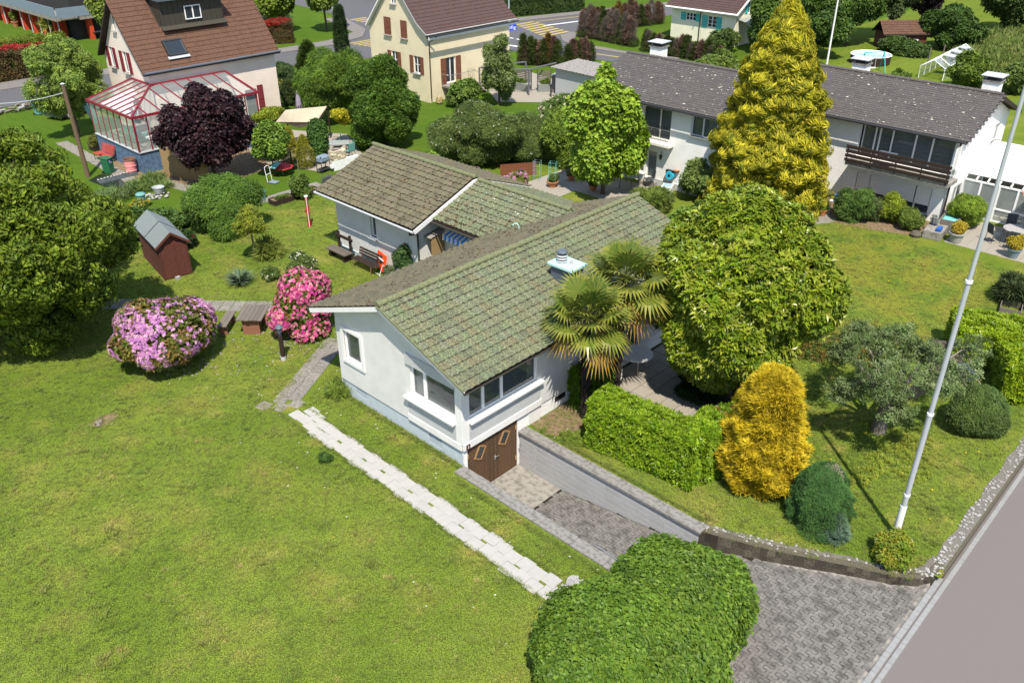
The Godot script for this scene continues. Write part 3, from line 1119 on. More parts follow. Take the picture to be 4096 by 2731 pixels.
func make_drive():
	var d = Node3D.new()
	d.name = "driveway"
	d.set_meta("kind", "structure")
	add_child(d)
	var a = Acc.new()
	var zs = [1.9, 3.5, 5.0, 6.5, 8.6, 10.0, 11.5, 13.0]
	for i in zs.size() - 1:
		var x0 = 0.0 if zs[i] < 6.4 else -6.2
		var x1 = 2.7 if zs[i] < 6.4 else 6.0
		a.quad(Vector3(x0, drive_y(zs[i]) - 0.018, zs[i]), Vector3(x0, drive_y(zs[i + 1]) - 0.018, zs[i + 1]), Vector3(x1, drive_y(zs[i + 1]) - 0.018, zs[i + 1]), Vector3(x1, drive_y(zs[i]) - 0.018, zs[i]))
	put(a, "joint_bed", "joint", d)
	a = Acc.new()
	a.quad(Vector3(-4, drive_y(12.7) - 0.007, 12.72), Vector3(-4, drive_y(12.95) - 0.007, 12.95), Vector3(5.4, drive_y(12.95) - 0.007, 12.95), Vector3(5.4, drive_y(12.7) - 0.007, 12.72))
	for i in range(2, 8):
		var p = drive_poly[i]
		var q = drive_poly[i + 1]
		var s = Vector2(-0.2, 0.06)
		a.quad(Vector3(p.x, drive_y(p.y) - 0.006, p.y), Vector3(p.x + s.x, drive_y(p.y + s.y) - 0.008, p.y + s.y), Vector3(q.x + s.x, drive_y(q.y + s.y) - 0.008, q.y + s.y), Vector3(q.x, drive_y(q.y) - 0.006, q.y))
	put(a, "mortar_edge", "concrete", d)
	var ms = []
	for i in 8: ms.append(paver_mesh(gray([0.8, 0.92, 1.0, 1.08, 0.97, 1.16, 0.88, 1.04][i])))
	var places = []
	var inner = Geometry2D.offset_polygon(drive_poly, -0.05)[0]
	for r in 60:
		for k in range(-4, 42):
			var x = -6.0 + r * 0.226 + 0.11
			var z0 = k * 0.3375 + (r % 3) * 0.1125
			for q in 3:
				var c = Vector3(x - 0.0565, 0, z0) if q == 0 else Vector3(x + 0.0565, 0, z0) if q == 1 else Vector3(x, 0, z0 + 0.16875)
				if c.z < 2.0 or c.z > 12.88 or not Geometry2D.is_point_in_polygon(Vector2(c.x, c.z), inner): continue
				if c.x < -2.6 and c.z < 11.0: continue
				c.y = drive_y(c.z) + rf(-0.004, 0.004)
				var slope = atan((drive_y(c.z + 0.1) - drive_y(c.z - 0.1)) / 0.2)
				var b = Basis(Vector3.RIGHT, -slope)
				if q == 2: b = b * Basis(Vector3.UP, PI / 2)
				places.append(Transform3D(b * Basis(Vector3.UP, rf(-0.02, 0.02)), c))
	lay(d, "paver", ms, places)
	# moss and weeds growing in the joints
	var xf = []
	var cols = []
	for i in 900:
		var x = rf(-3, 5.2)
		var z = rf(2.2, 12.8)
		if not Geometry2D.is_point_in_polygon(Vector2(x, z), inner): continue
		var s = rf(0.015, 0.035)
		if n2.get_noise_2d(x * 6, z * 6) > 0.1: s *= 1.6
		elif rng.randf() < 0.5: continue
		xf.append(Transform3D(Basis(Vector3.UP, rf(0, 6)).scaled(Vector3(s, s * 0.6, s)), Vector3(x, drive_y(z) - 0.006, z)))
		cols.append(lin(0.16, 0.15, 0.03).lerp(lin(0.09, 0.07, 0.02), rng.randf()))
	var o = many(d, "joint_weeds", CL.tuft, xf, cols)
	o.set_meta("kind", "stuff")
	# concrete apron before the garage
	a = Acc.new()
	a.box(Vector3(1.36, -1.47, 0.94), Vector3(2.72, 0.1, 1.96))
	put(a, "apron", "concrete", d)
	var hatch = thing("manhole_cover", "large round rusty manhole cover in front of garage door", "manhole cover", Vector3(0.82, -1.42, 1.12), 0, "rusty covers on the garage apron")
	for k in 2:
		var h = hatch if k == 0 else thing("manhole_cover", "small round rusty drain cover at the edge of the pavers", "manhole cover", Vector3(0.36, -1.42, 1.72), 0, "rusty covers on the garage apron")
		var r = 0.36 if k == 0 else 0.18
		a = Acc.new()
		a.lathe(Vector3.ZERO, [Vector2(r, 0.0), Vector2(r, 0.014), Vector2(r * 0.9, 0.014), Vector2(r * 0.89, 0.008), Vector2(0, 0.008)], 28)
		put(a, "rim", "rust_iron", h)
		a = Acc.new()
		for i in range(-8, 9):
			for j in range(-8, 9):
				var q = Vector2(i, j) * r * 0.105
				if q.length() < r * 0.84: a.box(Vector3(q.x, 0.012, q.y), Vector3(r * 0.06, 0.009, r * 0.06))
		put(a, "grid", "rust_iron", h).set_meta("kind", "stuff")


func make_walls():
	# right: block wall with a concrete coping
	var w = thing("retaining_wall", "grey block retaining wall with concrete coping right of the garage ramp", "wall", Vector3(2.62, 0, 0), 0, "walls of the garage ramp")
	var a = Acc.new()
	a.slab(Vector3(0.02, 0, 0.03), Vector3(0, 0, 1), Vector3.UP, Vector3.RIGHT, [Vector2(0, -1.6), Vector2(2.0, -1.6), Vector2(7.2, -0.75), Vector2(7.2, -0.02), Vector2(0, -0.02)], 0.26)
	put(a, "core", "mortar", w)
	var blocks = Node3D.new()
	blocks.name = "blockwork"
	w.add_child(blocks)
	var tone = []
	for i in 6: tone.append(gray(rf(0.9, 1.06)))
	for r in 8:
		var y0 = -0.03 - (r + 1) * 0.2
		for k in 16:
			var z0 = 0.04 + k * 0.5 - (r % 2) * 0.25
			var z1 = minf(z0 + 0.493, 7.22)
			z0 = maxf(z0, 0.04)
			if z1 - z0 < 0.05: continue
			if drive_y(z1) > y0 + 0.2: continue
			var b = Acc.new()
			b.col = tone[(k * 5 + r * 3) % 6]
			b.box(Vector3(0.008, y0 + 0.1, (z0 + z1) / 2), Vector3(0.03, 0.193, z1 - z0), Basis(), 0.004)
			put(b, "block", "block", blocks)
	for k in 5:
		var b = Acc.new()
		b.box(Vector3(0.14, 0.02, 0.74 + k * 1.46), Vector3(0.42, 0.1, 1.452), Basis(), 0.012)
		put(b, "coping_stone", "coping", w)
	# a door hook on the wall end
	a = Acc.new()
	a.tube([Vector3(0.0, -0.45, 0.12), Vector3(-0.12, -0.43, 0.12), Vector3(-0.16, -0.38, 0.2)], 0.016, 6)
	put(a, "door_hook", "steel", w)
	# left: low wall of which mostly the coping shows
	w = thing("retaining_wall", "low retaining wall with grey stone coping between lawn and garage ramp", "wall", Vector3(-0.3, 0, 0), 0, "walls of the garage ramp")
	a = Acc.new()
	a.slab(Vector3(0.0, 0, 0.1), Vector3(0, 0, 1), Vector3.UP, Vector3.RIGHT, [Vector2(0, -1.6), Vector2(2.0, -1.6), Vector2(7.2, -0.6), Vector2(7.2, -0.04), Vector2(0, -0.02)], 0.28)
	put(a, "core", "mortar", w)
	for k in 6:
		var b = Acc.new()
		b.box(Vector3(0.08, 0.015, 0.62 + k * 1.21), Vector3(0.42, 0.1, 1.2), Basis(Vector3.UP, 0.01), 0.014)
		put(b, "coping_stone", "coping", w)
	a = Acc.new()
	a.tube([Vector3(0.34, 0.06, 5.4), Vector3(0.33, 0.1, 5.5), Vector3(0.33, 0.05, 6.4)], 0.018, 6)
	put(a, "handrail", "steel", w)
	# mossy kerb between the drive and the lawn, sweeping into the street
	w = thing("garden_kerb", "crumbling mossy concrete kerb curving along the driveway", "kerb", Vector3(2.62, 0, 7.2))
	var pts = [Vector2(2.64, 7.2), Vector2(3.04, 8.3), Vector2(3.52, 9.45), Vector2(4.3, 11.0), Vector2(4.78, 12.1), Vector2(5.12, 12.6), Vector2(5.55, 12.86), Vector2(6.2, 12.93)]
	var dense = []
	for i in pts.size() - 1:
		for k in 6: dense.append(pts[i].lerp(pts[i + 1], k / 6.0))
	dense.append(pts[-1])
	var i0 = 0
	var seg = 0
	while i0 < dense.size() - 1:
		var i1 = mini(i0 + 3, dense.size() - 1)
		var b = Acc.new()
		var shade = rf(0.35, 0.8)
		for i in range(i0, i1):
			var p = dense[i]
			var q = dense[i + 1]
			var np = (q - p).normalized().orthogonal()
			if np.x < 0 or np.y > 0: np = -np
			np = Vector2(absf(np.x), -absf(np.y)) if p.x < 5.2 else Vector2(0.1, -1).normalized()
			var h0 = 0.03 + 0.03 * n3.get_noise_2d(p.x * 60, p.y * 60)
			var h1 = 0.03 + 0.03 * n3.get_noise_2d(q.x * 60, q.y * 60)
			var yb = drive_y(p.y) - 0.05
			var A = Vector3(p.x - 2.62, h0, p.y - 7.2)
			var B = Vector3(q.x - 2.62, h1, q.y - 7.2)
			var nn = Vector3(np.x, 0, np.y) * 0.2
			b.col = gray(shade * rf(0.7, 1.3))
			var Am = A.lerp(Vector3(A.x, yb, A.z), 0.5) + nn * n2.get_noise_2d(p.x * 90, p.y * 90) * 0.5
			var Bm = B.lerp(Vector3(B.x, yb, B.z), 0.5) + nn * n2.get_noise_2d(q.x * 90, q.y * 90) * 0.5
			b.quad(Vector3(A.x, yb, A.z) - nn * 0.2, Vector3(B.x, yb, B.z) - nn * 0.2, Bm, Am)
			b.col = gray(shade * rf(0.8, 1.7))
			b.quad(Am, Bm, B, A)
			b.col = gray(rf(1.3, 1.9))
			b.quad(A, B, B + nn + Vector3(0, 0.02, 0), A + nn + Vector3(0, 0.02, 0))
		put(b, "kerb_piece", "kerb_moss", w)
		i0 = i1
		seg += 1
	# the gravelly strip that borders the lawn behind the kerbs
	a = Acc.new()
	a.col = Color(1, 1, 1)
	for i in dense.size() - 1:
		var p = dense[i]
		var q = dense[i + 1]
		var np = Vector2(0.87, -0.5) if p.x < 5.0 else Vector2(0.35, -1).normalized()
		a.quad(Vector3(p.x, 0.034, p.y) + Vector3(np.x, 0, np.y) * 0.16, Vector3(q.x, 0.034, q.y) + Vector3(np.x, 0, np.y) * 0.16, Vector3(q.x, 0.012, q.y) + Vector3(np.x, 0, np.y) * rf(0.36, 0.44), Vector3(p.x, 0.012, p.y) + Vector3(np.x, 0, np.y) * rf(0.36, 0.44))
	for i in 80:
		var x0 = 6.1 + i * 0.5
		a.quad(Vector3(x0, 0.02, 12.98), Vector3(x0 + 0.5, 0.02, 12.98), Vector3(x0 + 0.5, 0.012, 12.62 - 0.05 * sin(i * 1.7)), Vector3(x0, 0.012, 12.62 - 0.05 * sin((i - 1) * 1.7)))
	struct(a, "gravel_strip", "gravel")
	var sm = []
	for i in 4:
		var b = Acc.new()
		b.col = gray(rf(0.8, 1.4))
		b.lathe(Vector3.ZERO, [Vector2(0.03, -0.01), Vector2(0.035, 0.008), Vector2(0.02, 0.02), Vector2(0, 0.024)], 6)
		sm.append(b.mesh(M.stone))
	var g = Node3D.new()
	g.name = "pebbles"
	g.set_meta("kind", "structure")
	add_child(g)
	var places = []
	for i in 500:
		var x = rf(5.2, 22)
		var z = 12.95 - rf(0, 0.34)
		if i % 4 == 0:
			var q = dense[rng.randi() % dense.size()]
			x = q.x + rf(0.1, 0.4)
			z = q.y - rf(0.0, 0.15)
		var s = rf(0.5, 1.3)
		places.append(Transform3D(Basis(Vector3.UP, rf(0, 6)).scaled(Vector3(s, s, s * 1.2)), Vector3(x, 0.03, z)))
	lay(g, "pebble", sm, places, 0)
	# granite setts: a gutter row along the street and a second row before the drive
	var k = Node3D.new()
	k.name = "street_kerb"
	k.set_meta("kind", "structure")
	add_child(k)
	var ms = slab_meshes(0.2, 0.13, 0.16, "granite", Color(1, 1, 1), 6, 0.14)
	places = []
	var x = -4.0
	while x < 42.0:
		places.append(Transform3D(Basis(Vector3.UP, rf(-0.03, 0.03)), Vector3(x, -0.195 + rf(-0.004, 0.004), 13.17)))
		if x < 5.75: places.append(Transform3D(Basis(Vector3.UP, rf(-0.03, 0.03)).scaled(Vector3(1, 1, 1.15)), Vector3(x + 0.07, -0.172 + rf(-0.004, 0.004), 12.99)))
		x += 0.206
	lay(k, "granite_sett", ms, places)
	a = Acc.new()
	a.box(Vector3(50, -0.1, 13.02), Vector3(88.2, 0.24, 0.06))
	struct(a, "kerb_edge", "kerb_moss")


# ---- building helpers ------------------------------------------------------------------------------
func roll_tile(w, l, m, tone):
	var a = Acc.new()
	a.col = tone
	var us = [0.0, 0.05, 0.095, 0.14, 0.19, 0.25, 0.3]
	var hs = [0.004, 0.034, 0.046, 0.036, 0.012, 0.004, 0.004]
	for i in us.size() - 1:
		var u0 = us[i] / 0.3 * w
		var u1 = us[i + 1] / 0.3 * w
		var n0 = Vector3(-(hs[mini(i + 1, 6)] - hs[maxi(i - 1, 0)]), 0.1, 0).normalized()
		var n1_ = Vector3(-(hs[mini(i + 2, 6)] - hs[i]), 0.1, 0).normalized()
		var A = Vector3(u0, hs[i] - 0.006, 0)
		var B = Vector3(u0, hs[i] + 0.036, l * 1.03)
		var C = Vector3(u1, hs[i + 1] + 0.036, l * 1.03)
		var D = Vector3(u1, hs[i + 1] - 0.006, 0)
		a.trin(A, B, C, n0, n0, n1_)
		a.trin(A, C, D, n0, n1_, n1_)
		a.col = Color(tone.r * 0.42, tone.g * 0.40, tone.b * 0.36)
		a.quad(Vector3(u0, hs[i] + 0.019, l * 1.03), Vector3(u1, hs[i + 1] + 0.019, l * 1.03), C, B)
		a.col = tone
		a.quad(D - Vector3(0, 0.012, 0), C - Vector3(0, 0.012, 0), B - Vector3(0, 0.012, 0), A - Vector3(0, 0.012, 0))
	return a.mesh(M[m])


func flat_tile(w, l, t, m, tone, groove = false):
	var a = Acc.new()
	a.col = tone
	var n = 2 if groove else 1
	for i in n:
		var u0 = w * i / n + 0.003
		var u1 = w * (i + 1) / n - (0.014 if groove else 0.003)
		a.quad(Vector3(u0, 0, 0), Vector3(u0, t, l * 1.02), Vector3(u1, t, l * 1.02), Vector3(u1, 0, 0))
		a.quad(Vector3(u0, -0.01, l * 1.02), Vector3(u1, -0.01, l * 1.02), Vector3(u1, t, l * 1.02), Vector3(u0, t, l * 1.02))
		a.quad(Vector3(u0, -0.01, 0), Vector3(u0, -0.01, l), Vector3(u0, t, l), Vector3(u0, 0, 0))
		a.quad(Vector3(u1, -0.01, l), Vector3(u1, -0.01, 0), Vector3(u1, 0, 0), Vector3(u1, t, l))
	return a.mesh(M[m])


# where the tiles of a slope lie: o = upper left corner seen from above the eave, U across, D down the slope
func slope(o, U, D, lu, ld, tw, tl, keep = null, jit = 0.004):
	var N = D.cross(U).normalized()
	if N.y < 0: N = -N
	var out = []
	for j in int(round(ld / tl)):
		for i in int(round(lu / tw)):
			var p = o + U * (i * tw) + D * (j * tl)
			if keep and not keep.call(p + U * tw * 0.5 + D * tl * 0.5): continue
			out.append(Transform3D(Basis(U, N, D) * Basis(Vector3.UP, rf(-jit, jit) * 2.0), p + N * rf(0, jit)))
	return out


func ridge_caps(parent, p, q, r, m, step = 0.4):
	var n = int(p.distance_to(q) / step)
	for i in n:
		var a = Acc.new()
		var s = p.lerp(q, float(i) / n)
		var e = p.lerp(q, (i + 1.08) / n)
		var t = (q - p).normalized()
		var side = t.cross(Vector3.UP).normalized()
		var up = side.cross(t)
		var last = []
		for k in 9:
			var an = PI * k / 8.0
			var d = side * cos(an) + up * sin(an)
			last.append(d)
		var r0 = r * 0.9
		var r1 = r * 1.06
		for k in 8:
			a.trin(s + last[k] * r1, e + last[k] * r0, e + last[k + 1] * r0, last[k], last[k], last[k + 1])
			a.trin(s + last[k] * r1, e + last[k + 1] * r0, s + last[k + 1] * r1, last[k], last[k + 1], last[k + 1])
			a.tri(s, s + last[k] * r1, s + last[k + 1] * r1)
		put(a, "ridge_tile", m, parent)


# a window in a wall opening: o is the lower left corner on the wall's face. o2: cuts (fractions), rec, frame, curtain, glass
func window(parent, o, U, N, w, h, o2 = {}):
	var rec = o2.get("rec", 0.1)
	var fw = o2.get("fw", 0.055)
	var q = o - N * rec
	var V = Vector3.UP
	var a = Acc.new()
	var b = Basis(U, V, U.cross(V))
	var us = [0.0]
	for c in o2.get("cuts", []): us.append(c * w)
	us.append(w)
	var rows = [0.0]
	for c in o2.get("rows", []): rows.append(c * h)
	rows.append(h)
	a.box(q + U * w * 0.5 + V * fw * 0.5, Vector3(w, fw, 0.07), b)
	a.box(q + U * w * 0.5 + V * (h - fw * 0.5), Vector3(w, fw, 0.07), b)
	for i in us.size():
		var c = us[i]
		var wd = fw if i == 0 or i == us.size() - 1 else fw * 1.5
		c = clampf(c, fw * 0.5, w - fw * 0.5)
		a.box(q + U * c + V * h * 0.5, Vector3(wd, h - fw * 2.0, 0.066), b)
	for i in range(1, rows.size() - 1):
		a.box(q + U * w * 0.5 + V * rows[i], Vector3(w - fw * 2, fw * 0.6, 0.05), b)
	var f = put(a, o2.get("called", "window"), o2.get("frame", "frame_white"), parent)
	for i in us.size() - 1:
		for j in rows.size() - 1:
			var g = Acc.new()
			g.box(q - N * 0.005 + U * (us[i] + us[i + 1]) * 0.5 + V * (rows[j] + rows[j + 1]) * 0.5, Vector3(us[i + 1] - us[i] - fw * 1.2, rows[j + 1] - rows[j] - fw * (1.2 if rows.size() == 2 else 0.6), 0.012), b)
			put(g, "pane", o2.get("glass", "glass"), f)
	if o2.has("curtain"):
		var c = o2.curtain
		for span in c[1]:
			var k = Acc.new()
			var n = 14
			for i in n:
				var u0 = lerpf(span[0], span[1], float(i) / n) * w
				var u1 = lerpf(span[0], span[1], (i + 1.0) / n) * w
				var z0 = 0.12 + 0.02 * sin(i * 2.1)
				var z1 = 0.12 + 0.02 * sin((i + 1) * 2.1)
				k.quad(q + U * u0 - N * z0 + V * fw, q + U * u1 - N * z1 + V * fw, q + U * u1 - N * z1 + V * (h - fw), q + U * u0 - N * z0 + V * (h - fw))
			put(k, "curtain", c[0], f)
	if o2.has("sill"):
		var s = Acc.new()
		s.box(o + U * w * 0.5 + N * 0.02 - V * 0.03, Vector3(w + 0.16, 0.06, 0.28), b, 0.006)
		put(s, "sill", o2.sill, f)
	if o2.get("back", true):
		var k = Acc.new()
		k.box(q + U * w * 0.5 + V * h * 0.5 - N * 0.5, Vector3(w, h, 0.02), b)
		put(k, "room_wall", "dark_room", f)
	return f


func shutter(parent, o, U, N, w, h, m):
	var a = Acc.new()
	var b = Basis(U, Vector3.UP, U.cross(Vector3.UP))
	var c = o + N * 0.03
	a.box(c + U * 0.025 + Vector3.UP * h * 0.5, Vector3(0.05, h, 0.035), b)
	a.box(c + U * (w - 0.025) + Vector3.UP * h * 0.5, Vector3(0.05, h, 0.035), b)
	a.box(c + U * w * 0.5 + Vector3.UP * 0.03, Vector3(w - 0.1, 0.06, 0.035), b)
	a.box(c + U * w * 0.5 + Vector3.UP * (h - 0.03), Vector3(w - 0.1, 0.06, 0.035), b)
	a.box(c + U * w * 0.5 + Vector3.UP * h * 0.5, Vector3(w - 0.1, 0.05, 0.035), b)
	var n = int(h / 0.07)
	for i in n:
		var y = 0.06 + (h - 0.12) * (i + 0.5) / n
		a.box(c + U * w * 0.5 + Vector3.UP * y, Vector3(w - 0.1, 0.05, 0.01), b * Basis(Vector3.RIGHT, -0.6))
	put(a, "shutter", m, parent)


# a sloping sheet with thickness under the tiles
func deck(a, p, U, D, lu, ld, t = 0.09):
	var N = D.cross(U).normalized()
	if N.y < 0: N = -N
	var x = U * lu
	var y = D * ld
	var P = [p, p + x, p + x + y, p + y]
	var Q = []
	for k in P: Q.append(k - N * t)
	if U.cross(D).dot(N) > 0:
		a.quad(P[0], P[1], P[2], P[3]); a.quad(Q[3], Q[2], Q[1], Q[0])
	else:
		a.quad(P[3], P[2], P[1], P[0]); a.quad(Q[0], Q[1], Q[2], Q[3])
	for i in 4:
		var j = (i + 1) % 4
		if U.cross(D).dot(N) > 0: a.quad(P[j], P[i], Q[i], Q[j])
		else: a.quad(P[i], P[j], Q[j], Q[i])


# ---- the bungalow ----------------------------------------------------------------------------------
const SK := 0.37
func main_y(z): return 4.82 - SK * absf(z + 3.3)
func wing_y(x): return 4.30 - SK * absf(x - 11.05)


func make_bungalow():
	var t = thing("bungalow", "pale grey bungalow with mossy green tiled roofs and basement garage", "house", Vector3(0, 0, 0))
	var X = Vector3.RIGHT
	var Z = Vector3.BACK
	var V = Vector3.UP
	# west gable, above the plinth
	var a = Acc.new()
	a.wall(Vector3(0, 0, -6.45), Z, -X, [Vector2(0, 3.6), Vector2(3.15, 4.74), Vector2(6.45, 3.52)], 0.6, [Rect2(0.45, 1.6, 0.95, 1.2), Rect2(4.0, 1.66, 2.2, 1.4)], 0.14)
	put(a, "gable_wall", "render_grey", t)
	a = Acc.new()
	a.wall(Vector3(0, 0, 0), X, Z, [Vector2(0, 3.52), Vector2(13.2, 3.52)], 0.6, [Rect2(0.3, 1.7, 3.2, 1.15), Rect2(7.6, 0.62, 1.8, 1.9), Rect2(10.4, 1.2, 1.4, 1.3)], 0.14)
	put(a, "front_wall", "render_grey", t)
	a = Acc.new()
	a.wall(Vector3(13.2, 0, 0), -Z, X, [Vector2(0, 3.52), Vector2(3.3, 4.74), Vector2(6.45, 3.6)], -0.3, [])
	a.wall(Vector3(13.2, 0, -6.45), -X, -Z, [Vector2(0, 3.6), Vector2(13.2, 3.6)], -0.3, [Rect2(9.5, 1.2, 1.2, 1.2)], 0.14)
	put(a, "rear_wall", "render_grey", t)
	# plinth, set back under the render, with the garage opening
	a = Acc.new()
	a.wall(Vector3(0.04, 0, -6.41), Z, -X, [Vector2(0, 0.6), Vector2(6.37, 0.6)], -0.5, [Rect2(0.75, 0.24, 0.62, 0.26), Rect2(4.7, 0.1, 0.63, 0.36)], 0.06)
	put(a, "plinth", "plinth_blue", t)
	a = Acc.new()
	a.wall(Vector3(0.04, 0, -0.04), X, Z, [Vector2(0, 0.6), Vector2(13.1, 0.6)], -1.55, [Rect2(0.18, -1.5, 2.36, 2.06), Rect2(4.46, 0.24, 0.62, 0.24)], 0.16)
	put(a, "garage_wall", "render_white", t)
	a = Acc.new()
	a.quad(Vector3(0, 0.6, -6.45), Vector3(13.2, 0.6, -6.45), Vector3(13.2, 0.6, 0), Vector3(0, 0.6, 0))
	put(a, "floor", "dark_room", t)
	a = Acc.new()
	a.box(Vector3(1.4, -0.44, -0.5), Vector3(2.6, 2.3, 0.05))
	put(a, "garage_back", "dark_room", t)
	# vents
	for k in [[Vector3(0.06, 0.37, -5.35), 0.62, 0.26, false], [Vector3(0.06, 0.28, -1.4), 0.63, 0.36, false], [Vector3(4.81, 0.36, -0.07), 0.62, 0.24, true]]:
		a = Acc.new()
		var b = Basis() if k[3] else Basis(Vector3.UP, PI / 2)
		var n = int(k[2] / 0.035)
		for i in n: a.box(k[0] + V * (-k[2] / 2 + (i + 0.5) * k[2] / n), Vector3(k[1], 0.008, 0.03), b * Basis(X, 0.5))
		a.box(k[0] - (Z if k[3] else -X) * 0.05, Vector3(k[1], k[2], 0.01), b)
		put(a, "vent", "plinth_blue" if not k[3] else "dark_wood", t)
	# white bands, corner post, panels
	a = Acc.new()
	a.box(Vector3(-0.015, 0.725, -1.34), Vector3(0.06, 0.25, 2.6), Basis(), 0.004)
	a.box(Vector3(1.86, 0.725, 0.015), Vector3(3.72, 0.25, 0.06), Basis(), 0.004)
	put(a, "band", "trim_white", t)
	a = Acc.new()
	a.box(Vector3(0.13, 2.19, -0.125), Vector3(0.32, 2.68, 0.30), Basis(), 0.006)
	put(a, "corner_post", "trim_white", t)
	a = Acc.new()
	a.box(Vector3(-0.008, 1.15, -1.45), Vector3(0.03, 0.6, 2.33))
	a.box(Vector3(1.97, 1.15, 0.006), Vector3(3.36, 0.6, 0.03))
	put(a, "panel", "render_panel", t)
	# small window with a broad white surround
	a = Acc.new()
	for k in [[-5.525, 2.87, 1.23, 0.13], [-5.525, 1.53, 1.23, 0.14]]: a.box(Vector3(-0.02, k[1], k[0]), Vector3(0.08, k[3], k[2]), Basis(), 0.006)
	for k in [-6.07, -4.98]: a.box(Vector3(-0.02, 2.2, k), Vector3(0.08, 1.2, 0.14), Basis(), 0.006)
	put(a, "window_surround", "trim_white", t)
	window(t, Vector3(0, 1.6, -6.0), Z, -X, 0.95, 1.2, {"rec": 0.08, "curtain": ["curtain", [[0.55, 0.98]]], "fw": 0.07})
	# wide corner window: west side with shutter box and stained sill
	window(t, Vector3(0, 1.66, -2.45), Z, -X, 2.2, 1.4, {"cuts": [0.3], "rec": 0.1, "fw": 0.09, "curtain": ["curtain", [[0.02, 0.28]]]})
	a = Acc.new()
	a.box(Vector3(-0.02, 3.06, -1.42), Vector3(0.1, 0.4, 2.34), Basis(), 0.006)
	put(a, "shutter_box", "render_panel", t)
	a = Acc.new()
	a.box(Vector3(-0.06, 1.57, -1.47), Vector3(0.26, 0.09, 2.44), Basis(Vector3.BACK, 0.16), 0.01)
	put(a, "stone_sill", "trim_white", t)
	# south side
	window(t, Vector3(0.3, 1.7, 0), X, Z, 3.2, 1.15, {"cuts": [0.215, 0.48], "rec": 0.08, "fw": 0.075, "curtain": ["curtain_grey", [[0.9, 0.99]]]})
	a = Acc.new()
	a.box(Vector3(2.0, 1.60, 0.05), Vector3(3.46, 0.09, 0.24), Basis(Vector3.RIGHT, 0.12), 0.01)
	put(a, "stone_sill", "trim_white", t)
	window(t, Vector3(7.6, 0.62, 0), X, Z, 1.8, 1.9, {"cuts": [0.5], "rec": 0.08, "called": "terrace_door"})
	window(t, Vector3(10.4, 1.2, 0), X, Z, 1.4, 1.3, {"cuts": [0.5], "rec": 0.08})
	window(t, Vector3(3.7, 1.2, -6.45), -X, -Z, 1.2, 1.2, {"rec": 0.08})
	# garage door of upright boards with two slanting lights
	var d = Node3D.new()
	d.name = "garage_door"
	t.add_child(d)
	var ms = []
	for i in 5:
		a = Acc.new()
		a.col = gray([0.72, 1.0, 1.22, 0.88, 1.1][i])
		a.box(Vector3.ZERO, Vector3(0.087, 2.0, 0.03), Basis(), 0.004)
		ms.append(a.mesh(M.door_wood))
	for i in 26:
		var o = part(d, "board", ms[(i * 7 + i / 3) % 5])
		o.position = Vector3(0.28 + i * 0.0896, -0.45, -0.08 + (0.004 if i % 2 else 0.0))
	for k in [[0.8, 0.09], [1.94, 0.09]]:
		var b = Basis(Z, -0.52)
		var c = Vector3(k[0], k[1], -0.05)
		a = Acc.new()
		for q in [[-0.16, 0, 0.05, 0.5], [0.16, 0, 0.05, 0.5]]: a.box(c + b * Vector3(q[0], q[1], 0), Vector3(q[2], q[3], 0.05), b, 0.005)
		for q in [[0, -0.235], [0, 0.235]]: a.box(c + b * Vector3(q[0], q[1], 0), Vector3(0.27, 0.05, 0.05), b, 0.005)
		var f = put(a, "door_light", "light_wood", d)
		a = Acc.new()
		a.box(c + Vector3(0, 0, -0.004), Vector3(0.28, 0.43, 0.02), b)
		put(a, "pane", "dark_glass", f)
	a = Acc.new()
	a.box(Vector3(1.49, -0.49, -0.055), Vector3(0.045, 0.2, 0.012))
	a.tube([Vector3(1.49, -0.45, -0.05), Vector3(1.49, -0.45, 0.0), Vector3(1.62, -0.45, 0.0)], 0.012, 6)
	put(a, "handle", "steel", d)
	for k in [[2.5, 0.22], [2.5, -1.06], [0.25, 0.22], [0.25, -1.06]]:
		a = Acc.new()
		a.tube([Vector3(k[0], k[1] - 0.08, -0.045), Vector3(k[0], k[1] + 0.08, -0.045)], 0.018, 6)
		put(a, "hinge", "brass", d)
	# meter cupboard and house number
	a = Acc.new()
	a.box(Vector3(3.41, 0.25, -0.03), Vector3(0.6, 0.56, 0.03), Basis(), 0.005)
	put(a, "meter_cupboard", "trim_white", t)
	a = Acc.new()
	a.box(Vector3(0.19, 0.70, 0.05), Vector3(0.17, 0.17, 0.012))
	var plate = put(a, "number_plate", "shed_wood", t)
	var tm = TextMesh.new()
	tm.text = "2"
	tm.font_size = 16
	tm.pixel_size = 0.008
	tm.depth = 0.004
	tm.material = M.trim_white
	var num = part(plate, "number", tm)
	num.position = Vector3(0.19, 0.70, 0.062)
	# ---- roof
	var roof = Node3D.new()
	roof.name = "roof"
	t.add_child(roof)
	var DS = Vector3(0, -SK, 1).normalized()
	var DN = Vector3(0, -SK, -1).normalized()
	a = Acc.new()
	deck(a, Vector3(-0.40, 4.80, -3.3), X, DS, 13.66, 4.15)
	deck(a, Vector3(-0.40, 4.80, -3.3), X, DN, 13.66, 4.32)
	put(a, "roof_deck", "dark_wood", roof)
	var green = []
	var grey = []
	var tones = [lin(0.92, 1.0, 0.92), lin(1.05, 1.04, 0.95), lin(0.82, 0.85, 0.8), lin(0.98, 1.05, 0.88), lin(0.88, 0.92, 0.84), lin(1.1, 0.98, 0.88), lin(0.76, 0.78, 0.74), lin(1.0, 1.08, 1.0), lin(0.95, 0.96, 0.9), lin(0.9, 1.0, 0.86), lin(0.98, 0.88, 0.8), lin(0.86, 0.95, 0.9)]
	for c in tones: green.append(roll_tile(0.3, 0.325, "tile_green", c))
	for c in tones.slice(0, 9): grey.append(roll_tile(0.3, 0.333, "tile_grey", c))
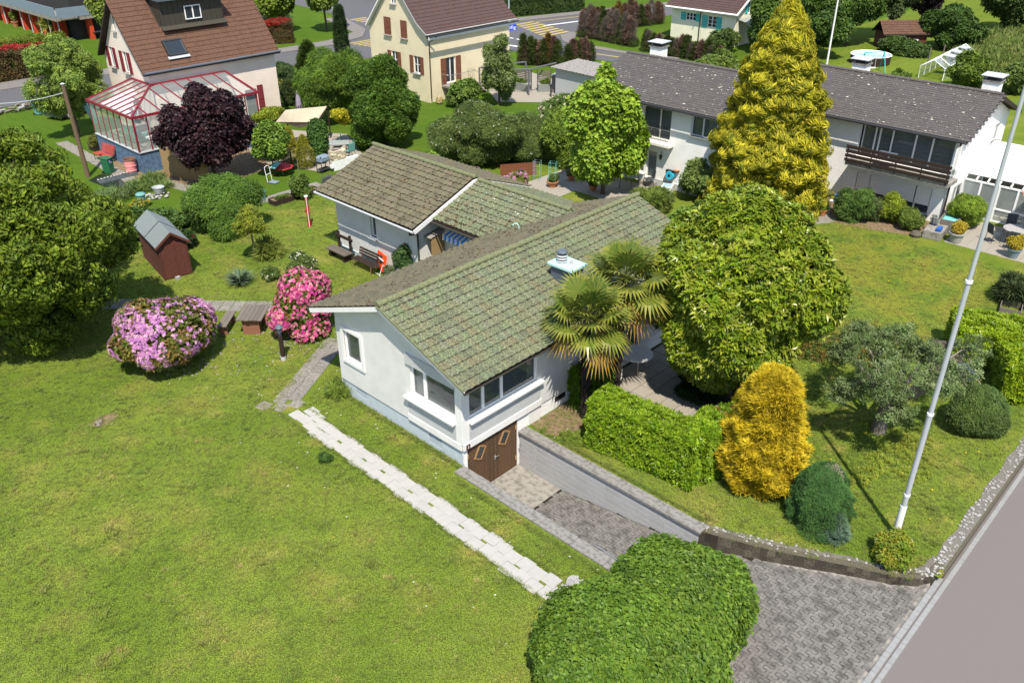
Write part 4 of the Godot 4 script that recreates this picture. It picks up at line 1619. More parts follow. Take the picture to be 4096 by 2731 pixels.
	lay(roof, "roof_tile", green, slope(Vector3(-0.42, 4.83, -3.3), X, DS, 13.7, 4.22, 0.2978, 0.325), 230)
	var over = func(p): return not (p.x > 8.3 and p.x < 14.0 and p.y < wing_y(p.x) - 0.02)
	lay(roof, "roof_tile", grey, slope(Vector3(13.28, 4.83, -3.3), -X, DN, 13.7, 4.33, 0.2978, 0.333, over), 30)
	ridge_caps(roof, Vector3(-0.46, 4.86, -3.3), Vector3(13.3, 4.86, -3.3), 0.125, "tile_ridge", 0.42)
	# red clay pieces and mortar at the west verge
	for i in 13:
		a = Acc.new()
		var p = Vector3(-0.43, 4.80, -3.3) + DS * (i * 0.325 + 0.1)
		a.box(p + Vector3(-0.01, 0.0, 0), Vector3(0.07, 0.05, 0.32), Basis(X, DS.cross(X), DS) if DS.cross(X).y > 0 else Basis(X, -DS.cross(X), DS))
		put(a, "verge_tile", "tile_ridge", roof)
	a = Acc.new()
	var bs = Basis(X, Vector3(0, 1, SK).normalized(), DS)
	var bn = Basis(X, Vector3(0, 1, -SK).normalized(), -DN)
	for x in [-0.405, 13.285]:
		a.box(Vector3(x, 4.70, -3.3) + DS * 2.08, Vector3(0.04, 0.16, 4.16), bs)
		a.box(Vector3(x, 4.70, -3.3) + DN * 2.15, Vector3(0.04, 0.16, 4.3), bn)
	put(a, "verge_board", "trim_white", roof)
	# soffits
	a = Acc.new()
	deck(a, Vector3(-0.36, 4.70, -3.3) + DS * 3.5, X, DS, 13.58, 0.6, 0.02)
	deck(a, Vector3(-0.36, 4.70, -3.3) + DN * 3.35, X, DN, 13.58, 0.9, 0.02)
	deck(a, Vector3(-0.36, 4.70, -3.3), X, DS, 0.36, 4.1, 0.02)
	deck(a, Vector3(-0.36, 4.70, -3.3), X, DN, 0.36, 4.2, 0.02)
	put(a, "soffit", "trim_white", roof)
	for s in [[0.66, 3.32], [-7.44, 3.26]]:
		a = Acc.new()
		var n = 8
		for i in n:
			var a0 = PI + PI * i / n
			var a1 = PI + PI * (i + 1) / n
			a.quad(Vector3(-0.46, s[1] + 0.075 * sin(a0), s[0] + 0.075 * cos(a0)), Vector3(-0.46, s[1] + 0.075 * sin(a1), s[0] + 0.075 * cos(a1)), Vector3(13.3, s[1] + 0.075 * sin(a1), s[0] + 0.075 * cos(a1)), Vector3(13.3, s[1] + 0.075 * sin(a0), s[0] + 0.075 * cos(a0)))
			a.tri(Vector3(-0.46, s[1], s[0]), Vector3(-0.46, s[1] + 0.075 * sin(a0), s[0] + 0.075 * cos(a0)), Vector3(-0.46, s[1] + 0.075 * sin(a1), s[0] + 0.075 * cos(a1)))
		a.tube([Vector3(-0.46, s[1], s[0] + 0.075 * signf(s[0])), Vector3(13.3, s[1], s[0] + 0.075 * signf(s[0]))], 0.012, 6)
		put(a, "gutter", "copper_brown", roof)
	# chimney with a green copper plate
	a = Acc.new()
	a.box(Vector3(6.23, 4.2, -1.1), Vector3(0.64, 1.0, 0.94))
	var ch = put(a, "chimney", "slate_sheet", roof)
	a = Acc.new()
	a.box(Vector3(6.23, 4.745, -1.1), Vector3(0.84, 0.1, 1.14), Basis(), 0.01)
	put(a, "chimney_plate", "copper_green", ch)
	a = Acc.new()
	a.lathe(Vector3(6.18, 4.79, -1.3), [Vector2(0.15, 0), Vector2(0.15, 0.34), Vector2(0, 0.34)], 20)
	var flue = put(a, "flue", "black", ch)
	for i in 3:
		a = Acc.new()
		a.lathe(Vector3(6.18, 4.83 + i * 0.1, -1.3), [Vector2(0.16, -0.01), Vector2(0.2, 0.0), Vector2(0.18, 0.045), Vector2(0.15, 0.045)], 20)
		put(a, "flue_ring", "zinc", flue)
	a = Acc.new()
	a.lathe(Vector3(6.18, 5.13, -1.3), [Vector2(0.16, 0), Vector2(0.2, 0.02), Vector2(0.19, 0.06), Vector2(0.14, 0.1), Vector2(0, 0.11)], 20)
	put(a, "flue_cap", "slate_sheet", flue)
	a = Acc.new()
	a.box(Vector3(6.25, 4.80, -0.93), Vector3(0.24, 0.02, 0.24))
	a.lathe(Vector3(6.25, 4.81, -0.93), [Vector2(0.06, 0), Vector2(0.06, 0.1), Vector2(0.045, 0.1), Vector2(0.045, 0.02), Vector2(0, 0.02)], 14)
	put(a, "vent_pipe", "zinc", ch)
	a = Acc.new()
	a.box(Vector3(5.87, 4.02, -1.1) + Vector3(0, -0.02, 0), Vector3(0.1, 0.02, 1.5), bs)
	put(a, "flashing", "zinc", ch)
	# vent hook by the valley
	a = Acc.new()
	a.tube([Vector3(8.85, 3.6, -5.9), Vector3(8.85, 4.05, -5.9), Vector3(8.8, 4.15, -5.96), Vector3(8.72, 4.14, -6.04), Vector3(8.68, 4.06, -6.08)], 0.025, 7)
	put(a, "vent_hook", "copper_green", roof)
	# ---- the wing behind: high part, low part
	var W = -X
	var DW = Vector3(-1, -SK, 0).normalized()
	var DE = Vector3(1, -SK, 0).normalized()
	a = Acc.new()
	a.wall(Vector3(7.75, 0, -17.13), Z, -X, [Vector2(0, 3.12), Vector2(6.13, 3.12)], -0.3, [Rect2(2.66, 1.45, 0.42, 1.05)], 0.2)
	a.wall(Vector3(14.0, 0, -17.13), -X, -Z, [Vector2(0, 3.12), Vector2(3.12, 4.3), Vector2(6.25, 3.12)], -0.3, [])
	a.wall(Vector3(7.75, 0, -11.0), X, Z, [Vector2(0, 3.12), Vector2(3.13, 4.3), Vector2(6.25, 3.12)], -0.3, [Rect2(1.2, 0.1, 0.8, 2.0)], 0.1)
	a.wall(Vector3(14.0, 0, -6.3), -Z, X, [Vector2(0, 3.05), Vector2(10.83, 3.05)], -0.3, [])
	put(a, "wing_wall", "render_grey", t)
	a = Acc.new()
	a.wall(Vector3(9.0, 0, -11.0), Z, -X, [Vector2(0, 3.4), Vector2(4.6, 3.4)], -0.3, [Rect2(1.0, 0.2, 1.6, 1.9)], 0.1)
	put(a, "court_wall", "render_grey", t)
	window(t, Vector3(9.0, 0.2, -10.0), Z, -X, 1.6, 1.9, {"cuts": [0.5], "rec": 0.08})
	a = Acc.new()
	a.box(Vector3(7.73, 0.08, -14.1), Vector3(0.06, 0.4, 6.1))
	put(a, "plinth", "plinth_blue", t)
	window(t, Vector3(7.75, 1.45, -14.47), Z, -X, 0.42, 1.05, {"rec": 0.14, "fw": 0.06, "sill": "trim_white"})
	a = Acc.new()
	deck(a, Vector3(10.88, 4.44, -17.75), Z, DW, 7.2, 4.0)
	deck(a, Vector3(10.88, 4.44, -17.75), Z, DE, 7.2, 4.0)
	deck(a, Vector3(11.05, 4.28, -11.2), Z, DW, 6.6, 3.06)
	deck(a, Vector3(11.05, 4.28, -11.2), Z, DE, 6.6, 3.9)
	put(a, "wing_deck", "dark_wood", roof)
	var wt = []
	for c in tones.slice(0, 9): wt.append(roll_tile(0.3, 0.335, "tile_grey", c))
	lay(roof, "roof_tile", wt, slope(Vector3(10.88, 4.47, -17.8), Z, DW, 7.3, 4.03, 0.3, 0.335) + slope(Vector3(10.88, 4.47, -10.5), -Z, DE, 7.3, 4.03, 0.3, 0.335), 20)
	var lt = []
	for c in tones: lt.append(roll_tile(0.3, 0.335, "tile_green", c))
	var above = func(p): return p.y > main_y(p.z) - 0.03 or p.z < -8.0
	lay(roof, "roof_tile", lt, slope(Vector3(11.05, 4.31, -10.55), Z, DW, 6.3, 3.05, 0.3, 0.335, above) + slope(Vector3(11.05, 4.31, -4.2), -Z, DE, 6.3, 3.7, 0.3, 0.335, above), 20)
	ridge_caps(roof, Vector3(10.88, 4.50, -10.45), Vector3(10.88, 4.50, -17.85), 0.12, "tile_ridge", 0.42)
	ridge_caps(roof, Vector3(11.05, 4.34, -5.0), Vector3(11.05, 4.34, -10.55), 0.12, "tile_ridge", 0.42)
	a = Acc.new()
	var bw = Basis(DW, Vector3(-SK, 1, 0).normalized(), Z)
	var be = Basis(DE, Vector3(SK, 1, 0).normalized(), -Z)
	for z in [-17.77, -10.5]:
		a.box(Vector3(10.88, 4.34, z) + DW * 2.0, Vector3(4.02, 0.2, 0.04), bw)
		a.box(Vector3(10.88, 4.34, z) + DE * 2.0, Vector3(4.02, 0.2, 0.04), be)
	put(a, "wing_verge_board", "trim_white", roof)
	a = Acc.new()
	deck(a, Vector3(10.88, 4.335, -17.7) + DW * 3.3, Z, DW, 7.1, 0.66, 0.02)
	deck(a, Vector3(11.05, 4.175, -10.4) + DW * 2.1, Z, DW, 3.4, 0.9, 0.02)
	put(a, "wing_soffit", "trim_white", roof)
	a = Acc.new()
	a.tube([Vector3(7.06, 2.99, -17.8), Vector3(7.06, 2.97, -10.5)], 0.055, 8)
	put(a, "gutter", "zinc", roof)
	a = Acc.new()
	a.tube([Vector3(8.12, 3.16, -10.5), Vector3(8.12, 3.15, -7.5)], 0.05, 8)
	put(a, "gutter", "copper_brown", roof)
	a = Acc.new()
	a.tube([Vector3(7.08, 2.95, -10.75), Vector3(7.1, 2.78, -10.78), Vector3(7.62, 2.62, -10.9), Vector3(7.68, 2.5, -10.95), Vector3(7.68, 0.0, -10.95)], 0.045, 8)
	put(a, "downpipe", "copper_brown", t)
	# corrugated porch canopy with an ochre side panel and a brown door
	a = Acc.new()
	for i in 14:
		var z0 = -11.45 + i * 0.065
		var h0 = 0.02 * (i % 2)
		var h1 = 0.02 * ((i + 1) % 2)
		a.quad(Vector3(8.05, 2.36 + h0, z0), Vector3(8.05, 2.36 + h1, z0 + 0.065), Vector3(9.25, 2.56 + h1, z0 + 0.065), Vector3(9.25, 2.56 + h0, z0))
	put(a, "porch_canopy", "eternit", t)
	a = Acc.new()
	a.box(Vector3(8.55, 1.15, -10.62), Vector3(0.75, 2.35, 0.06))
	put(a, "porch_panel", "bamboo", t)
	a = Acc.new()
	a.box(Vector3(9.2, 1.1, -10.95), Vector3(0.7, 2.0, 0.06))
	put(a, "porch_door", "brown_shutter", t)
	# blue and white striped awning over the court
	var aw = Node3D.new()
	aw.name = "awning"
	t.add_child(aw)
	for i in 14:
		a = Acc.new()
		var z0 = -10.3 + i * 0.135
		a.quad(Vector3(8.95, 2.62, z0), Vector3(8.95, 2.62, z0 + 0.135), Vector3(8.55, 2.5, z0 + 0.135), Vector3(8.55, 2.5, z0))
		a.quad(Vector3(8.55, 2.5, z0), Vector3(8.55, 2.5, z0 + 0.135), Vector3(8.54, 2.28 - 0.03 * (i % 2), z0 + 0.135), Vector3(8.54, 2.28 - 0.03 * ((i + 1) % 2), z0))
		put(a, "stripe", "blue_stripe" if i % 2 else "canvas_white", aw)
	# moss cushions and pale lichen on the shaded slopes
	var xf = []
	var cols = []
	var am = Acc.new()
	am.lathe(Vector3.ZERO, [Vector2(1.0, -0.2), Vector2(0.85, 0.45), Vector2(0.4, 0.75), Vector2(0, 0.8)], 7)
	var mossm = am.mesh(M.moss)
	for i in 2600:
		var p
		if i % 3 < 2:
			p = Vector3(rf(-0.3, 12.5), 0, rf(-7.4, -3.7))
			p.y = main_y(p.z) + 0.05
			if not over.call(p): continue
			if n2.get_noise_2d(p.x * 9, p.z * 9) + 0.35 * smoothstep(4.0, 9.0, p.x) < rf(-0.1, 0.3): continue
		elif i % 9 == 2:
			p = Vector3(rf(7.2, 10.6), 0, rf(-17.6, -10.7))
			p.y = 4.48 - SK * absf(p.x - 10.88) + 0.04
			if p.x > 9.5 and rng.randf() < 0.7: continue
		else:
			p = Vector3(rf(8.2, 10.5), 0, rf(-10.4, -5.0))
			p.y = wing_y(p.x) + 0.05
			if p.y < main_y(p.z) or rng.randf() < smoothstep(8.6, 10.0, p.x): continue
		var s = rf(0.016, 0.042) * (1.4 if rng.randf() < 0.2 else 1.0)
		xf.append(Transform3D(Basis(V, rf(0, 6)).scaled(Vector3(s * 1.3, s * 0.7, s)), p))
		cols.append(Color.WHITE)
	for i in 90:
		var p = Vector3(rf(0, 12), 0, rf(-3.0, 0.5))
		p.y = main_y(p.z) + 0.045
		var s = rf(0.012, 0.028)
		xf.append(Transform3D(Basis().scaled(Vector3(s, s * 0.6, s)), p))
		cols.append(Color.WHITE)
	many(roof, "moss_cushions", mossm, xf, cols).set_meta("kind", "stuff")
	am = Acc.new()
	am.lathe(Vector3.ZERO, [Vector2(1.0, -0.1), Vector2(0.8, 0.12), Vector2(0, 0.16)], 8)
	var spot = am.mesh(M.lichen_spot)
	xf = []
	cols = []
	for i in 120:
		var p
		if i % 2: p = Vector3(rf(9.4, 10.9), 0, rf(-10.3, -6.0)); p.y = wing_y(p.x) + 0.05
		else: p = Vector3(rf(0, 12), 0, rf(-3.1, 0.5)); p.y = main_y(p.z) + 0.045
		var s = rf(0.015, 0.05) if i % 2 else rf(0.008, 0.02)
		xf.append(Transform3D(Basis(V, rf(0, 6)).scaled(Vector3(s, s * 0.3, s)), p))
		cols.append(Color.WHITE)
	many(roof, "lichen_spots", spot, xf, cols).set_meta("kind", "stuff")


# ---- furniture -------------------------------------------------------------------------------------
func legs4(t, w, d, h, r, m):
	for s in [[-1, -1], [1, -1], [-1, 1], [1, 1]]:
		var a = Acc.new()
		a.tube([Vector3(s[0] * w * 1.06, 0, s[1] * d * 1.06), Vector3(s[0] * w, h, s[1] * d)], r, 6)
		put(a, "leg", m, t)


func chair(label, at, turn, frame, cloth, group = ""):
	var t = thing("garden_chair", label, "chair", at, turn, group)
	legs4(t, 0.24, 0.22, 0.44, 0.014, frame)
	var a = Acc.new()
	a.box(Vector3(0, 0.45, 0), Vector3(0.5, 0.025, 0.46), Basis(), 0.006)
	put(a, "seat", cloth, t)
	a = Acc.new()
	a.box(Vector3(0, 0.74, -0.29), Vector3(0.48, 0.52, 0.025), Basis(Vector3.RIGHT, -0.18), 0.006)
	put(a, "backrest", cloth, t)
	for s in [-1, 1]:
		a = Acc.new()
		a.tube([Vector3(s * 0.26, 0.44, 0.2), Vector3(s * 0.27, 0.66, 0.2), Vector3(s * 0.27, 0.67, -0.26)], 0.014, 6)
		put(a, "armrest", frame, t)
	return t


func table(called, label, at, turn, L, W, h, top, leg, round_ = false):
	var t = thing(called, label, "table", at, turn)
	var a = Acc.new()
	if round_: a.lathe(Vector3.ZERO, [Vector2(0, h - 0.04), Vector2(W, h - 0.04), Vector2(W * 1.01, h - 0.02), Vector2(W, h), Vector2(0, h)], 28)
	else: a.box(Vector3(0, h - 0.02, 0), Vector3(L, 0.04, W), Basis(), 0.008)
	put(a, "tabletop", top, t)
	if round_: legs4(t, W * 0.45, W * 0.45, h - 0.04, 0.018, leg)
	else: legs4(t, L * 0.45, W * 0.42, h - 0.04, 0.02, leg)
	return t


func pot_plant(label, at, r, h, m, kind, count, size, pal, R, cy):
	var t = thing("potted_plant", label, "potted plant", at)
	var a = Acc.new()
	a.lathe(Vector3.ZERO, [Vector2(0, 0), Vector2(r * 0.68, 0), Vector2(r * 0.95, h * 0.85), Vector2(r * 1.08, h * 0.87), Vector2(r * 1.08, h), Vector2(r * 0.9, h), Vector2(r * 0.85, h * 0.9), Vector2(0, h * 0.9)], 18)
	put(a, "pot", m, t)
	crown(t, "foliage", lobes(Vector3(0, h + cy, 0), R, 4), kind, count, size, pal)
	return t


func wheelie_bin(label, at, turn, m):
	var t = thing("wheeled_bin", label, "bin", at, turn)
	var a = Acc.new()
	a.slab(Vector3(0, 0.06, -0.25), Vector3.RIGHT, Vector3.UP, Vector3.BACK, [Vector2(-0.2, 0), Vector2(0.2, 0), Vector2(0.25, 0.88), Vector2(-0.25, 0.88)], 0.5)
	put(a, "body", m, t)
	a = Acc.new()
	a.box(Vector3(0, 0.97, 0), Vector3(0.54, 0.06, 0.58), Basis(Vector3.RIGHT, 0.08), 0.015)
	put(a, "lid", m, t)
	for s in [-1, 1]:
		a = Acc.new()
		a.tube([Vector3(s * 0.2, 0.08, -0.26), Vector3(s * 0.25, 0.08, -0.26)], 0.09, 12)
		put(a, "wheel", "black", t)
	return t


func G3(a): return [lin(a[0], a[1], a[2]), lin(a[0] * 0.72, a[1] * 0.78, a[2] * 0.8), lin(a[0] * 1.3, a[1] * 1.18, a[2] * 1.2)]


# ---- the bungalow's garden -------------------------------------------------------------------------
func make_garden():
	var cherry = G3([0.125, 0.185, 0.016])
	plant("cherry_tree", "large spreading cherry tree with hanging leaves at the left edge", "tree", -6.4, -19.8, 4.3, Vector3(5.3, 4.1, 5.3), "hang", 15000, 0.29, cherry, {"trunk": 0.26, "lobes": 60, "lobe": 0.22, "inner": 0.8, "droop": 0.1, "loose": 0.3, "limbs": 24})
	# rhododendrons
	var rleaf = [lin(0.11, 0.13, 0.02), lin(0.075, 0.115, 0.016), lin(0.17, 0.15, 0.025), lin(0.2, 0.12, 0.04)]
	plant("rhododendron", "large round rhododendron with lilac blossom beside the cherry tree", "shrub", -3.25, -12.95, 1.3, Vector3(2.35, 1.6, 2.1), "rosette", 3600, 0.17, rleaf, {"lobes": 14, "lobe": 0.42, "inner": 0.45, "flower": ["truss", 1500, 0.085, [lin(0.66, 0.32, 0.55), lin(0.56, 0.25, 0.54), lin(0.74, 0.44, 0.60), lin(0.5, 0.2, 0.5)], -0.16]})
	plant("rhododendron", "dense rhododendron covered in hot pink blossom at the bungalow corner", "shrub", 1.65, -11.2, 1.2, Vector3(1.55, 1.45, 1.4), "rosette", 1500, 0.16, rleaf, {"lobes": 10, "lobe": 0.42, "flower": ["truss", 1150, 0.09, [lin(0.78, 0.12, 0.34), lin(0.82, 0.24, 0.40), lin(0.62, 0.05, 0.32), lin(0.85, 0.36, 0.46)]]})
	# weathered picnic table and bench
	var t = thing("picnic_table", "weathered grey plank table between the two rhododendrons", "table", Vector3(0.35, 0, -13.0), -0.82)
	var a
	for i in 6:
		a = Acc.new()
		a.col = gray(rf(0.8, 1.25))
		a.box(Vector3(-0.45 + i * 0.18, 0.74, rf(-0.02, 0.02)), Vector3(0.172, 0.05, 1.35), Basis(), 0.006)
		put(a, "plank", "grey_wood", t)
	for s in [-1, 1]:
		a = Acc.new()
		a.box(Vector3(0, 0.36, s * 0.45), Vector3(0.7, 0.72, 0.09))
		put(a, "leg", "brick_red", t)
	for k in 2:
		var b = thing("garden_bench", ["low grey plank bench left of the weathered picnic table", "low grey plank bench under the pink rhododendron"][k], "bench", [Vector3(-0.42, 0, -13.85), Vector3(1.0, 0, -12.1)][k], -0.82, "benches of the picnic table")
		for i in 2:
			a = Acc.new()
			a.col = gray(rf(0.85, 1.25))
			a.box(Vector3(-0.1 + i * 0.2, 0.44, 0), Vector3(0.19, 0.05, 1.4), Basis(), 0.006)
			put(a, "plank", "grey_wood", b)
		for s in [-1, 1]:
			a = Acc.new()
			a.box(Vector3(0, 0.21, s * 0.5), Vector3(0.3, 0.42, 0.09))
			put(a, "leg", "brick_red", b)
	# lamp on a wooden post
	t = thing("garden_lamp", "black lantern on a rough wooden post in front of pink rhododendron", "lamp", Vector3(-0.25, 0, -10.0))
	a = Acc.new()
	a.tube([Vector3(0, 0, 0), Vector3(0.0, 1.1, 0.02)], [0.10, 0.085], 8)
	put(a, "post", "dark_wood", t)
	a = Acc.new()
	a.tube([Vector3(0, 0, 0), Vector3(0.0, 0.16, 0.0)], 0.112, 8)
	put(a, "post_shoe", "zinc", t)
	a = Acc.new()
	a.lathe(Vector3(0, 1.1, 0.02), [Vector2(0.04, 0), Vector2(0.05, 0.08), Vector2(0.09, 0.1), Vector2(0.13, 0.34)], 6)
	a.lathe(Vector3(0, 1.44, 0.02), [Vector2(0.17, 0), Vector2(0.1, 0.09), Vector2(0.03, 0.13), Vector2(0.02, 0.18), Vector2(0, 0.19)], 6)
	put(a, "lantern", "slate_sheet", t)
	# tree stump with bare soil
	t = thing("tree_stump", "rotten grey tree stump with bare soil in the front lawn", "stump", Vector3(-7.1, 0, -10.9))
	a = Acc.new()
	for i in 5:
		var p = Vector3(rf(-0.22, 0.22), 0, rf(-0.15, 0.15))
		a.tube([p, p + Vector3(rf(-0.06, 0.06), rf(0.06, 0.16), rf(-0.06, 0.06))], [0.11, 0.06], 7)
	put(a, "wood", "bark_pale", t)
	a = Acc.new()
	var poly = []
	for i in 14: poly.append(Vector2(cos(i * TAU / 14) * 0.55 + 0.22, sin(i * TAU / 14) * 0.32 - 0.14) * rf(0.8, 1.1))
	a.sheet(poly, 0.014)
	put(a, "bare_soil", "soil", t)
	# shed
	t = thing("garden_shed", "small reddish brown timber shed with grey felt roof", "shed", Vector3(0.85, 0, -21.6), -0.17)
	var w = 0.62
	var L = 1.65
	var he = 1.75
	var hr = 2.3
	a = Acc.new()
	a.slab(Vector3(0, 0, -L), Vector3.RIGHT, Vector3.UP, Vector3.BACK, [Vector2(-w, 0), Vector2(w, 0), Vector2(w, he), Vector2(0, hr - 0.05), Vector2(-w, he)], 2 * L - 0.03)
	put(a, "carcass", "shed_wood", t)
	for i in 17:
		var y = 0.05 + i * 0.1
		for s in [-1, 1]:
			a = Acc.new()
			a.col = gray(rf(0.8, 1.3))
			a.box(Vector3(s * (w + 0.012), y + 0.05, 0), Vector3(0.02, 0.104, 2 * L), Basis(Vector3.BACK, s * 0.1))
			put(a, "weatherboard", "shed_wood", t)
		for s in [-1, 1]:
			a = Acc.new()
			a.col = gray(rf(0.85, 1.5))
			a.box(Vector3(s * (w - 0.12), y + 0.05, L), Vector3(0.24, 0.104, 0.02), Basis(Vector3.RIGHT, -0.1))
			put(a, "weatherboard", "shed_wood", t)
	for i in 6:
		a = Acc.new()
		a.col = gray(rf(0.8, 1.2))
		a.box(Vector3(-0.32 + i * 0.128, 0.87, L + 0.02), Vector3(0.124, 1.62, 0.03), Basis(), 0.004)
		put(a, "door_board", "shed_wood", t)
	for s in [-1, 1]:
		a = Acc.new()
		a.col = gray(0.8)
		a.box(Vector3(s * (w - 0.01), he / 2, L + 0.012), Vector3(0.1, he, 0.03))
		put(a, "corner_post", "shed_wood", t)
	a = Acc.new()
	var ps = Vector3(0.74, he - 0.1, 0)
	for s in [-1, 1]:
		var P = [Vector3(0, hr, L + 0.12), Vector3(s * 0.78, he - 0.05, L + 0.12), Vector3(s * 0.78, he - 0.05, -L - 0.1), Vector3(0, hr, -L - 0.1)]
		var dn = Vector3(0, -0.05, 0)
		if s > 0: a.quad(P[3], P[2], P[1], P[0])
		else: a.quad(P[0], P[1], P[2], P[3])
		a.quad(P[0] + dn, P[1] + dn, P[2] + dn, P[3] + dn)
		a.quad(P[1], P[2], P[2] + dn, P[1] + dn)
		a.quad(P[0], P[1], P[1] + dn, P[0] + dn)
	put(a, "roof", "felt_grey", t)
	for s in [-1, 1]:
		a = Acc.new()
		a.col = gray(1.5)
		a.bar(Vector3(0, hr - 0.06, L + 0.14), Vector3(s * 0.79, he - 0.12, L + 0.14), 0.03, 0.1)
		put(a, "bargeboard", "shed_wood", t)
		a = Acc.new()
		a.bar(Vector3(0, hr + 0.012, 0.15), Vector3(s * 0.78, he - 0.035, 0.15), 0.05, 0.012)
		put(a, "felt_batten", "metal_dark", t)
	a = Acc.new()
	a.box(Vector3(-0.1, 0.07, L + 0.22), Vector3(0.22, 0.14, 0.14), Basis(Vector3.UP, 0.3))
	solo(a, "door_stone", "stone", "pale stone block lying before the shed door", "stone", Vector3(0.85, 0, -21.6), -0.17)
	# shrubs round the shed
	plant("willow_shrub", "big light green shrub with narrow leaves behind the shed", "shrub", 5.2, -23.2, 1.35, Vector3(2.0, 1.55, 1.8), "willow", 2600, 0.24, G3([0.10, 0.185, 0.025]), {"lobes": 10, "loose": 0.2})
	t = plant("young_tree", "slim young tree with yellowish crown right of the shed", "tree", 4.2, -19.2, 2.0, Vector3(0.8, 0.85, 0.8), "small", 800, 0.17, G3([0.18, 0.22, 0.02]), {"trunk": 0.05, "bark": "bark_pale", "lobes": 6, "limbs": 5})
	plant("grass_clump", "tall grassy weeds at the foot of the young tree", "plant", 4.9, -19.0, 0.3, Vector3(0.7, 0.45, 0.6), "sword", 60, 0.5, G3([0.15, 0.19, 0.03]), {"lobes": 3})
	t = thing("yucca", "blue green yucca with sword leaves in the lawn", "plant", Vector3(2.2, 0, -17.3))
	many(t, "leaves", CL.sword, [Transform3D(Basis().scaled(Vector3(0.75, 0.75, 0.75)), Vector3(0, 0.1, 0)), Transform3D(Basis(Vector3.UP, 1.0).scaled(Vector3(0.7, 0.6, 0.7)), Vector3(0.1, 0.1, 0)), Transform3D(Basis(Vector3.UP, 2.0).scaled(Vector3(0.6, 0.9, 0.6)), Vector3(0, 0.1, 0.1)), Transform3D(Basis(Vector3.UP, 3.0).scaled(Vector3(0.7, 0.8, 0.7)), Vector3(0, 0.1, 0.0)), Transform3D(Basis(Vector3.UP, 4.0).scaled(Vector3(0.7, 0.8, 0.7)), Vector3(0, 0.1, 0.0)), Transform3D(Basis(Vector3.UP, 5.0).scaled(Vector3(0.7, 0.8, 0.7)), Vector3(0, 0.1, 0.0)), Transform3D(Basis(Vector3.UP, 4.5).scaled(Vector3(0.8, 0.6, 0.8)), Vector3(0.05, 0.1, 0.0)), Transform3D(Basis(Vector3.UP, 5.5).scaled(Vector3(0.8, 0.7, 0.8)), Vector3(0, 0.1, 0.05)), Transform3D(Basis(Vector3.UP, 0.5).scaled(Vector3(0.8, 0.7, 0.8)), Vector3(0, 0.1, 0.05))], [lin(0.10, 0.16, 0.10), lin(0.12, 0.18, 0.11), lin(0.14, 0.19, 0.11), lin(0.1, 0.15, 0.09), lin(0.13, 0.18, 0.1), lin(0.1, 0.16, 0.1), lin(0.1, 0.16, 0.1), lin(0.12, 0.17, 0.1), lin(0.14, 0.2, 0.11)])
	for k in 3:
		plant("flowering_shrub", ["loose shrub with small white flowers behind pink rhododendron", "low airy plant with white flowers near the yucca", "thin stems with white flowers left of pink rhododendron"][k], "shrub", [4.6, 3.4, 3.7][k], [-15.8, -16.6, -15.2][k], [0.6, 0.35, 0.4][k], Vector3(0.8, 0.6, 0.7) * [1.0, 0.6, 0.6][k], "small", [420, 140, 160][k], 0.17, G3([0.10, 0.15, 0.03]), {"lobes": 6, "loose": 0.3, "group": "white flowering shrubs in the lawn", "flower": ["truss", [70, 26, 30][k], 0.05, [lin(0.8, 0.8, 0.7), lin(0.75, 0.72, 0.5)]]})
	plant("peony", "dark leafy peony with red flowers beside the shed", "plant", 2.6, -23.0, 0.4, Vector3(0.7, 0.5, 0.6), "broad", 220, 0.2, G3([0.035, 0.07, 0.018]), {"lobes": 4, "flower": ["truss", 9, 0.1, [lin(0.6, 0.01, 0.04)]]})
	# red post
	t = thing("red_post", "red painted post with a white cap standing in the lawn", "post", Vector3(8.38, 0, -20.7))
	a = Acc.new()
	a.lathe(Vector3.ZERO, [Vector2(0.09, 0), Vector2(0.085, 1.66), Vector2(0, 1.66)], 10)
	put(a, "shaft", "red_paint", t)
	a = Acc.new()
	a.lathe(Vector3(0, 1.66, 0), [Vector2(0.1, 0), Vector2(0.1, 0.06), Vector2(0, 0.08)], 10)
	put(a, "cap", "white_paint", t)
	a = Acc.new()
	a.box(Vector3(-0.05, 0.83, 0.07), Vector3(0.03, 1.64, 0.015), Basis(Vector3.UP, -0.7))
	put(a, "stripe", "white_paint", t)
	# beside the wing: rack, bench, red board, rose
	t = thing("log_rack", "dark wooden rack with a plank seat against the wing wall", "rack", Vector3(7.25, 0, -16.2))
	for z in [-0.45, 0.45]:
		a = Acc.new()
		a.col = gray(1.5)
		a.box(Vector3(0.15, 0.6, z), Vector3(0.1, 1.2, 0.1))
		put(a, "post", "dark_wood", t)
	a = Acc.new()
	a.col = gray(2.0)
	a.box(Vector3(0.1, 1.02, 0.05), Vector3(0.07, 0.13, 1.3))
	put(a, "rail", "dark_wood", t)
	for i in 2:
		a = Acc.new()
		a.col = gray(rf(0.5, 0.8))
		a.box(Vector3(-0.35 + i * 0.26, 0.42, 0.0), Vector3(0.25, 0.06, 1.5))
		put(a, "plank", "grey_wood", t)
	a = Acc.new()
	a.box(Vector3(-0.2, 0.2, -0.55), Vector3(0.4, 0.4, 0.12))
	a.box(Vector3(-0.2, 0.2, 0.55), Vector3(0.4, 0.4, 0.12))
	put(a, "foot", "dark_wood", t)
	t = thing("park_bench", "slatted dark bench with curved legs seen from behind", "bench", Vector3(7.1, 0, -14.2), PI / 2)
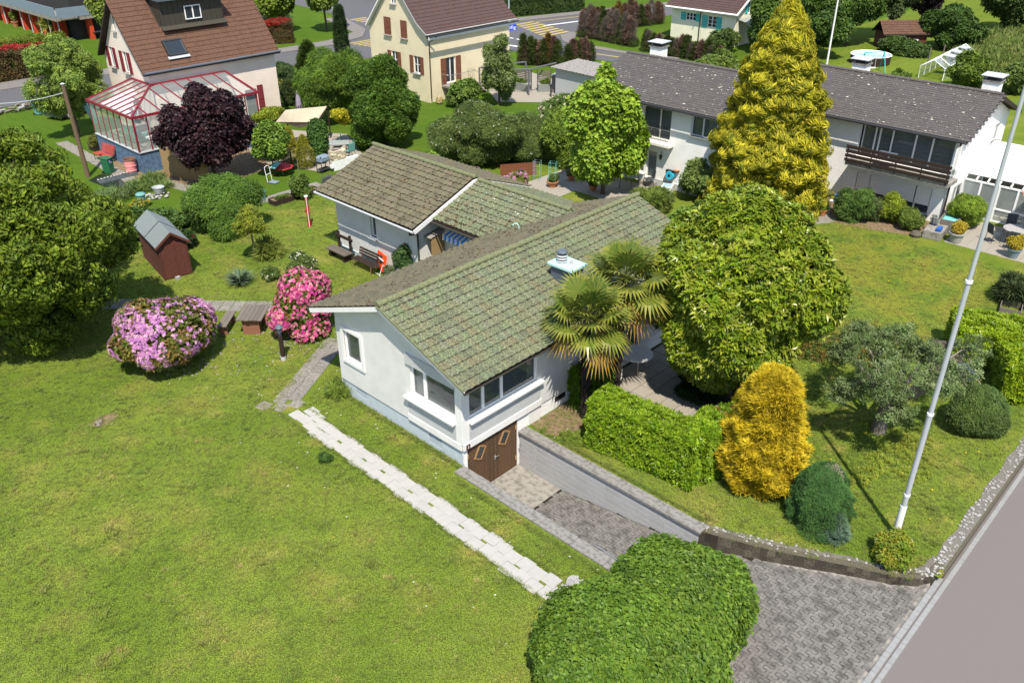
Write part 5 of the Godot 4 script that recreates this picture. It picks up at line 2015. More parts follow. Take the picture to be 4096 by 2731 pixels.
	for i in 3:
		a = Acc.new()
		a.col = gray(rf(1.2, 2.2))
		a.box(Vector3(0, 0.55 + i * 0.13, 0.3 + 0.03 * i), Vector3(1.75, 0.1, 0.03), Basis(Vector3.RIGHT, 0.2), 0.006)
		put(a, "back_slat", "dark_wood", t)
		a = Acc.new()
		a.col = gray(rf(1.0, 1.8))
		a.box(Vector3(0, 0.43, -0.15 + i * 0.15), Vector3(1.75, 0.03, 0.13), Basis(), 0.006)
		put(a, "seat_slat", "dark_wood", t)
	for x in [-0.65, 0.65]:
		a = Acc.new()
		a.tube([Vector3(x, 0, 0.42), Vector3(x, 0.25, 0.3), Vector3(x, 0.45, 0.27), Vector3(x, 0.9, 0.38)], 0.02, 6)
		a.tube([Vector3(x, 0.42, 0.25), Vector3(x, 0.41, -0.2), Vector3(x, 0.0, -0.26)], 0.02, 6)
		put(a, "leg", "rust_iron", t)
	t = thing("table_top_board", "bright orange red folding table board leaning on the wing wall", "board", Vector3(7.45, 0, -13.45), -0.25)
	a = Acc.new()
	a.box(Vector3(0, 0.55, 0), Vector3(0.05, 0.85, 0.95), Basis(Vector3.BACK, -0.2), 0.015)
	put(a, "board", "orange_red", t)
	a = Acc.new()
	a.box(Vector3(-0.045, 0.72, 0.05), Vector3(0.03, 0.05, 0.6), Basis(Vector3.BACK, -0.2))
	a.tube([Vector3(-0.25, 0.0, 0.25), Vector3(-0.05, 0.5, 0.25), Vector3(-0.05, 0.5, 0.4)], 0.016, 6)
	a.tube([Vector3(-0.3, 0.02, -0.1), Vector3(-0.25, 0.02, 0.35)], 0.016, 6)
	put(a, "stand", "white_plastic", t)
	plant("climbing_rose", "leafy climbing rose with a few red blooms by the porch", "shrub", 7.9, -12.0, 1.0, Vector3(0.55, 0.95, 0.85), "small", 620, 0.17, G3([0.06, 0.12, 0.03]), {"lobes": 6, "loose": 0.28, "flower": ["truss", 12, 0.06, [lin(0.7, 0.03, 0.06)]]})
	plant("potted_shrub", "pale leafy shrub between orange board and climbing rose", "shrub", 7.3, -12.7, 0.35, Vector3(0.35, 0.35, 0.4), "small", 160, 0.13, G3([0.13, 0.17, 0.08]), {"lobes": 4})
	# slate chippings at the north-west corner of the bungalow
	var places = []
	var sm = []
	for i in 4:
		a = Acc.new()
		a.col = gray(rf(0.8, 1.25))
		a.lathe(Vector3.ZERO, [Vector2(0.05, 0), Vector2(0.06, 0.02), Vector2(0, 0.035)], 5)
		sm.append(a.mesh(M.stone))
	for i in 90: places.append(Transform3D(Basis(Vector3.UP, rf(0, 6)), Vector3(rf(-0.35, 0.6), 0.01, rf(-7.2, -6.5))))
	var g = Node3D.new()
	g.name = "slate_chippings"
	g.set_meta("kind", "structure")
	add_child(g)
	lay(g, "chipping", sm, places, 60)
	plant("weed_clump", "dark leafy weed beside the white garden path", "plant", -2.95, -3.5, 0.16, Vector3(0.26, 0.2, 0.24), "small", 70, 0.11, G3([0.06, 0.12, 0.02]), {"lobes": 3})
	plant("grass_clump", "long grass by the slate chippings at the house corner", "plant", -0.35, -6.4, 0.2, Vector3(0.4, 0.25, 0.4), "sword", 50, 0.3, G3([0.12, 0.18, 0.025]), {"lobes": 3})

	# ---- south side
	plant("ivy_dome", "huge domed bush of ivy leaves in the foreground", "shrub", -2.2, 8.7, 0.35, Vector3(2.95, 2.25, 2.6), "ivy", 20000, 0.14, G3([0.10, 0.175, 0.017]), {"lobes": 10, "lobe": 0.55, "inner": 0.36, "loose": 0.09})
	var laurel = [lin(0.19, 0.30, 0.014), lin(0.235, 0.34, 0.02), lin(0.13, 0.235, 0.012)]
	hedge("laurel_hedge", "bright green clipped laurel hedge above the ramp wall", "hedge", [[Vector2(4.2, 2.1), Vector2(4.55, 5.95), 1.85, 0.66], [Vector2(4.6, 5.55), Vector2(5.7, 5.75), 1.9, 0.62]], "laurel", 230.0, 0.125, laurel)
	hedge("laurel_hedge", "dark green laurel hedge behind the palm trunks", "hedge", [[Vector2(5.0, 0.55), Vector2(6.3, 0.75), 1.6, 0.42]], "laurel", 220.0, 0.125, [lin(0.10, 0.2, 0.012), lin(0.075, 0.16, 0.01), lin(0.14, 0.24, 0.014)])
	hedge("laurel_hedge", "low shaded laurel between terrace and golden juniper", "hedge", [[Vector2(6.6, 5.2), Vector2(8.6, 5.9), 1.15, 0.5]], "laurel", 130.0, 0.15, [lin(0.11, 0.2, 0.012), lin(0.15, 0.25, 0.014), lin(0.2, 0.1, 0.03), lin(0.09, 0.17, 0.01)])
	palm("front fan palm with thick yellow green crown by bungalow wall", 4.85, 1.05, 4.05, Vector2(-0.25, 0.1), 30, 1.35)
	palm("taller fan palm next to the terrace table", 6.75, 0.95, 4.65, Vector2(0.05, 0.05), 28, 1.45)
	t = plant("palm_flower", "drooping yellow palm blossom under the taller palm's crown", "flower", 7.1, 1.1, 3.75, Vector3(0.3, 0.4, 0.3), "tip", 120, 0.14, [lin(0.5, 0.3, 0.04), lin(0.42, 0.25, 0.03)], {"lobes": 4})
	plant("magnolia_tree", "big dense magnolia tree with glossy yellowish leaves over terrace", "tree", 9.5, 3.9, 4.15, Vector3(3.25, 3.85, 3.15), "rosette", 15000, 0.215, [lin(0.21, 0.27, 0.018), lin(0.16, 0.225, 0.014), lin(0.26, 0.30, 0.03), lin(0.115, 0.185, 0.012)], {"trunk": 0.2, "lobes": 40, "lobe": 0.3, "inner": 0.62, "limbs": 14})
	plant("ground_cover", "dark evergreen ground cover below the magnolia", "plant", 9.3, 3.2, 0.1, Vector3(1.2, 0.3, 1.3), "small", 700, 0.14, G3([0.03, 0.06, 0.012]), {"lobes": 6})
	# terrace
	var tr = Node3D.new()
	tr.name = "terrace"
	tr.set_meta("kind", "structure")
	add_child(tr)
	var ms = slab_meshes(0.582, 0.582, 0.06, "terrace", Color(1, 1, 1), 6, 0.1)
	places = []
	for i in 11:
		for j in 12:
			var p = Vector3(6.35 + i * 0.6, 0.03 + rf(0, 0.006), -2.6 + j * 0.6)
			if p.z < 0.1 or (p.x > 8.6 and p.z > 2.4): continue
			places.append(Transform3D(Basis(), p))
	lay(tr, "terrace_slab", ms, places)
	a = Acc.new()
	a.sheet([Vector2(6.0, -0.0), Vector2(12.9, -0.0), Vector2(12.9, 4.2), Vector2(6.0, 4.2)], 0.008)
	struct(a, "terrace_bed", "joint")
	a = Acc.new()
	a.sheet([Vector2(3.2, 0.0), Vector2(6.0, 0.0), Vector2(6.0, 0.7), Vector2(4.9, 0.75), Vector2(4.3, 1.5), Vector2(3.6, 1.3), Vector2(3.1, 0.9)], 0.012)
	struct(a, "bare_earth", "soil")
	t = table("terrace_table", "white oval plastic table on the terrace behind the palms", Vector3(8.6, 0.03, 0.5), 0, 1.4, 0.62, 0.72, "white_plastic", "steel", true)
	for i in 5:
		var c = thing("stacked_chair", "white plastic garden chair in the stack beside the palms", "chair", Vector3(7.25, 0.03 + i * 0.1, 0.45 + i * 0.02), 2.2, "stack of white plastic chairs")
		a = Acc.new()
		a.box(Vector3(0, 0.42, 0), Vector3(0.48, 0.03, 0.46), Basis(), 0.01)
		put(a, "seat", "white_plastic", c)
		for k in 5:
			a = Acc.new()
			a.box(Vector3(-0.18 + k * 0.09, 0.64, -0.25), Vector3(0.05, 0.42, 0.02), Basis(Vector3.RIGHT, -0.15))
			put(a, "back_slat", "white_plastic", c)
		legs4(c, 0.22, 0.2, 0.42, 0.02, "white_plastic")
	# conifers beside the drive
	var gold = [lin(0.56, 0.43, 0.016), lin(0.49, 0.38, 0.014), lin(0.64, 0.50, 0.035), lin(0.33, 0.26, 0.02), lin(0.53, 0.41, 0.014)]
	column("golden_juniper", "tall golden yellow juniper column beside the laurel hedge", "conifer", 5.75, 7.35, 4.1, 1.22, "spike", 9000, 0.17, gold, "", 0.62, 0.72, -0.25, 0.5)
	t = column("dwarf_spruce", "low green dwarf spruce with a dead grey patch on top", "conifer", 5.45, 9.5, 2.0, 1.05, "tip", 9000, 0.08, [lin(0.055, 0.135, 0.03), lin(0.075, 0.165, 0.04), lin(0.045, 0.11, 0.028)], "", 0.75, 0.85)
	crown(t, "dead_patch", [[Vector3(0.0, 1.72, 0.05), Vector3(0.36, 0.36, 0.36)]], "tip", 700, 0.1, [lin(0.28, 0.22, 0.18), lin(0.22, 0.175, 0.14)], 0.0, 0.08)
	column("blue_spruce", "small blue grey spruce in front of the dwarf spruce", "conifer", 5.1, 10.15, 0.85, 0.5, "spike", 520, 0.12, [lin(0.11, 0.18, 0.13), lin(0.14, 0.21, 0.15), lin(0.08, 0.14, 0.1)], "", 1.4)
	plant("rose_bush", "low bright green rose bush at the flagpole foot", "shrub", 5.35, 11.75, 0.38, Vector3(0.62, 0.45, 0.58), "small", 620, 0.15, [lin(0.2, 0.27, 0.02), lin(0.14, 0.22, 0.018), lin(0.3, 0.28, 0.03)], {"lobes": 7, "flower": ["truss", 9, 0.06, [lin(0.8, 0.78, 0.7)]]})
	# flagpole
	t = thing("flagpole", "tall grey metal flagpole at the corner of the lawn", "flagpole", Vector3(6.4, 0, 11.45))
	a = Acc.new()
	a.lathe(Vector3.ZERO, [Vector2(0.10, 0), Vector2(0.095, 1.15), Vector2(0.08, 1.16)], 14)
	put(a, "sleeve", "white_paint", t)
	a = Acc.new()
	a.lathe(Vector3.ZERO, [Vector2(0.075, 1.1), Vector2(0.072, 4.3)], 14)
	put(a, "lower_section", "pole_grey", t)
	a = Acc.new()
	a.lathe(Vector3.ZERO, [Vector2(0.066, 4.25), Vector2(0.06, 8.2)], 14)
	put(a, "middle_section", "pole_grey", t)
	a = Acc.new()
	a.lathe(Vector3.ZERO, [Vector2(0.054, 8.15), Vector2(0.04, 14.4), Vector2(0, 14.45)], 14)
	put(a, "upper_section", "pole_grey", t)
	for y in [1.55, 4.3, 8.2]:
		a = Acc.new()
		a.lathe(Vector3(0, y, 0), [Vector2(0.07, -0.05), Vector2(0.088, -0.04), Vector2(0.088, 0.03), Vector2(0.06, 0.04)], 14)
		put(a, "collar", "white_paint", t)
	a = Acc.new()
	a.tube([Vector3(0.14, 1.4, 0.0), Vector3(0.16, 6.0, 0.03), Vector3(0.06, 14.2, 0)], 0.006, 4, false)
	put(a, "halyard", "black", t)
	# apple tree
	t = thing("apple_tree", "gnarled old apple tree with sparse grey green leaves", "tree", Vector3(11.1, 0, 8.9))
	a = Acc.new()
	a.tube([Vector3(0, -0.1, 0), Vector3(0.05, 0.5, 0), Vector3(0.0, 1.1, 0.05), Vector3(0.1, 1.5, 0.0)], [0.27, 0.22, 0.2, 0.17], 10)
	put(a, "trunk", "bark_pale", t)
	var shape = []
	for i in 11:
		var an = i * 2.4 + 0.3
		var len = rf(1.5, 2.5)
		var e = Vector3(cos(an) * len, 1.9 + rf(0.1, 1.5) - 0.25 * (len - 1.5), sin(an) * len)
		var m1 = Vector3(cos(an + 0.3) * len * 0.4, 1.75 + rf(0, 0.3), sin(an + 0.3) * len * 0.4)
		a = Acc.new()
		a.tube([Vector3(0.08, 1.45, 0), m1, m1.lerp(e, 0.6) + Vector3(0, 0.15, 0), e], [0.13, 0.09, 0.05, 0.02], 7)
		for k in 4:
			var s = m1.lerp(e, rf(0.3, 1.0))
			var q = s + Vector3(rf(-0.6, 0.6), rf(0.05, 0.7), rf(-0.6, 0.6))
			a.tube([s, s.lerp(q, 0.5) + ball() * 0.06, q], [0.03, 0.02, 0.008], 5)
			shape.append([q, Vector3(0.42, 0.32, 0.42)])
		put(a, "limb", "bark_pale", t)
		shape.append([e, Vector3(0.55, 0.4, 0.55)])
	crown(t, "crown", shape, "small", 1900, 0.16, [lin(0.15, 0.21, 0.07), lin(0.19, 0.24, 0.10), lin(0.11, 0.17, 0.05)], 0.0, 0.45, 0.2)
	plant("cotoneaster", "round dark green bush beside the street kerb", "shrub", 13.6, 11.2, 0.75, Vector3(1.35, 1.05, 1.25), "small", 4200, 0.12, G3([0.085, 0.14, 0.03]), {"lobes": 5, "lobe": 0.5, "inner": 0.4, "loose": 0.08})
	var lh = [lin(0.22, 0.32, 0.014), lin(0.27, 0.36, 0.02), lin(0.16, 0.26, 0.012)]
	hedge("laurel_hedge", "bright yellow green laurel block right of the flagpole", "hedge", [[Vector2(18.2, 8.6), Vector2(19.3, 11.3), 1.6, 1.05]], "laurel", 110.0, 0.17, lh)
	hedge("laurel_hedge", "nearer yellow green laurel block at the right picture edge", "hedge", [[Vector2(16.7, 10.9), Vector2(17.4, 12.3), 1.55, 1.0]], "laurel", 110.0, 0.17, lh)
	hedge("mixed_hedge", "low mixed hedge dividing the two lawns behind apple tree", "hedge", [[Vector2(12.6, 2.6), Vector2(15.6, 6.9), 0.95, 0.42]], "small", 140.0, 0.13, [lin(0.12, 0.18, 0.03), lin(0.08, 0.14, 0.03), lin(0.2, 0.2, 0.03), lin(0.22, 0.13, 0.03)])
	# compost crates and a barrow
	t = thing("compost_crate", "grey slatted wooden compost crate under the laurel block", "crate", Vector3(16.9, 0, 8.9), 0.5)
	for i in 5:
		for s in [-1, 1]:
			a = Acc.new()
			a.col = gray(rf(0.8, 1.3))
			a.box(Vector3(0, 0.12 + i * 0.17, s * 0.5), Vector3(1.1, 0.12, 0.03))
			put(a, "slat", "grey_wood", t)
			a = Acc.new()
			a.col = gray(rf(0.8, 1.3))
			a.box(Vector3(s * 0.5, 0.12 + i * 0.17, 0), Vector3(0.03, 0.12, 1.0))
			put(a, "slat", "grey_wood", t)
	t = thing("wheelbarrow", "grey upturned wheelbarrow with wooden handles by the compost", "wheelbarrow", Vector3(16.3, 0, 9.9), 0.9)
	a = Acc.new()
	a.slab(Vector3(0, 0.25, -0.3), Vector3.RIGHT, Vector3.UP, Vector3.BACK, [Vector2(-0.3, 0), Vector2(0.25, 0), Vector2(0.42, 0.35), Vector2(-0.4, 0.35)], 0.6)
	put(a, "tray", "slate_sheet", t)
	for s in [-1, 1]:
		a = Acc.new()
		a.bar(Vector3(-0.6, 0.15, s * 0.28), Vector3(0.75, 0.95, s * 0.3), 0.05)
		put(a, "handle", "grey_wood", t)
	a = Acc.new()
	a.tube([Vector3(-0.6, 0.18, -0.04), Vector3(-0.6, 0.18, 0.04)], 0.18, 14)
	put(a, "wheel", "black", t)
	plant("yellow_weeds", "patch of pale yellow green weeds under the apple tree", "plant", 10.2, 9.9, 0.03, Vector3(2.3, 0.16, 1.1), "small", 520, 0.09, [lin(0.3, 0.33, 0.04), lin(0.22, 0.29, 0.03)], {"lobes": 9, "lobe": 0.3, "inner": 0.8})
	# between ramp wall and hedge
	plant("weed_patch", "leafy weeds between ramp wall and laurel hedge", "plant", 3.5, 1.6, 0.02, Vector3(0.35, 0.14, 0.8), "small", 260, 0.09, G3([0.15, 0.21, 0.025]), {"lobes": 6})


# ---- the neighbours at the left and in the middle --------------------------------------------------
func tile_set(n, w, l, t, m, groove = false, spread = 0.14):
	var out = []
	for i in n: out.append(flat_tile(w, l, t, m, gray(rf(1.0 - spread, 1.0 + spread)), groove))
	return out


func make_pink_house():
	var X = Vector3.RIGHT
	var Z = Vector3.BACK
	var t = thing("pink_house", "pale pink house with steep brown tiled roof and dark dormer", "house", Vector3(9.5, 0, -39.1))
	# local: x 0..9.3, z 0..-6.2; ridge at z -3.05
	var a = Acc.new()
	a.wall(Vector3(0, 0, -6.1), Z, -X, [Vector2(0, 5.3), Vector2(3.05, 9.0), Vector2(6.1, 5.2)], -0.3, [Rect2(0.85, 4.65, 0.62, 1.3), Rect2(2.85, 4.55, 0.68, 1.35), Rect2(2.3, 7.1, 0.4, 0.95), Rect2(2.6, 1.6, 0.9, 1.3)], 0.12)
	put(a, "gable_wall", "render_pink", t)
	a = Acc.new()
	a.wall(Vector3(0, 0, 0), X, Z, [Vector2(0, 5.2), Vector2(9.3, 5.2)], -0.3, [Rect2(6.6, 0.6, 0.9, 2.1)], 0.12)
	a.wall(Vector3(9.3, 0, 0), -Z, X, [Vector2(0, 5.2), Vector2(3.05, 9.0), Vector2(6.1, 5.3)], -0.3, [])
	a.wall(Vector3(9.3, 0, -6.1), -X, -Z, [Vector2(0, 5.3), Vector2(9.3, 5.3)], -0.3, [])
	put(a, "wall", "render_pink", t)
	for k in [[0.85, 4.65, 0.62, 1.3], [2.85, 4.55, 0.68, 1.35], [2.3, 7.1, 0.4, 0.95], [2.6, 1.6, 0.9, 1.3]]:
		window(t, Vector3(0, k[1], -6.1 + k[0]), Z, -X, k[2], k[3], {"cuts": [0.5] if k[2] > 0.5 else [], "glass": "dark_glass", "sill": "stone", "curtain": ["curtain", [[0.05, 0.95]]], "back": false})
		if k[2] > 0.5:
			shutter(t, Vector3(0, k[1], -6.1 + k[0] - k[2] * 0.62), Z, -X, k[2] * 0.6, k[3], "red_shutter")
			shutter(t, Vector3(0, k[1], -6.1 + k[0] + k[2] * 1.02), Z, -X, k[2] * 0.6, k[3], "red_shutter")
	shutter(t, Vector3(7.55, 0.9, 0), X, Z, 0.45, 2.0, "red_shutter")
	var roof = Node3D.new()
	roof.name = "roof"
	t.add_child(roof)
	var DF = Vector3(0, -1.25, 1).normalized()
	var DB = Vector3(0, -1.15, -1).normalized()
	a = Acc.new()
	deck(a, Vector3(-0.4, 9.1, -3.05), X, DF, 10.0, 5.35, 0.12)
	deck(a, Vector3(-0.4, 9.1, -3.05), X, DB, 10.0, 5.0, 0.12)
	put(a, "roof_deck", "dark_wood", roof)
	var skip = func(p): return not (p.x > 2.15 and p.x < 6.6 and p.y > 7.42) and not (p.x > 1.75 and p.x < 2.95 and p.y > 5.75 and p.y < 6.5)
	lay(roof, "roof_tile", tile_set(8, 0.25, 0.33, 0.03, "tile_brown", true, 0.16), slope(Vector3(-0.42, 9.12, -3.05), X, DF, 10.0, 5.35, 0.25, 0.334, skip), 300)
	# skylight
	a = Acc.new()
	var c = Vector3(2.35, 6.14, -0.52)
	var b = Basis(X, Vector3(0, 1, 1.25).normalized(), DF)
	for q in [[-0.62, 0, 0.1, 1.1], [0.62, 0, 0.1, 1.1]]: a.box(c + b * Vector3(q[0], 0.06, q[1]), Vector3(q[2], 0.14, q[3]), b)
	for q in [[0, -0.5], [0, 0.5]]: a.box(c + b * Vector3(q[0], 0.06, q[1]), Vector3(1.16, 0.14, 0.1), b)
	var sk = put(a, "skylight", "metal_dark", roof)
	a = Acc.new()
	a.box(c + b * Vector3(0, 0.08, 0), Vector3(1.14, 0.03, 0.9), b)
	put(a, "pane", "dark_glass", sk)
	a = Acc.new()
	a.box(c + b * Vector3(0, 0.02, 0.66), Vector3(1.5, 0.02, 0.2), b)
	put(a, "flashing", "zinc", sk)
	# dormer clad in dark sheet
	var dm = Node3D.new()
	dm.name = "dormer"
	t.add_child(dm)
	a = Acc.new()
	a.slab(Vector3(2.2, 7.25, -1.35), X, Vector3.UP, -Z, [Vector2(0, 0), Vector2(4.4, 0), Vector2(4.4, 1.75), Vector2(0, 1.75)], 2.2)
	put(a, "cladding", "copper_brown", dm)
	for i in 12:
		a = Acc.new()
		a.box(Vector3(2.4 + i * 0.37, 8.1, -1.34), Vector3(0.025, 1.7, 0.03))
		put(a, "seam", "copper_brown", dm)
	a = Acc.new()
	a.box(Vector3(4.4, 9.05, -2.1), Vector3(4.8, 0.16, 2.3), Basis(X, 0.05))
	put(a, "dormer_roof", "slate_sheet", dm)
	a = Acc.new()
	a.box(Vector3(4.4, 7.24, -1.22), Vector3(4.6, 0.05, 0.4), Basis(X, 0.6))
	put(a, "flashing", "copper_brown", dm)
	window(dm, Vector3(3.85, 7.6, -1.29), X, Z, 1.15, 0.85, {"cuts": [0.5], "rec": 0.0, "glass": "dark_glass", "back": false})
	a = Acc.new()
	a.tube([Vector3(-0.4, 5.02, 0.42), Vector3(9.6, 5.02, 0.42)], 0.075, 8)
	put(a, "gutter", "slate_sheet", t)
	a = Acc.new()
	a.box(Vector3(4.6, 4.93, 0.3), Vector3(10.0, 0.16, 0.06))
	put(a, "fascia", "dark_wood", t)

	# conservatory wrapping the corner
	t = thing("conservatory", "glass conservatory with dark red frame on a blue wall", "conservatory", Vector3(6.3, 0, -35.25))
	var W = 8.4
	var D = 6.2
	a = Acc.new()
	a.wall(Vector3(0, 0, 0), X, Z, [Vector2(0, 1.3), Vector2(W, 1.3)], -0.2, [])
	a.wall(Vector3(0, 0, -D), Z, -X, [Vector2(0, 1.3), Vector2(D, 1.3)], -0.2, [])
	a.wall(Vector3(W, 0, 0), -Z, X, [Vector2(0, 1.3), Vector2(3.8, 1.3)], -0.2, [])
	put(a, "base_wall", "render_blue", t)
	a = Acc.new()
	a.box(Vector3(W / 2, 1.32, -0.05), Vector3(W + 0.1, 0.06, 0.24))
	a.box(Vector3(0.05, 1.32, -D / 2 - 0.06), Vector3(0.24, 0.06, D - 0.12))
	put(a, "wall_coping", "zinc", t)
	a = Acc.new()
	a.quad(Vector3(0.1, 1.3, -D), Vector3(0.1, 1.3, -0.1), Vector3(W, 1.3, -0.1), Vector3(W, 1.3, -D))
	put(a, "floor", "inside", t)
	var bars = []
	var ny = 2.1
	for i in 11: bars.append([Vector3(i * W / 10.0, 1.35, 0), Vector3(i * W / 10.0, 1.35 + ny, 0), 0.09 if i in [0, 10] else 0.06])
	for i in range(1, 8): bars.append([Vector3(0, 1.35, -i * D / 7.0), Vector3(0, 1.35 + ny, -i * D / 7.0), 0.06])
	for k in bars:
		a = Acc.new()
		a.bar(k[0], k[1], k[2])
		put(a, "post", "red_frame", t)
	var ey = 3.48
	var hip = Vector3(3.1, 4.28, -3.6)
	for k in [[Vector3(-0.1, ey, 0.1), Vector3(W + 0.1, ey, 0.1)], [Vector3(-0.1, ey, 0.1), Vector3(-0.1, ey, -D)], [hip, Vector3(W, 4.28, -3.6)], [hip, Vector3(3.1, 4.28, -D)], [Vector3(-0.1, ey, 0.1), hip], [Vector3(W + 0.1, ey, 0.1), Vector3(W, 4.28, -3.6)], [Vector3(-0.1, ey, -D), Vector3(3.1, 4.28, -D)]]:
		a = Acc.new()
		a.bar(k[0], k[1], 0.1, 0.14)
		put(a, "beam", "red_frame", t)
	for i in range(1, 9):
		var x = i * W / 9.0
		var k = minf(x / 3.1, 1.0)
		a = Acc.new()
		a.bar(Vector3(x, ey, 0.1), Vector3(x, lerpf(ey, 4.28, k), lerpf(0.1, -3.6, k)), 0.06, 0.08)
		put(a, "rafter", "red_frame", t)
	for i in range(1, 8):
		var z = -i * D / 8.0
		var k = minf(-z / 3.6, 1.0)
		a = Acc.new()
		a.bar(Vector3(-0.1, ey, z), Vector3(lerpf(-0.1, 3.1, k), lerpf(ey, 4.28, k), z), 0.06, 0.08)
		put(a, "rafter", "red_frame", t)
	for i in 10:
		a = Acc.new()
		a.box(Vector3((i + 0.5) * W / 10.0, 1.35 + ny / 2, 0.0), Vector3(W / 10.0 - 0.07, ny, 0.012))
		put(a, "pane", "clear_glass", t)
	for i in 7:
		a = Acc.new()
		a.box(Vector3(0, 1.35 + ny / 2, -(i + 0.5) * D / 7.0), Vector3(0.012, ny, D / 7.0 - 0.07))
		put(a, "pane", "clear_glass", t)
	for i in 9:
		a = Acc.new()
		var x0 = i * W / 9.0 + 0.03
		var x1 = (i + 1) * W / 9.0 - 0.03
		var k0 = minf(x0 / 3.1, 1.0)
		var k1 = minf(x1 / 3.1, 1.0)
		a.quad(Vector3(x0, ey, 0.1), Vector3(x1, ey, 0.1), Vector3(x1, lerpf(ey, 4.28, k1), lerpf(0.1, -3.6, k1)), Vector3(x0, lerpf(ey, 4.28, k0), lerpf(0.1, -3.6, k0)))
		put(a, "roof_pane", "clear_glass", t)
	for i in 8:
		a = Acc.new()
		var z0 = -i * D / 8.0 - 0.03
		var z1 = -(i + 1) * D / 8.0 + 0.03
		var k0 = minf(-z0 / 3.6, 1.0)
		var k1 = minf(-z1 / 3.6, 1.0)
		a.quad(Vector3(-0.1, ey, z1), Vector3(-0.1, ey, z0), Vector3(lerpf(-0.1, 3.1, k0), lerpf(ey, 4.28, k0), z0), Vector3(lerpf(-0.1, 3.1, k1), lerpf(ey, 4.28, k1), z1))
		put(a, "roof_pane", "clear_glass", t)
	# white blinds half drawn under the left roof slope
	for i in 5:
		a = Acc.new()
		var z0 = -0.9 - i * 0.78
		var k0 = 0.08
		var k1 = minf(-z0 / 3.6, 1.0) * 0.75
		a.quad(Vector3(-0.1 + 3.2 * k0, ey + 0.8 * k0 - 0.06, z0 - 0.72), Vector3(-0.1 + 3.2 * k0, ey + 0.8 * k0 - 0.06, z0), Vector3(-0.1 + 3.2 * k1, ey + 0.8 * k1 - 0.06, z0), Vector3(-0.1 + 3.2 * k1, ey + 0.8 * k1 - 0.06, z0 - 0.72))
		put(a, "blind", "curtain", t)
	# what stands inside
	var s = thing("sofa", "pale turquoise sofa inside the conservatory", "sofa", Vector3(7.5, 1.3, -38.2), PI / 2)
	a = Acc.new()
	a.box(Vector3(0, 0.22, 0), Vector3(2.0, 0.42, 0.85), Basis(), 0.05)
	put(a, "seat", "teal_plastic", s)
	a = Acc.new()
	a.box(Vector3(0, 0.6, -0.38), Vector3(2.0, 0.6, 0.22), Basis(), 0.06)
	put(a, "backrest", "teal_plastic", s)
	for k in [-1, 1]:
		a = Acc.new()
		a.box(Vector3(k * 1.02, 0.4, 0), Vector3(0.22, 0.5, 0.85), Basis(), 0.06)
		put(a, "armrest", "teal_plastic", s)
	table("side_table", "small white round table inside the conservatory corner", Vector3(7.6, 1.3, -35.9), 0, 1, 0.42, 0.62, "white_plastic", "steel", true)
	pot_plant("palm like pot plant behind conservatory glass", Vector3(8.6, 1.3, -35.8), 0.16, 0.3, "metal_dark", "sword", 10, 0.5, G3([0.05, 0.1, 0.02]), Vector3(0.2, 0.3, 0.2), 0.3)


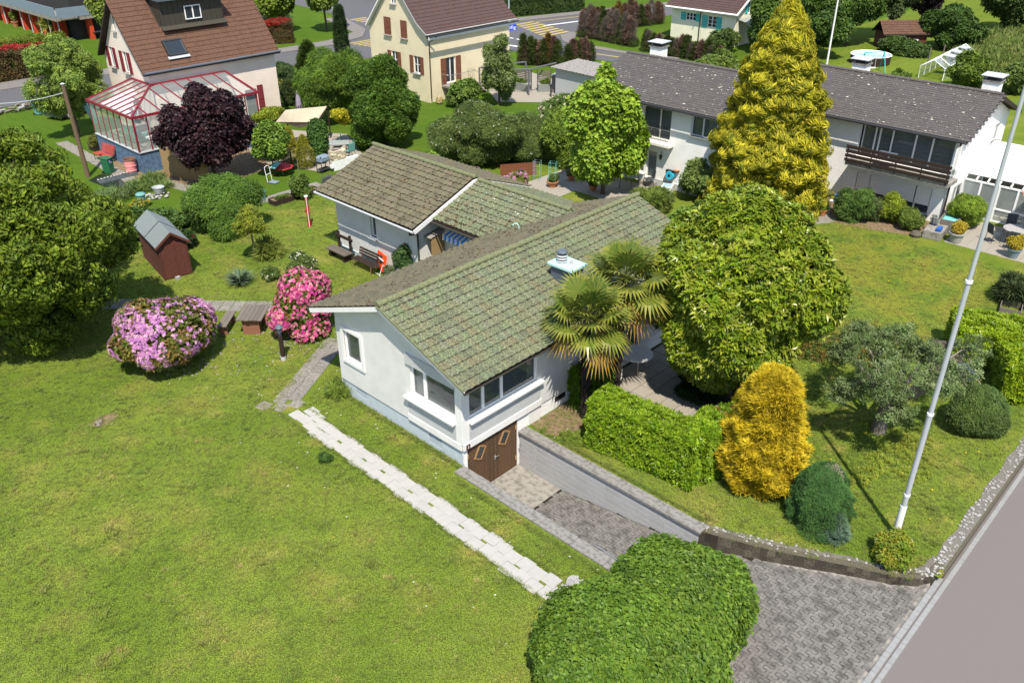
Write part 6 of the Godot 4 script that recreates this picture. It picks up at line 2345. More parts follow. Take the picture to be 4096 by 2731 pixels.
func make_left_yard():
	var a
	# trees
	plant("purple_maple", "dark purple leaved tree in front of the conservatory", "tree", 8.9, -31.4, 3.1, Vector3(2.75, 2.35, 2.6), "lobed", 4600, 0.27, [lin(0.022, 0.009, 0.014), lin(0.036, 0.013, 0.019), lin(0.014, 0.007, 0.01), lin(0.05, 0.02, 0.024)], {"trunk": 0.12, "lobes": 34, "lobe": 0.24, "inner": 0.76, "loose": 0.32})
	plant("feathery_tree", "airy light green tree left of the pink house", "tree", 6.9, -46.2, 3.9, Vector3(2.5, 2.7, 2.3), "small", 3600, 0.26, G3([0.2, 0.29, 0.05]), {"trunk": 0.1, "lobes": 30, "lobe": 0.24, "inner": 0.78, "loose": 0.38})
	# pole with a cable
	var t = thing("utility_pole", "leaning wooden utility pole with a twisted cable", "pole", Vector3(3.7, 0, -37.3))
	a = Acc.new()
	a.tube([Vector3(0, -0.2, 0), Vector3(-0.1, 5.6, 0.0)], [0.15, 0.11], 10)
	put(a, "shaft", "post_wood", t)
	a = Acc.new()
	a.lathe(Vector3(-0.1, 5.58, 0), [Vector2(0.13, 0), Vector2(0.14, 0.02), Vector2(0.0, 0.1)], 10)
	put(a, "cap", "zinc", t)
	a = Acc.new()
	var pts = []
	for i in 16:
		var f = i / 15.0
		pts.append(Vector3(-0.2 - 5.5 * f, 5.1 - 1.3 * f * (1.3 - f) * 1.6 + 0.3 * f, -6.5 * f))
	a.tube(pts, 0.025, 5)
	put(a, "cable", "pole_grey", t)
	# bench, bins, barrel, screen
	t = thing("red_bench", "faded red slatted garden bench beside the conservatory", "bench", Vector3(5.75, 0, -39.6), -PI / 2 + 0.1)
	for i in 6:
		a = Acc.new()
		a.box(Vector3(0, 0.5 + i * 0.09, -0.3 - i * 0.035), Vector3(1.6, 0.07, 0.03), Basis(Vector3.RIGHT, -0.3))
		put(a, "back_slat", "red_bench", t)
		a = Acc.new()
		a.box(Vector3(0, 0.43, -0.2 + i * 0.09), Vector3(1.6, 0.03, 0.07))
		put(a, "seat_slat", "red_bench", t)
	for x in [-0.7, 0.7]:
		a = Acc.new()
		a.tube([Vector3(x, 0, 0.25), Vector3(x, 0.42, 0.25), Vector3(x, 0.41, -0.22), Vector3(x, 0.98, -0.48)], 0.02, 5)
		a.tube([Vector3(x, 0.41, -0.22), Vector3(x, 0.0, -0.32)], 0.02, 5)
		put(a, "leg", "metal_dark", t)
	var bin = wheelie_bin("dark green wheeled bin with small colour stickers", Vector3(4.9, 0, -37.0), 0.5, "green_plastic")
	for i in 4:
		a = Acc.new()
		a.box(Vector3(-0.09 + 0.13 * (i % 2), 0.82 - 0.12 * (i / 2), 0.262), Vector3(0.09, 0.09, 0.004))
		put(a, "sticker", ["white_plastic", "sign_blue", "cyan", "pink_plastic"][i], bin)
	wheelie_bin("blue green wheeled bin near the log pile", Vector3(7.2, 0, -54.2), 0.3, "teal_plastic")
	t = thing("pink_barrel", "pink ribbed plastic barrel with rusty rim", "barrel", Vector3(5.85, 0, -35.95))
	a = Acc.new()
	a.lathe(Vector3.ZERO, [Vector2(0, 0), Vector2(0.28, 0), Vector2(0.3, 0.2), Vector2(0.33, 0.22), Vector2(0.31, 0.25), Vector2(0.33, 0.5), Vector2(0.36, 0.52), Vector2(0.34, 0.55), Vector2(0.36, 0.86)], 20)
	put(a, "body", "pink_plastic", t)
	a = Acc.new()
	a.lathe(Vector3.ZERO, [Vector2(0.36, 0.86), Vector2(0.39, 0.88), Vector2(0.38, 0.93), Vector2(0.34, 0.92), Vector2(0.33, 0.7), Vector2(0, 0.7)], 20)
	put(a, "rim", "rust_iron", t)
	t = thing("bamboo_screen", "curved beige bamboo cane screen below the purple maple", "screen", Vector3(7.2, 0, -34.2))
	var n = 60
	for i in n:
		var f = float(i) / n
		var p = Vector3(-0.1 + 0.2 * sin(f * 3.0) + 1.15 * f * f, 0, 3.4 * f)
		a = Acc.new()
		a.tube([p, p + Vector3(rf(-0.02, 0.02), 1.9 + rf(-0.06, 0.06) - 0.25 * f, 0)], 0.034, 5)
		put(a, "cane", "bamboo", t)
	t = thing("planter_box", "dark wooden planter box with yellowing plant by the conservatory", "planter", Vector3(6.6, 0, -42.4), 0.1)
	a = Acc.new()
	for k in [[0, 0.25, 0.35, 1.0, 0.05], [0, 0.25, -0.35, 1.0, 0.05]]: a.box(Vector3(k[0], k[1], k[2]), Vector3(k[3], 0.5, k[4]))
	for k in [-0.47, 0.47]: a.box(Vector3(k, 0.25, 0), Vector3(0.05, 0.5, 0.65))
	put(a, "box", "dark_wood", t)
	crown(t, "foliage", lobes(Vector3(-0.2, 0.6, 0), Vector3(0.5, 0.35, 0.4), 4), "small", 160, 0.15, G3([0.16, 0.18, 0.04]))
	# logs, car, panels
	t = thing("log_pile", "pile of split logs and stones by the street", "log pile", Vector3(5.6, 0, -56.6))
	for i in 26:
		a = Acc.new()
		var p = Vector3(rf(-1.6, 1.6), 0.1 + 0.16 * (i % 3), rf(-0.6, 0.6))
		a.tube([p, p + Vector3(rf(0.3, 0.7), rf(-0.05, 0.1), rf(-0.3, 0.3))], rf(0.07, 0.12), 6)
		put(a, "log", ["bark_pale", "stone", "grey_wood"][i % 3], t)
	t = thing("parked_car", "dark parked car half hidden by the light green tree", "car", Vector3(9.2, 0, -52.4), 0.35)
	a = Acc.new()
	a.slab(Vector3(0, 0.28, -0.82), Vector3.RIGHT, Vector3.UP, Vector3.BACK, [Vector2(-2.05, 0), Vector2(2.0, 0), Vector2(2.05, 0.35), Vector2(1.9, 0.5), Vector2(0.95, 0.6), Vector2(-2.0, 0.62)], 1.64)
	put(a, "body", "car_paint", t)
	a = Acc.new()
	a.slab(Vector3(0, 0.88, -0.7), Vector3.RIGHT, Vector3.UP, Vector3.BACK, [Vector2(-1.85, 0), Vector2(0.95, 0), Vector2(0.35, 0.5), Vector2(-1.5, 0.52)], 1.4)
	put(a, "cabin", "dark_glass", t)
	for k in [[-1.3, -0.8], [1.3, -0.8], [-1.3, 0.8], [1.3, 0.8]]:
		a = Acc.new()
		a.tube([Vector3(k[0], 0.32, k[1] - 0.1), Vector3(k[0], 0.32, k[1] + 0.1)], 0.32, 16)
		var wh = put(a, "wheel", "black", t)
		a = Acc.new()
		a.tube([Vector3(k[0], 0.32, k[1] - 0.11), Vector3(k[0], 0.32, k[1] + 0.11)], 0.19, 12)
		put(a, "rim", "zinc", wh)
	t = thing("sheet_stack", "two green corrugated panels leaning beside the conservatory", "panel", Vector3(8.9, 0, -48.8), 0.9)
	for i in 2:
		a = Acc.new()
		a.box(Vector3(i * 0.75, 0.7, 0), Vector3(0.7, 1.5, 0.03), Basis(Vector3.RIGHT, -0.35))
		put(a, "panel", "turquoise" if i else "teal_plastic", t)
	# paving strip along the conservatory
	var tr = Node3D.new()
	tr.name = "yard_paving"
	tr.set_meta("kind", "structure")
	add_child(tr)
	var ms = slab_meshes(0.78, 0.78, 0.05, "slab_old", Color(1, 1, 1), 4, 0.15)
	var places = []
	for i in 14: places.append(Transform3D(Basis(Vector3.UP, -0.1), Vector3(5.2 + 0.02 * i, 0.02, -35.0 - i * 0.8)))
	for i in 10: places.append(Transform3D(Basis(Vector3.UP, 0.2), Vector3(6.2 + i * 0.16, 0.02, -34.0 + i * 0.8)))
	for i in 6:
		places.append(Transform3D(Basis(), Vector3(8.3 + i * 0.8, 0.02, -25.9)))
	lay(tr, "yard_slab", ms, places)
	a = Acc.new()
	a.sheet([Vector2(5.4, -41), Vector2(6.3, -41), Vector2(6.3, -35.2), Vector2(14.6, -35.2), Vector2(14, -31), Vector2(8, -29.8), Vector2(7.0, -32), Vector2(5.6, -34.6)], 0.006)
	struct(a, "flower_bed", "soil")
	# pond and its clutter
	a = Acc.new()
	a.sheet([Vector2(3.4, -36.6), Vector2(4.4, -37.2), Vector2(5.6, -35.6), Vector2(5.5, -34.2), Vector2(4.6, -33.6), Vector2(3.6, -34.6)], 0.012)
	var pond = struct(a, "pond", "pond")
	t = thing("pond_liner", "black folded pond liner with pebbles along its rim", "liner", Vector3(4.8, 0, -35.6))
	a = Acc.new()
	for i in 12:
		var x0 = -1.2 + i * 0.2
		a.quad(Vector3(x0, 0.03, 0.25), Vector3(x0 + 0.2, 0.03, 0.25), Vector3(x0 + 0.2, 0.16 + 0.05 * sin(i * 2.0), -0.2), Vector3(x0, 0.16 + 0.05 * sin(i * 2.0 - 2.0), -0.2))
	put(a, "sheet", "net", t)
	for i in 12:
		a = Acc.new()
		a.lathe(Vector3(-1.1 + i * 0.2, 0.14, -0.22 + rf(-0.05, 0.05)), [Vector2(0.07, 0), Vector2(0.08, 0.04), Vector2(0, 0.09)], 6)
		put(a, "pebble", "stone", t)
	plant("reed_clump", "tall grass and reeds around the small pond", "plant", 5.4, -33.0, 0.12, Vector3(1.6, 0.25, 1.2), "sword", 120, 0.38, G3([0.13, 0.2, 0.05]), {"lobes": 10, "lobe": 0.3, "inner": 0.8})
	plant("reed_clump", "bluish long grass left of the rubble heap", "plant", 3.2, -32.6, 0.14, Vector3(1.6, 0.25, 1.2), "sword", 120, 0.4, G3([0.12, 0.18, 0.06]), {"lobes": 8, "lobe": 0.3, "inner": 0.8})
	t = thing("stone_heap", "heap of pale stones beneath the zinc tub", "stones", Vector3(4.8, 0, -30.9))
	for i in 40:
		a = Acc.new()
		var r = rf(0.05, 0.13)
		a.lathe(Vector3(rf(-0.8, 0.8), rf(0, 0.1), rf(-0.6, 0.6)), [Vector2(r * 0.8, -0.02), Vector2(r, r * 0.3), Vector2(r * 0.6, r * 0.7), Vector2(0, r * 0.8)], 6)
		put(a, "stone", "stone", t)
	t = thing("zinc_tub", "round zinc washtub standing on pale stones", "tub", Vector3(5.2, 0.1, -31.1))
	a = Acc.new()
	a.lathe(Vector3.ZERO, [Vector2(0, 0), Vector2(0.22, 0), Vector2(0.33, 0.36), Vector2(0.35, 0.37), Vector2(0.31, 0.36), Vector2(0.22, 0.05), Vector2(0, 0.05)], 18)
	put(a, "tub", "zinc", t)
	for k in [["pale green lidded bin beside the stone heap", Vector3(3.95, 0, -30.7)], ["pale green lidded bin at the slab strip", Vector3(8.95, 0, -26.2)]]:
		t = thing("garden_bin", k[0], "bin", k[1], 0, "small pale green bins")
		a = Acc.new()
		a.lathe(Vector3.ZERO, [Vector2(0, 0), Vector2(0.2, 0), Vector2(0.25, 0.45)], 16)
		put(a, "body", "teal_plastic", t)
		a = Acc.new()
		a.lathe(Vector3(0, 0.45, 0), [Vector2(0.28, -0.02), Vector2(0.28, 0.03), Vector2(0.2, 0.09), Vector2(0, 0.1)], 16)
		put(a, "lid", "teal_plastic", t)
	plant("yellow_flowers", "drift of small yellow flowers by the pond bin", "plant", 3.5, -30.0, 0.15, Vector3(0.8, 0.3, 0.6), "small", 160, 0.12, G3([0.1, 0.15, 0.03]), {"lobes": 4, "flower": ["truss", 110, 0.045, [lin(0.7, 0.5, 0.02)]]})
	plant("rough_growth", "rough weedy growth and broad leaves behind the shed", "plant", 2.6, -27.0, 0.15, Vector3(2.6, 0.45, 2.3), "broad", 900, 0.3, G3([0.07, 0.13, 0.025]), {"lobes": 14, "lobe": 0.25, "inner": 0.8})
	t = thing("spade", "garden spade with wooden handle stuck upright in soil", "spade", Vector3(6.3, 0, -29.6))
	a = Acc.new()
	a.tube([Vector3(0, 0.2, 0), Vector3(-0.35, 1.2, 0.0)], 0.022, 6)
	put(a, "handle", "light_wood", t)
	a = Acc.new()
	a.box(Vector3(0.05, 0.1, 0), Vector3(0.04, 0.28, 0.2), Basis(Vector3.BACK, 0.3))
	put(a, "blade", "steel", t)
	# sapling, trolley, bed
	plant("young_tree", "fresh green young tree on the neighbour's lawn", "tree", 11.6, -29.0, 2.35, Vector3(1.35, 1.25, 1.25), "lobed", 1100, 0.2, G3([0.13, 0.22, 0.025]), {"trunk": 0.05, "lobes": 9, "lobe": 0.36})
	t = thing("hand_trolley", "white folding hand trolley standing on the lawn", "trolley", Vector3(10.8, 0, -28.3), 0.3)
	a = Acc.new()
	for s in [-0.2, 0.2]: a.tube([Vector3(s, 0.06, 0), Vector3(s, 0.9, -0.1), Vector3(s * 0.6, 0.98, -0.11)], 0.018, 6)
	a.tube([Vector3(-0.12, 0.98, -0.11), Vector3(0.12, 0.98, -0.11)], 0.018, 6)
	a.tube([Vector3(-0.2, 0.5, -0.05), Vector3(0.2, 0.5, -0.05)], 0.018, 6)
	put(a, "frame", "white_plastic", t)
	a = Acc.new()
	a.box(Vector3(0, 0.06, 0.3), Vector3(0.44, 0.03, 0.55))
	put(a, "plate", "blue_grey", t)
	t = thing("sun_shade", "turquoise and red sun shade lying under the young tree", "parasol", Vector3(12.1, 0, -28.9), 0.4)
	a = Acc.new()
	a.lathe(Vector3(0, 0.5, 0), [Vector2(0.7, 0), Vector2(0.35, 0.2), Vector2(0.0, 0.28)], 8)
	put(a, "canopy", "red_paint", t)
	a = Acc.new()
	a.box(Vector3(-0.5, 0.75, -0.1), Vector3(0.7, 0.03, 0.4), Basis(Vector3.BACK, 0.25))
	put(a, "flap", "turquoise", t)
	a = Acc.new()
	a.tube([Vector3(0, 0, 0), Vector3(0, 0.75, 0)], 0.02, 6)
	put(a, "stick", "steel", t)
	for k in [["dark raised bed with lettuces near the red post", 9.4, -24.9, 1.3], ["dark raised bed under the leafy shrub", 11.0, -24.9, 1.5]]:
		t = thing("raised_bed", k[0], "planter", Vector3(k[1], 0, k[2]), 0, "raised beds along the boundary")
		for q in [[0, 0.32, k[3], 0.04], [0, -0.32, k[3], 0.04]]:
			a = Acc.new()
			a.box(Vector3(q[0], 0.15, q[1]), Vector3(q[2], 0.3, q[3]))
			put(a, "board", "dark_wood", t)
		for q in [-1, 1]:
			a = Acc.new()
			a.box(Vector3(q * k[3] / 2, 0.15, 0), Vector3(0.04, 0.3, 0.6))
			put(a, "board", "dark_wood", t)
		a = Acc.new()
		a.quad(Vector3(-k[3] / 2, 0.24, 0.3), Vector3(k[3] / 2, 0.24, 0.3), Vector3(k[3] / 2, 0.24, -0.3), Vector3(-k[3] / 2, 0.24, -0.3))
		put(a, "earth", "soil", t)
		crown(t, "foliage", lobes(Vector3(0, 0.3, 0), Vector3(k[3] * 0.4, 0.14, 0.25), 5), "small", 140, 0.12, G3([0.12, 0.18, 0.03]))
	plant("leafy_shrub", "upright green shrub in the raised bed by red post", "shrub", 10.5, -24.5, 0.7, Vector3(0.6, 0.75, 0.5), "broad", 380, 0.16, G3([0.10, 0.16, 0.03]), {"lobes": 6})
	t = thing("ball_stake", "thin stake with white balls in front of the cone thuja", "stake", Vector3(11.9, 0, -26.8))
	a = Acc.new()
	a.tube([Vector3.ZERO, Vector3(0.02, 1.5, 0)], 0.02, 5)
	put(a, "stem", "bark_pale", t)
	# seating place under the sail
	a = Acc.new()
	a.sheet([Vector2(12.6, -31.5), Vector2(14.0, -27.6), Vector2(17.6, -27.8), Vector2(20.0, -33.0), Vector2(17.5, -37.5), Vector2(13.6, -36)], 0.014)
	struct(a, "sitting_place", "terrace")
	column("cone_thuja", "golden clipped cone thuja at the left of the sitting place", "conifer", 13.6, -30.2, 2.3, 0.72, "tip", 1400, 0.13, G3([0.26, 0.25, 0.02]), "golden cone thujas")
	column("cone_thuja", "front golden cone thuja with white balls before it", "conifer", 13.9, -29.1, 1.95, 0.66, "tip", 1300, 0.13, G3([0.22, 0.22, 0.02]), "golden cone thujas")
	plant("ivy_column", "ivy covered post carrying the shade sail", "plant", 15.0, -29.0, 1.5, Vector3(0.6, 1.35, 0.55), "ivy", 900, 0.16, G3([0.05, 0.11, 0.018]), {"lobes": 7, "lobe": 0.55, "inner": 0.5})
	t = table("garden_table", "long pale garden table under the shade sail", Vector3(16.7, 0.014, -30.0), -0.62, 2.1, 0.95, 0.74, "planter_grey", "metal_dark")
	for k in [["green chair at the near end of the long table", Vector3(17.0, 0.014, -28.6), 3.0], ["green chair at the near left side of long table", Vector3(15.7, 0.014, -29.6), 1.0], ["green chair at the right side of long table", Vector3(17.8, 0.014, -29.7), -2.1], ["green chair at the far right of long table", Vector3(17.6, 0.014, -30.9), -2.3]]:
		chair(k[0], k[1], k[2], "metal_dark", "teal_plastic", "green chairs round the long table")
	t = thing("shade_sail", "cream shade sail sagging over the sitting place", "sail", Vector3(16.2, 2.0, -32.8))
	a = Acc.new()
	var P = [Vector3(-1.9, 0.1, 0.2), Vector3(0.5, -0.2, 1.2), Vector3(2.5, 0.2, -0.3), Vector3(-0.2, 0.3, -1.2)]
	for i in 8:
		for j in 8:
			var q = []
			for e in [[i, j], [i + 1, j], [i + 1, j + 1], [i, j + 1]]:
				var u = e[0] / 8.0
				var v = e[1] / 8.0
				var p = P[0].lerp(P[1], u).lerp(P[3].lerp(P[2], u), v)
				p.y -= 0.8 * sin(PI * u) * sin(PI * v)
				q.append(p)
			a.quad(q[0], q[1], q[2], q[3])
	put(a, "cloth", "canvas", t)
	a = Acc.new()
	a.tube([P[0], P[0].lerp(P[1], 0.5) - Vector3(0, 0.14, 0), P[1]], 0.03, 6)
	a.tube([P[1], P[1].lerp(P[2], 0.5) - Vector3(0, 0.14, 0), P[2]], 0.03, 6)
	put(a, "hem", "dark_wood", t)
	for k in [1, 2, 3]:
		a = Acc.new()
		a.tube([P[k], Vector3(P[k].x, -2.3, P[k].z)], 0.05, 6)
		put(a, "post", "dark_wood", t)
	plant("wisteria", "yellow green creeper on the frame behind the sail", "plant", 15.2, -35.0, 1.9, Vector3(1.5, 0.6, 0.9), "hang", 800, 0.2, G3([0.2, 0.25, 0.02]), {"lobes": 8})
	plant("golden_creeper", "golden foliage hanging over the sail edge", "plant", 18.6, -31.4, 1.9, Vector3(0.9, 0.6, 0.7), "hang", 420, 0.2, G3([0.34, 0.33, 0.02]), {"lobes": 6})
	plant("small_palm", "dark fan leaved shrub behind the cone thujas", "shrub", 13.3, -32.0, 1.0, Vector3(0.9, 0.85, 0.8), "sword", 70, 0.6, G3([0.05, 0.09, 0.025]), {"lobes": 4})
	t = thing("closed_parasol", "closed lilac parasol behind the shade sail", "parasol", Vector3(20.6, 0, -39.6))
	a = Acc.new()
	a.lathe(Vector3(0, 0.5, 0), [Vector2(0.25, 0), Vector2(0.2, 0.6), Vector2(0.08, 1.3), Vector2(0.02, 1.45), Vector2(0, 1.46)], 9)
	put(a, "canopy", "lilac_cloth", t)
	a = Acc.new()
	a.tube([Vector3.ZERO, Vector3(0, 2.0, 0)], 0.025, 6)
	put(a, "pole", "dark_wood", t)
	# grill and masonry oven
	t = thing("barrel_grill", "grey barrel grill on a black stand by the white wall", "grill", Vector3(14.15, 0, -27.5), 0.15)
	a = Acc.new()
	a.box(Vector3(0, 0.85, 0), Vector3(0.8, 0.42, 0.5), Basis(), 0.1)
	put(a, "hood", "blue_grey", t)
	legs4(t, 0.35, 0.2, 0.7, 0.025, "metal_dark")
	a = Acc.new()
	a.box(Vector3(0, 0.22, 0), Vector3(0.8, 0.03, 0.42))
	put(a, "shelf", "metal_dark", t)
	t = thing("brick_oven", "open brick fireplace on a white block wall", "oven", Vector3(14.7, 0, -27.2), 0.0)
	var bm = []
	for i in 3:
		a = Acc.new()
		a.box(Vector3.ZERO, Vector3(0.46, 0.2, 0.2), Basis(), 0.006)
		bm.append(a.mesh(M.white_paint))
	for r in 3:
		for i in 4:
			var o = part(t, "white_block", bm[i % 3])
			o.position = Vector3(0.2 + i * 0.47 - 0.2 * (r % 2), 0.1 + r * 0.205, 0)
	bm = []
	for i in 3:
		a = Acc.new()
		a.box(Vector3.ZERO, Vector3(0.3, 0.11, 0.2), Basis(), 0.006)
		bm.append(a.mesh(M.brick_pale if i else M.render_cream))
	for r in 5:
		for i in 3:
			var o = part(t, "brick", bm[(i + r) % 3])
			o.position = Vector3(0.15 + i * 0.31 - 0.08 * (r % 2), 0.68 + r * 0.115, 0)
		var o2 = part(t, "brick", bm[r % 3])
		o2.position = Vector3(0.95, 0.68 + r * 0.115, -0.2)
		o2.rotation.y = PI / 2
		var o3 = part(t, "brick", bm[(r + 1) % 3])
		o3.position = Vector3(0.05, 0.68 + r * 0.115, -0.25)
		o3.rotation.y = PI / 2
	plant("lavender", "purple lavender tuft beside the tiled verge", "plant", 13.0, -25.3, 0.2, Vector3(0.4, 0.3, 0.35), "twig", 60, 0.35, [lin(0.13, 0.10, 0.2), lin(0.1, 0.12, 0.1)], {"lobes": 3})


func make_middle():
	var a
	var t
	plant("hornbeam", "big dense dark green tree behind the wing roof", "tree", 20.4, -29.2, 2.75, Vector3(2.75, 2.75, 2.6), "hang", 7000, 0.24, G3([0.068, 0.135, 0.014]), {"trunk": 0.16, "lobes": 18, "lobe": 0.34, "inner": 0.66, "droop": 0.2})
	plant("shaggy_tree", "lighter green bushy tree behind the hornbeam", "tree", 21.6, -35.8, 2.9, Vector3(2.9, 2.5, 2.5), "willow", 4600, 0.3, G3([0.105, 0.185, 0.02]), {"trunk": 0.12, "lobes": 16, "lobe": 0.33, "inner": 0.68, "loose": 0.22})
	plant("tall_bush", "dark narrow evergreen bush at the pink house corner", "shrub", 19.6, -41.6, 1.1, Vector3(0.9, 1.3, 0.9), "small", 900, 0.18, G3([0.045, 0.075, 0.018]), {"lobes": 6, "group": "evergreens by the pink house"})
	plant("tall_bush", "second dark evergreen bush near the closed parasol", "shrub", 22.0, -42.6, 1.2, Vector3(0.9, 1.4, 0.9), "small", 900, 0.18, G3([0.05, 0.08, 0.018]), {"lobes": 6, "group": "evergreens by the pink house"})
	plant("fern_shrub", "pinkish flowering shrub in front of the street", "shrub", 24.6, -44.5, 0.8, Vector3(1.1, 0.9, 1.0), "small", 800, 0.2, G3([0.10, 0.13, 0.04]), {"lobes": 6, "flower": ["truss", 60, 0.06, [lin(0.45, 0.22, 0.3), lin(0.7, 0.55, 0.05)]]})
	plant("round_bush", "round grey green bush beside the back street", "shrub", 26.6, -50.6, 0.7, Vector3(1.1, 0.8, 1.0), "small", 800, 0.2, G3([0.07, 0.12, 0.035]), {"lobes": 6})
	column("dark_conifer", "dark spiky conifer by the back street", "conifer", 29.3, -50.9, 2.5, 1.1, "spike", 1300, 0.3, G3([0.05, 0.085, 0.012]))
	column("cypress", "slim dark columnar cypress at the street corner", "conifer", 34.3, -52.7, 4.9, 0.72, "tip", 2800, 0.2, G3([0.03, 0.06, 0.014]), "", 0.45, 0.8)
	plant("rose_bed", "yellow roses between the pink house and the street", "plant", 23.2, -46.5, 0.5, Vector3(1.0, 0.6, 0.8), "small", 380, 0.2, G3([0.06, 0.1, 0.025]), {"lobes": 5, "flower": ["truss", 14, 0.09, [lin(0.7, 0.5, 0.04)]]})
	# red photinia hedges
	var brown = [lin(0.10, 0.06, 0.02), lin(0.075, 0.055, 0.018), lin(0.13, 0.075, 0.025), lin(0.06, 0.06, 0.016)]
	t = hedge("photinia_hedge", "long brownish hedge with bright red top along the street", "hedge", [[Vector2(-14, -69.4), Vector2(13.5, -67.6), 2.3, 0.8]], "small", 26.0, 0.34, brown, "red topped hedges")
	crown(t, "red_shoots", [[Vector3(14, 2.35, 0.9), Vector3(14.0, 0.35, 1.6)]], "small", 1100, 0.34, [lin(0.42, 0.02, 0.025), lin(0.3, 0.015, 0.02)], 0.0, 0.1)
	t = hedge("photinia_hedge", "short rounded hedge with red top beside the pavement", "hedge", [[Vector2(34.0, -65.6), Vector2(36.4, -64.2), 2.0, 0.95]], "small", 40.0, 0.26, brown, "red topped hedges")
	crown(t, "red_shoots", [[Vector3(1.2, 2.0, 0.7), Vector3(1.5, 0.3, 1.0)]], "small", 320, 0.24, [lin(0.36, 0.025, 0.02), lin(0.25, 0.05, 0.02)], 0.0, 0.1)
	hedge("clipped_hedge", "low yellow green clipped hedge before the orange building", "hedge", [[Vector2(6, -82.6), Vector2(20.0, -81.2), 0.95, 0.7]], "small", 26.0, 0.3, G3([0.15, 0.2, 0.02]))
	# street trees
	plant("street_tree", "light green street tree with slim trunk on the lawn corner", "tree", 42.3, -66.4, 4.2, Vector3(2.2, 2.0, 2.2), "lobed", 1500, 0.36, G3([0.13, 0.19, 0.02]), {"trunk": 0.12, "lobes": 10, "group": "street trees"})
	plant("street_tree", "light green street tree behind the red topped bush", "tree", 38.4, -69.5, 3.6, Vector3(2.6, 2.2, 2.4), "lobed", 1700, 0.36, G3([0.14, 0.2, 0.02]), {"trunk": 0.12, "lobes": 10, "group": "street trees"})
	plant("street_tree", "leafy street tree behind the pink house gable", "tree", 22.6, -74.0, 3.5, Vector3(2.2, 2.4, 2.2), "lobed", 1200, 0.36, G3([0.16, 0.22, 0.03]), {"trunk": 0.1, "lobes": 10, "group": "street trees"})
	plant("boulder_plants", "grey green plants among boulders by the street trees", "plant", 39.5, -73.5, 0.4, Vector3(3.5, 0.6, 2.2), "sword", 300, 0.7, G3([0.09, 0.13, 0.06]), {"lobes": 12, "lobe": 0.3, "inner": 0.8})
	# signs
	t = thing("road_sign", "blue square pedestrian crossing sign on a grey post", "sign", Vector3(46.8, 0, -71.5), -0.6)
	a = Acc.new()
	a.tube([Vector3.ZERO, Vector3(0, 3.2, 0)], 0.05, 8)
	put(a, "post", "zinc", t)
	a = Acc.new()
	a.box(Vector3(0, 3.0, 0.06), Vector3(0.8, 1.15, 0.03))
	var pl = put(a, "plate", "sign_blue", t)
	a = Acc.new()
	a.slab(Vector3(0, 2.75, 0.08), Vector3.RIGHT, Vector3.UP, Vector3.BACK, [Vector2(-0.28, 0), Vector2(0.28, 0), Vector2(0, 0.52)], 0.01)
	var tr = put(a, "triangle", "white_paint", pl)
	t = thing("yield_sign", "grey post with a triangular sign seen from behind", "sign", Vector3(40.6, 0, -62.6), 0.8)
	a = Acc.new()
	a.tube([Vector3.ZERO, Vector3(0, 3.1, 0)], 0.05, 8)
	put(a, "post", "zinc", t)
	a = Acc.new()
	a.slab(Vector3(0, 2.3, 0.06), Vector3.RIGHT, Vector3.UP, Vector3.BACK, [Vector2(0, 0), Vector2(0.4, 0.7), Vector2(-0.4, 0.7)], 0.02)
	put(a, "plate", "zinc", t)
	t = thing("town_sign", "blue direction sign reading Lupfig beside the cream house", "sign", Vector3(47.4, 0, -43.6), -0.75)
	a = Acc.new()
	a.tube([Vector3.ZERO, Vector3(0, 5.6, 0)], 0.07, 8)
	put(a, "post", "pole_grey", t)
	a = Acc.new()
	a.box(Vector3(0.05, 2.45, 0.1), Vector3(1.3, 0.62, 0.04))
	pl = put(a, "plate", "sign_blue", t)
	var tm = TextMesh.new()
	tm.text = "Lupfig"
	tm.font_size = 32
	tm.pixel_size = 0.0125
	tm.depth = 0.01
	tm.material = M.white_paint
	var txt = part(pl, "lettering", tm)
	txt.position = Vector3(0.05, 2.43, 0.13)
	t = thing("warning_sign", "small white triangular sign behind the direction sign", "sign", Vector3(50.5, 0, -46.8), -0.5)
	a = Acc.new()
	a.slab(Vector3(0, 2.0, 0), Vector3.RIGHT, Vector3.UP, Vector3.BACK, [Vector2(-0.4, 0), Vector2(0.4, 0), Vector2(0, 0.7)], 0.03)
	put(a, "plate", "white_paint", t)
	a = Acc.new()
	a.tube([Vector3(0, 0, -0.03), Vector3(0, 2.6, -0.03)], 0.04, 6)
	put(a, "post", "zinc", t)
	# fence bits
	t = thing("picket_fence", "dark wooden picket fence beside the closed parasol", "fence", Vector3(19.0, 0, -38.6), 0.3)
	for i in 12:
		a = Acc.new()
		a.box(Vector3(i * 0.2, 0.45, 0), Vector3(0.08, 0.9, 0.03))
		put(a, "picket", "dark_wood", t)
	a = Acc.new()
	a.box(Vector3(1.1, 0.6, -0.03), Vector3(2.4, 0.07, 0.03))
	put(a, "rail", "dark_wood", t)
	t = thing("rooftop_box", "pale grey utility cabinet at the street corner", "cabinet", Vector3(38.2, 0, -52.0), 0.2)
	a = Acc.new()
	a.box(Vector3(0, 0.6, 0), Vector3(1.0, 1.2, 0.5), Basis(), 0.02)
	put(a, "cabinet", "planter_grey", t)


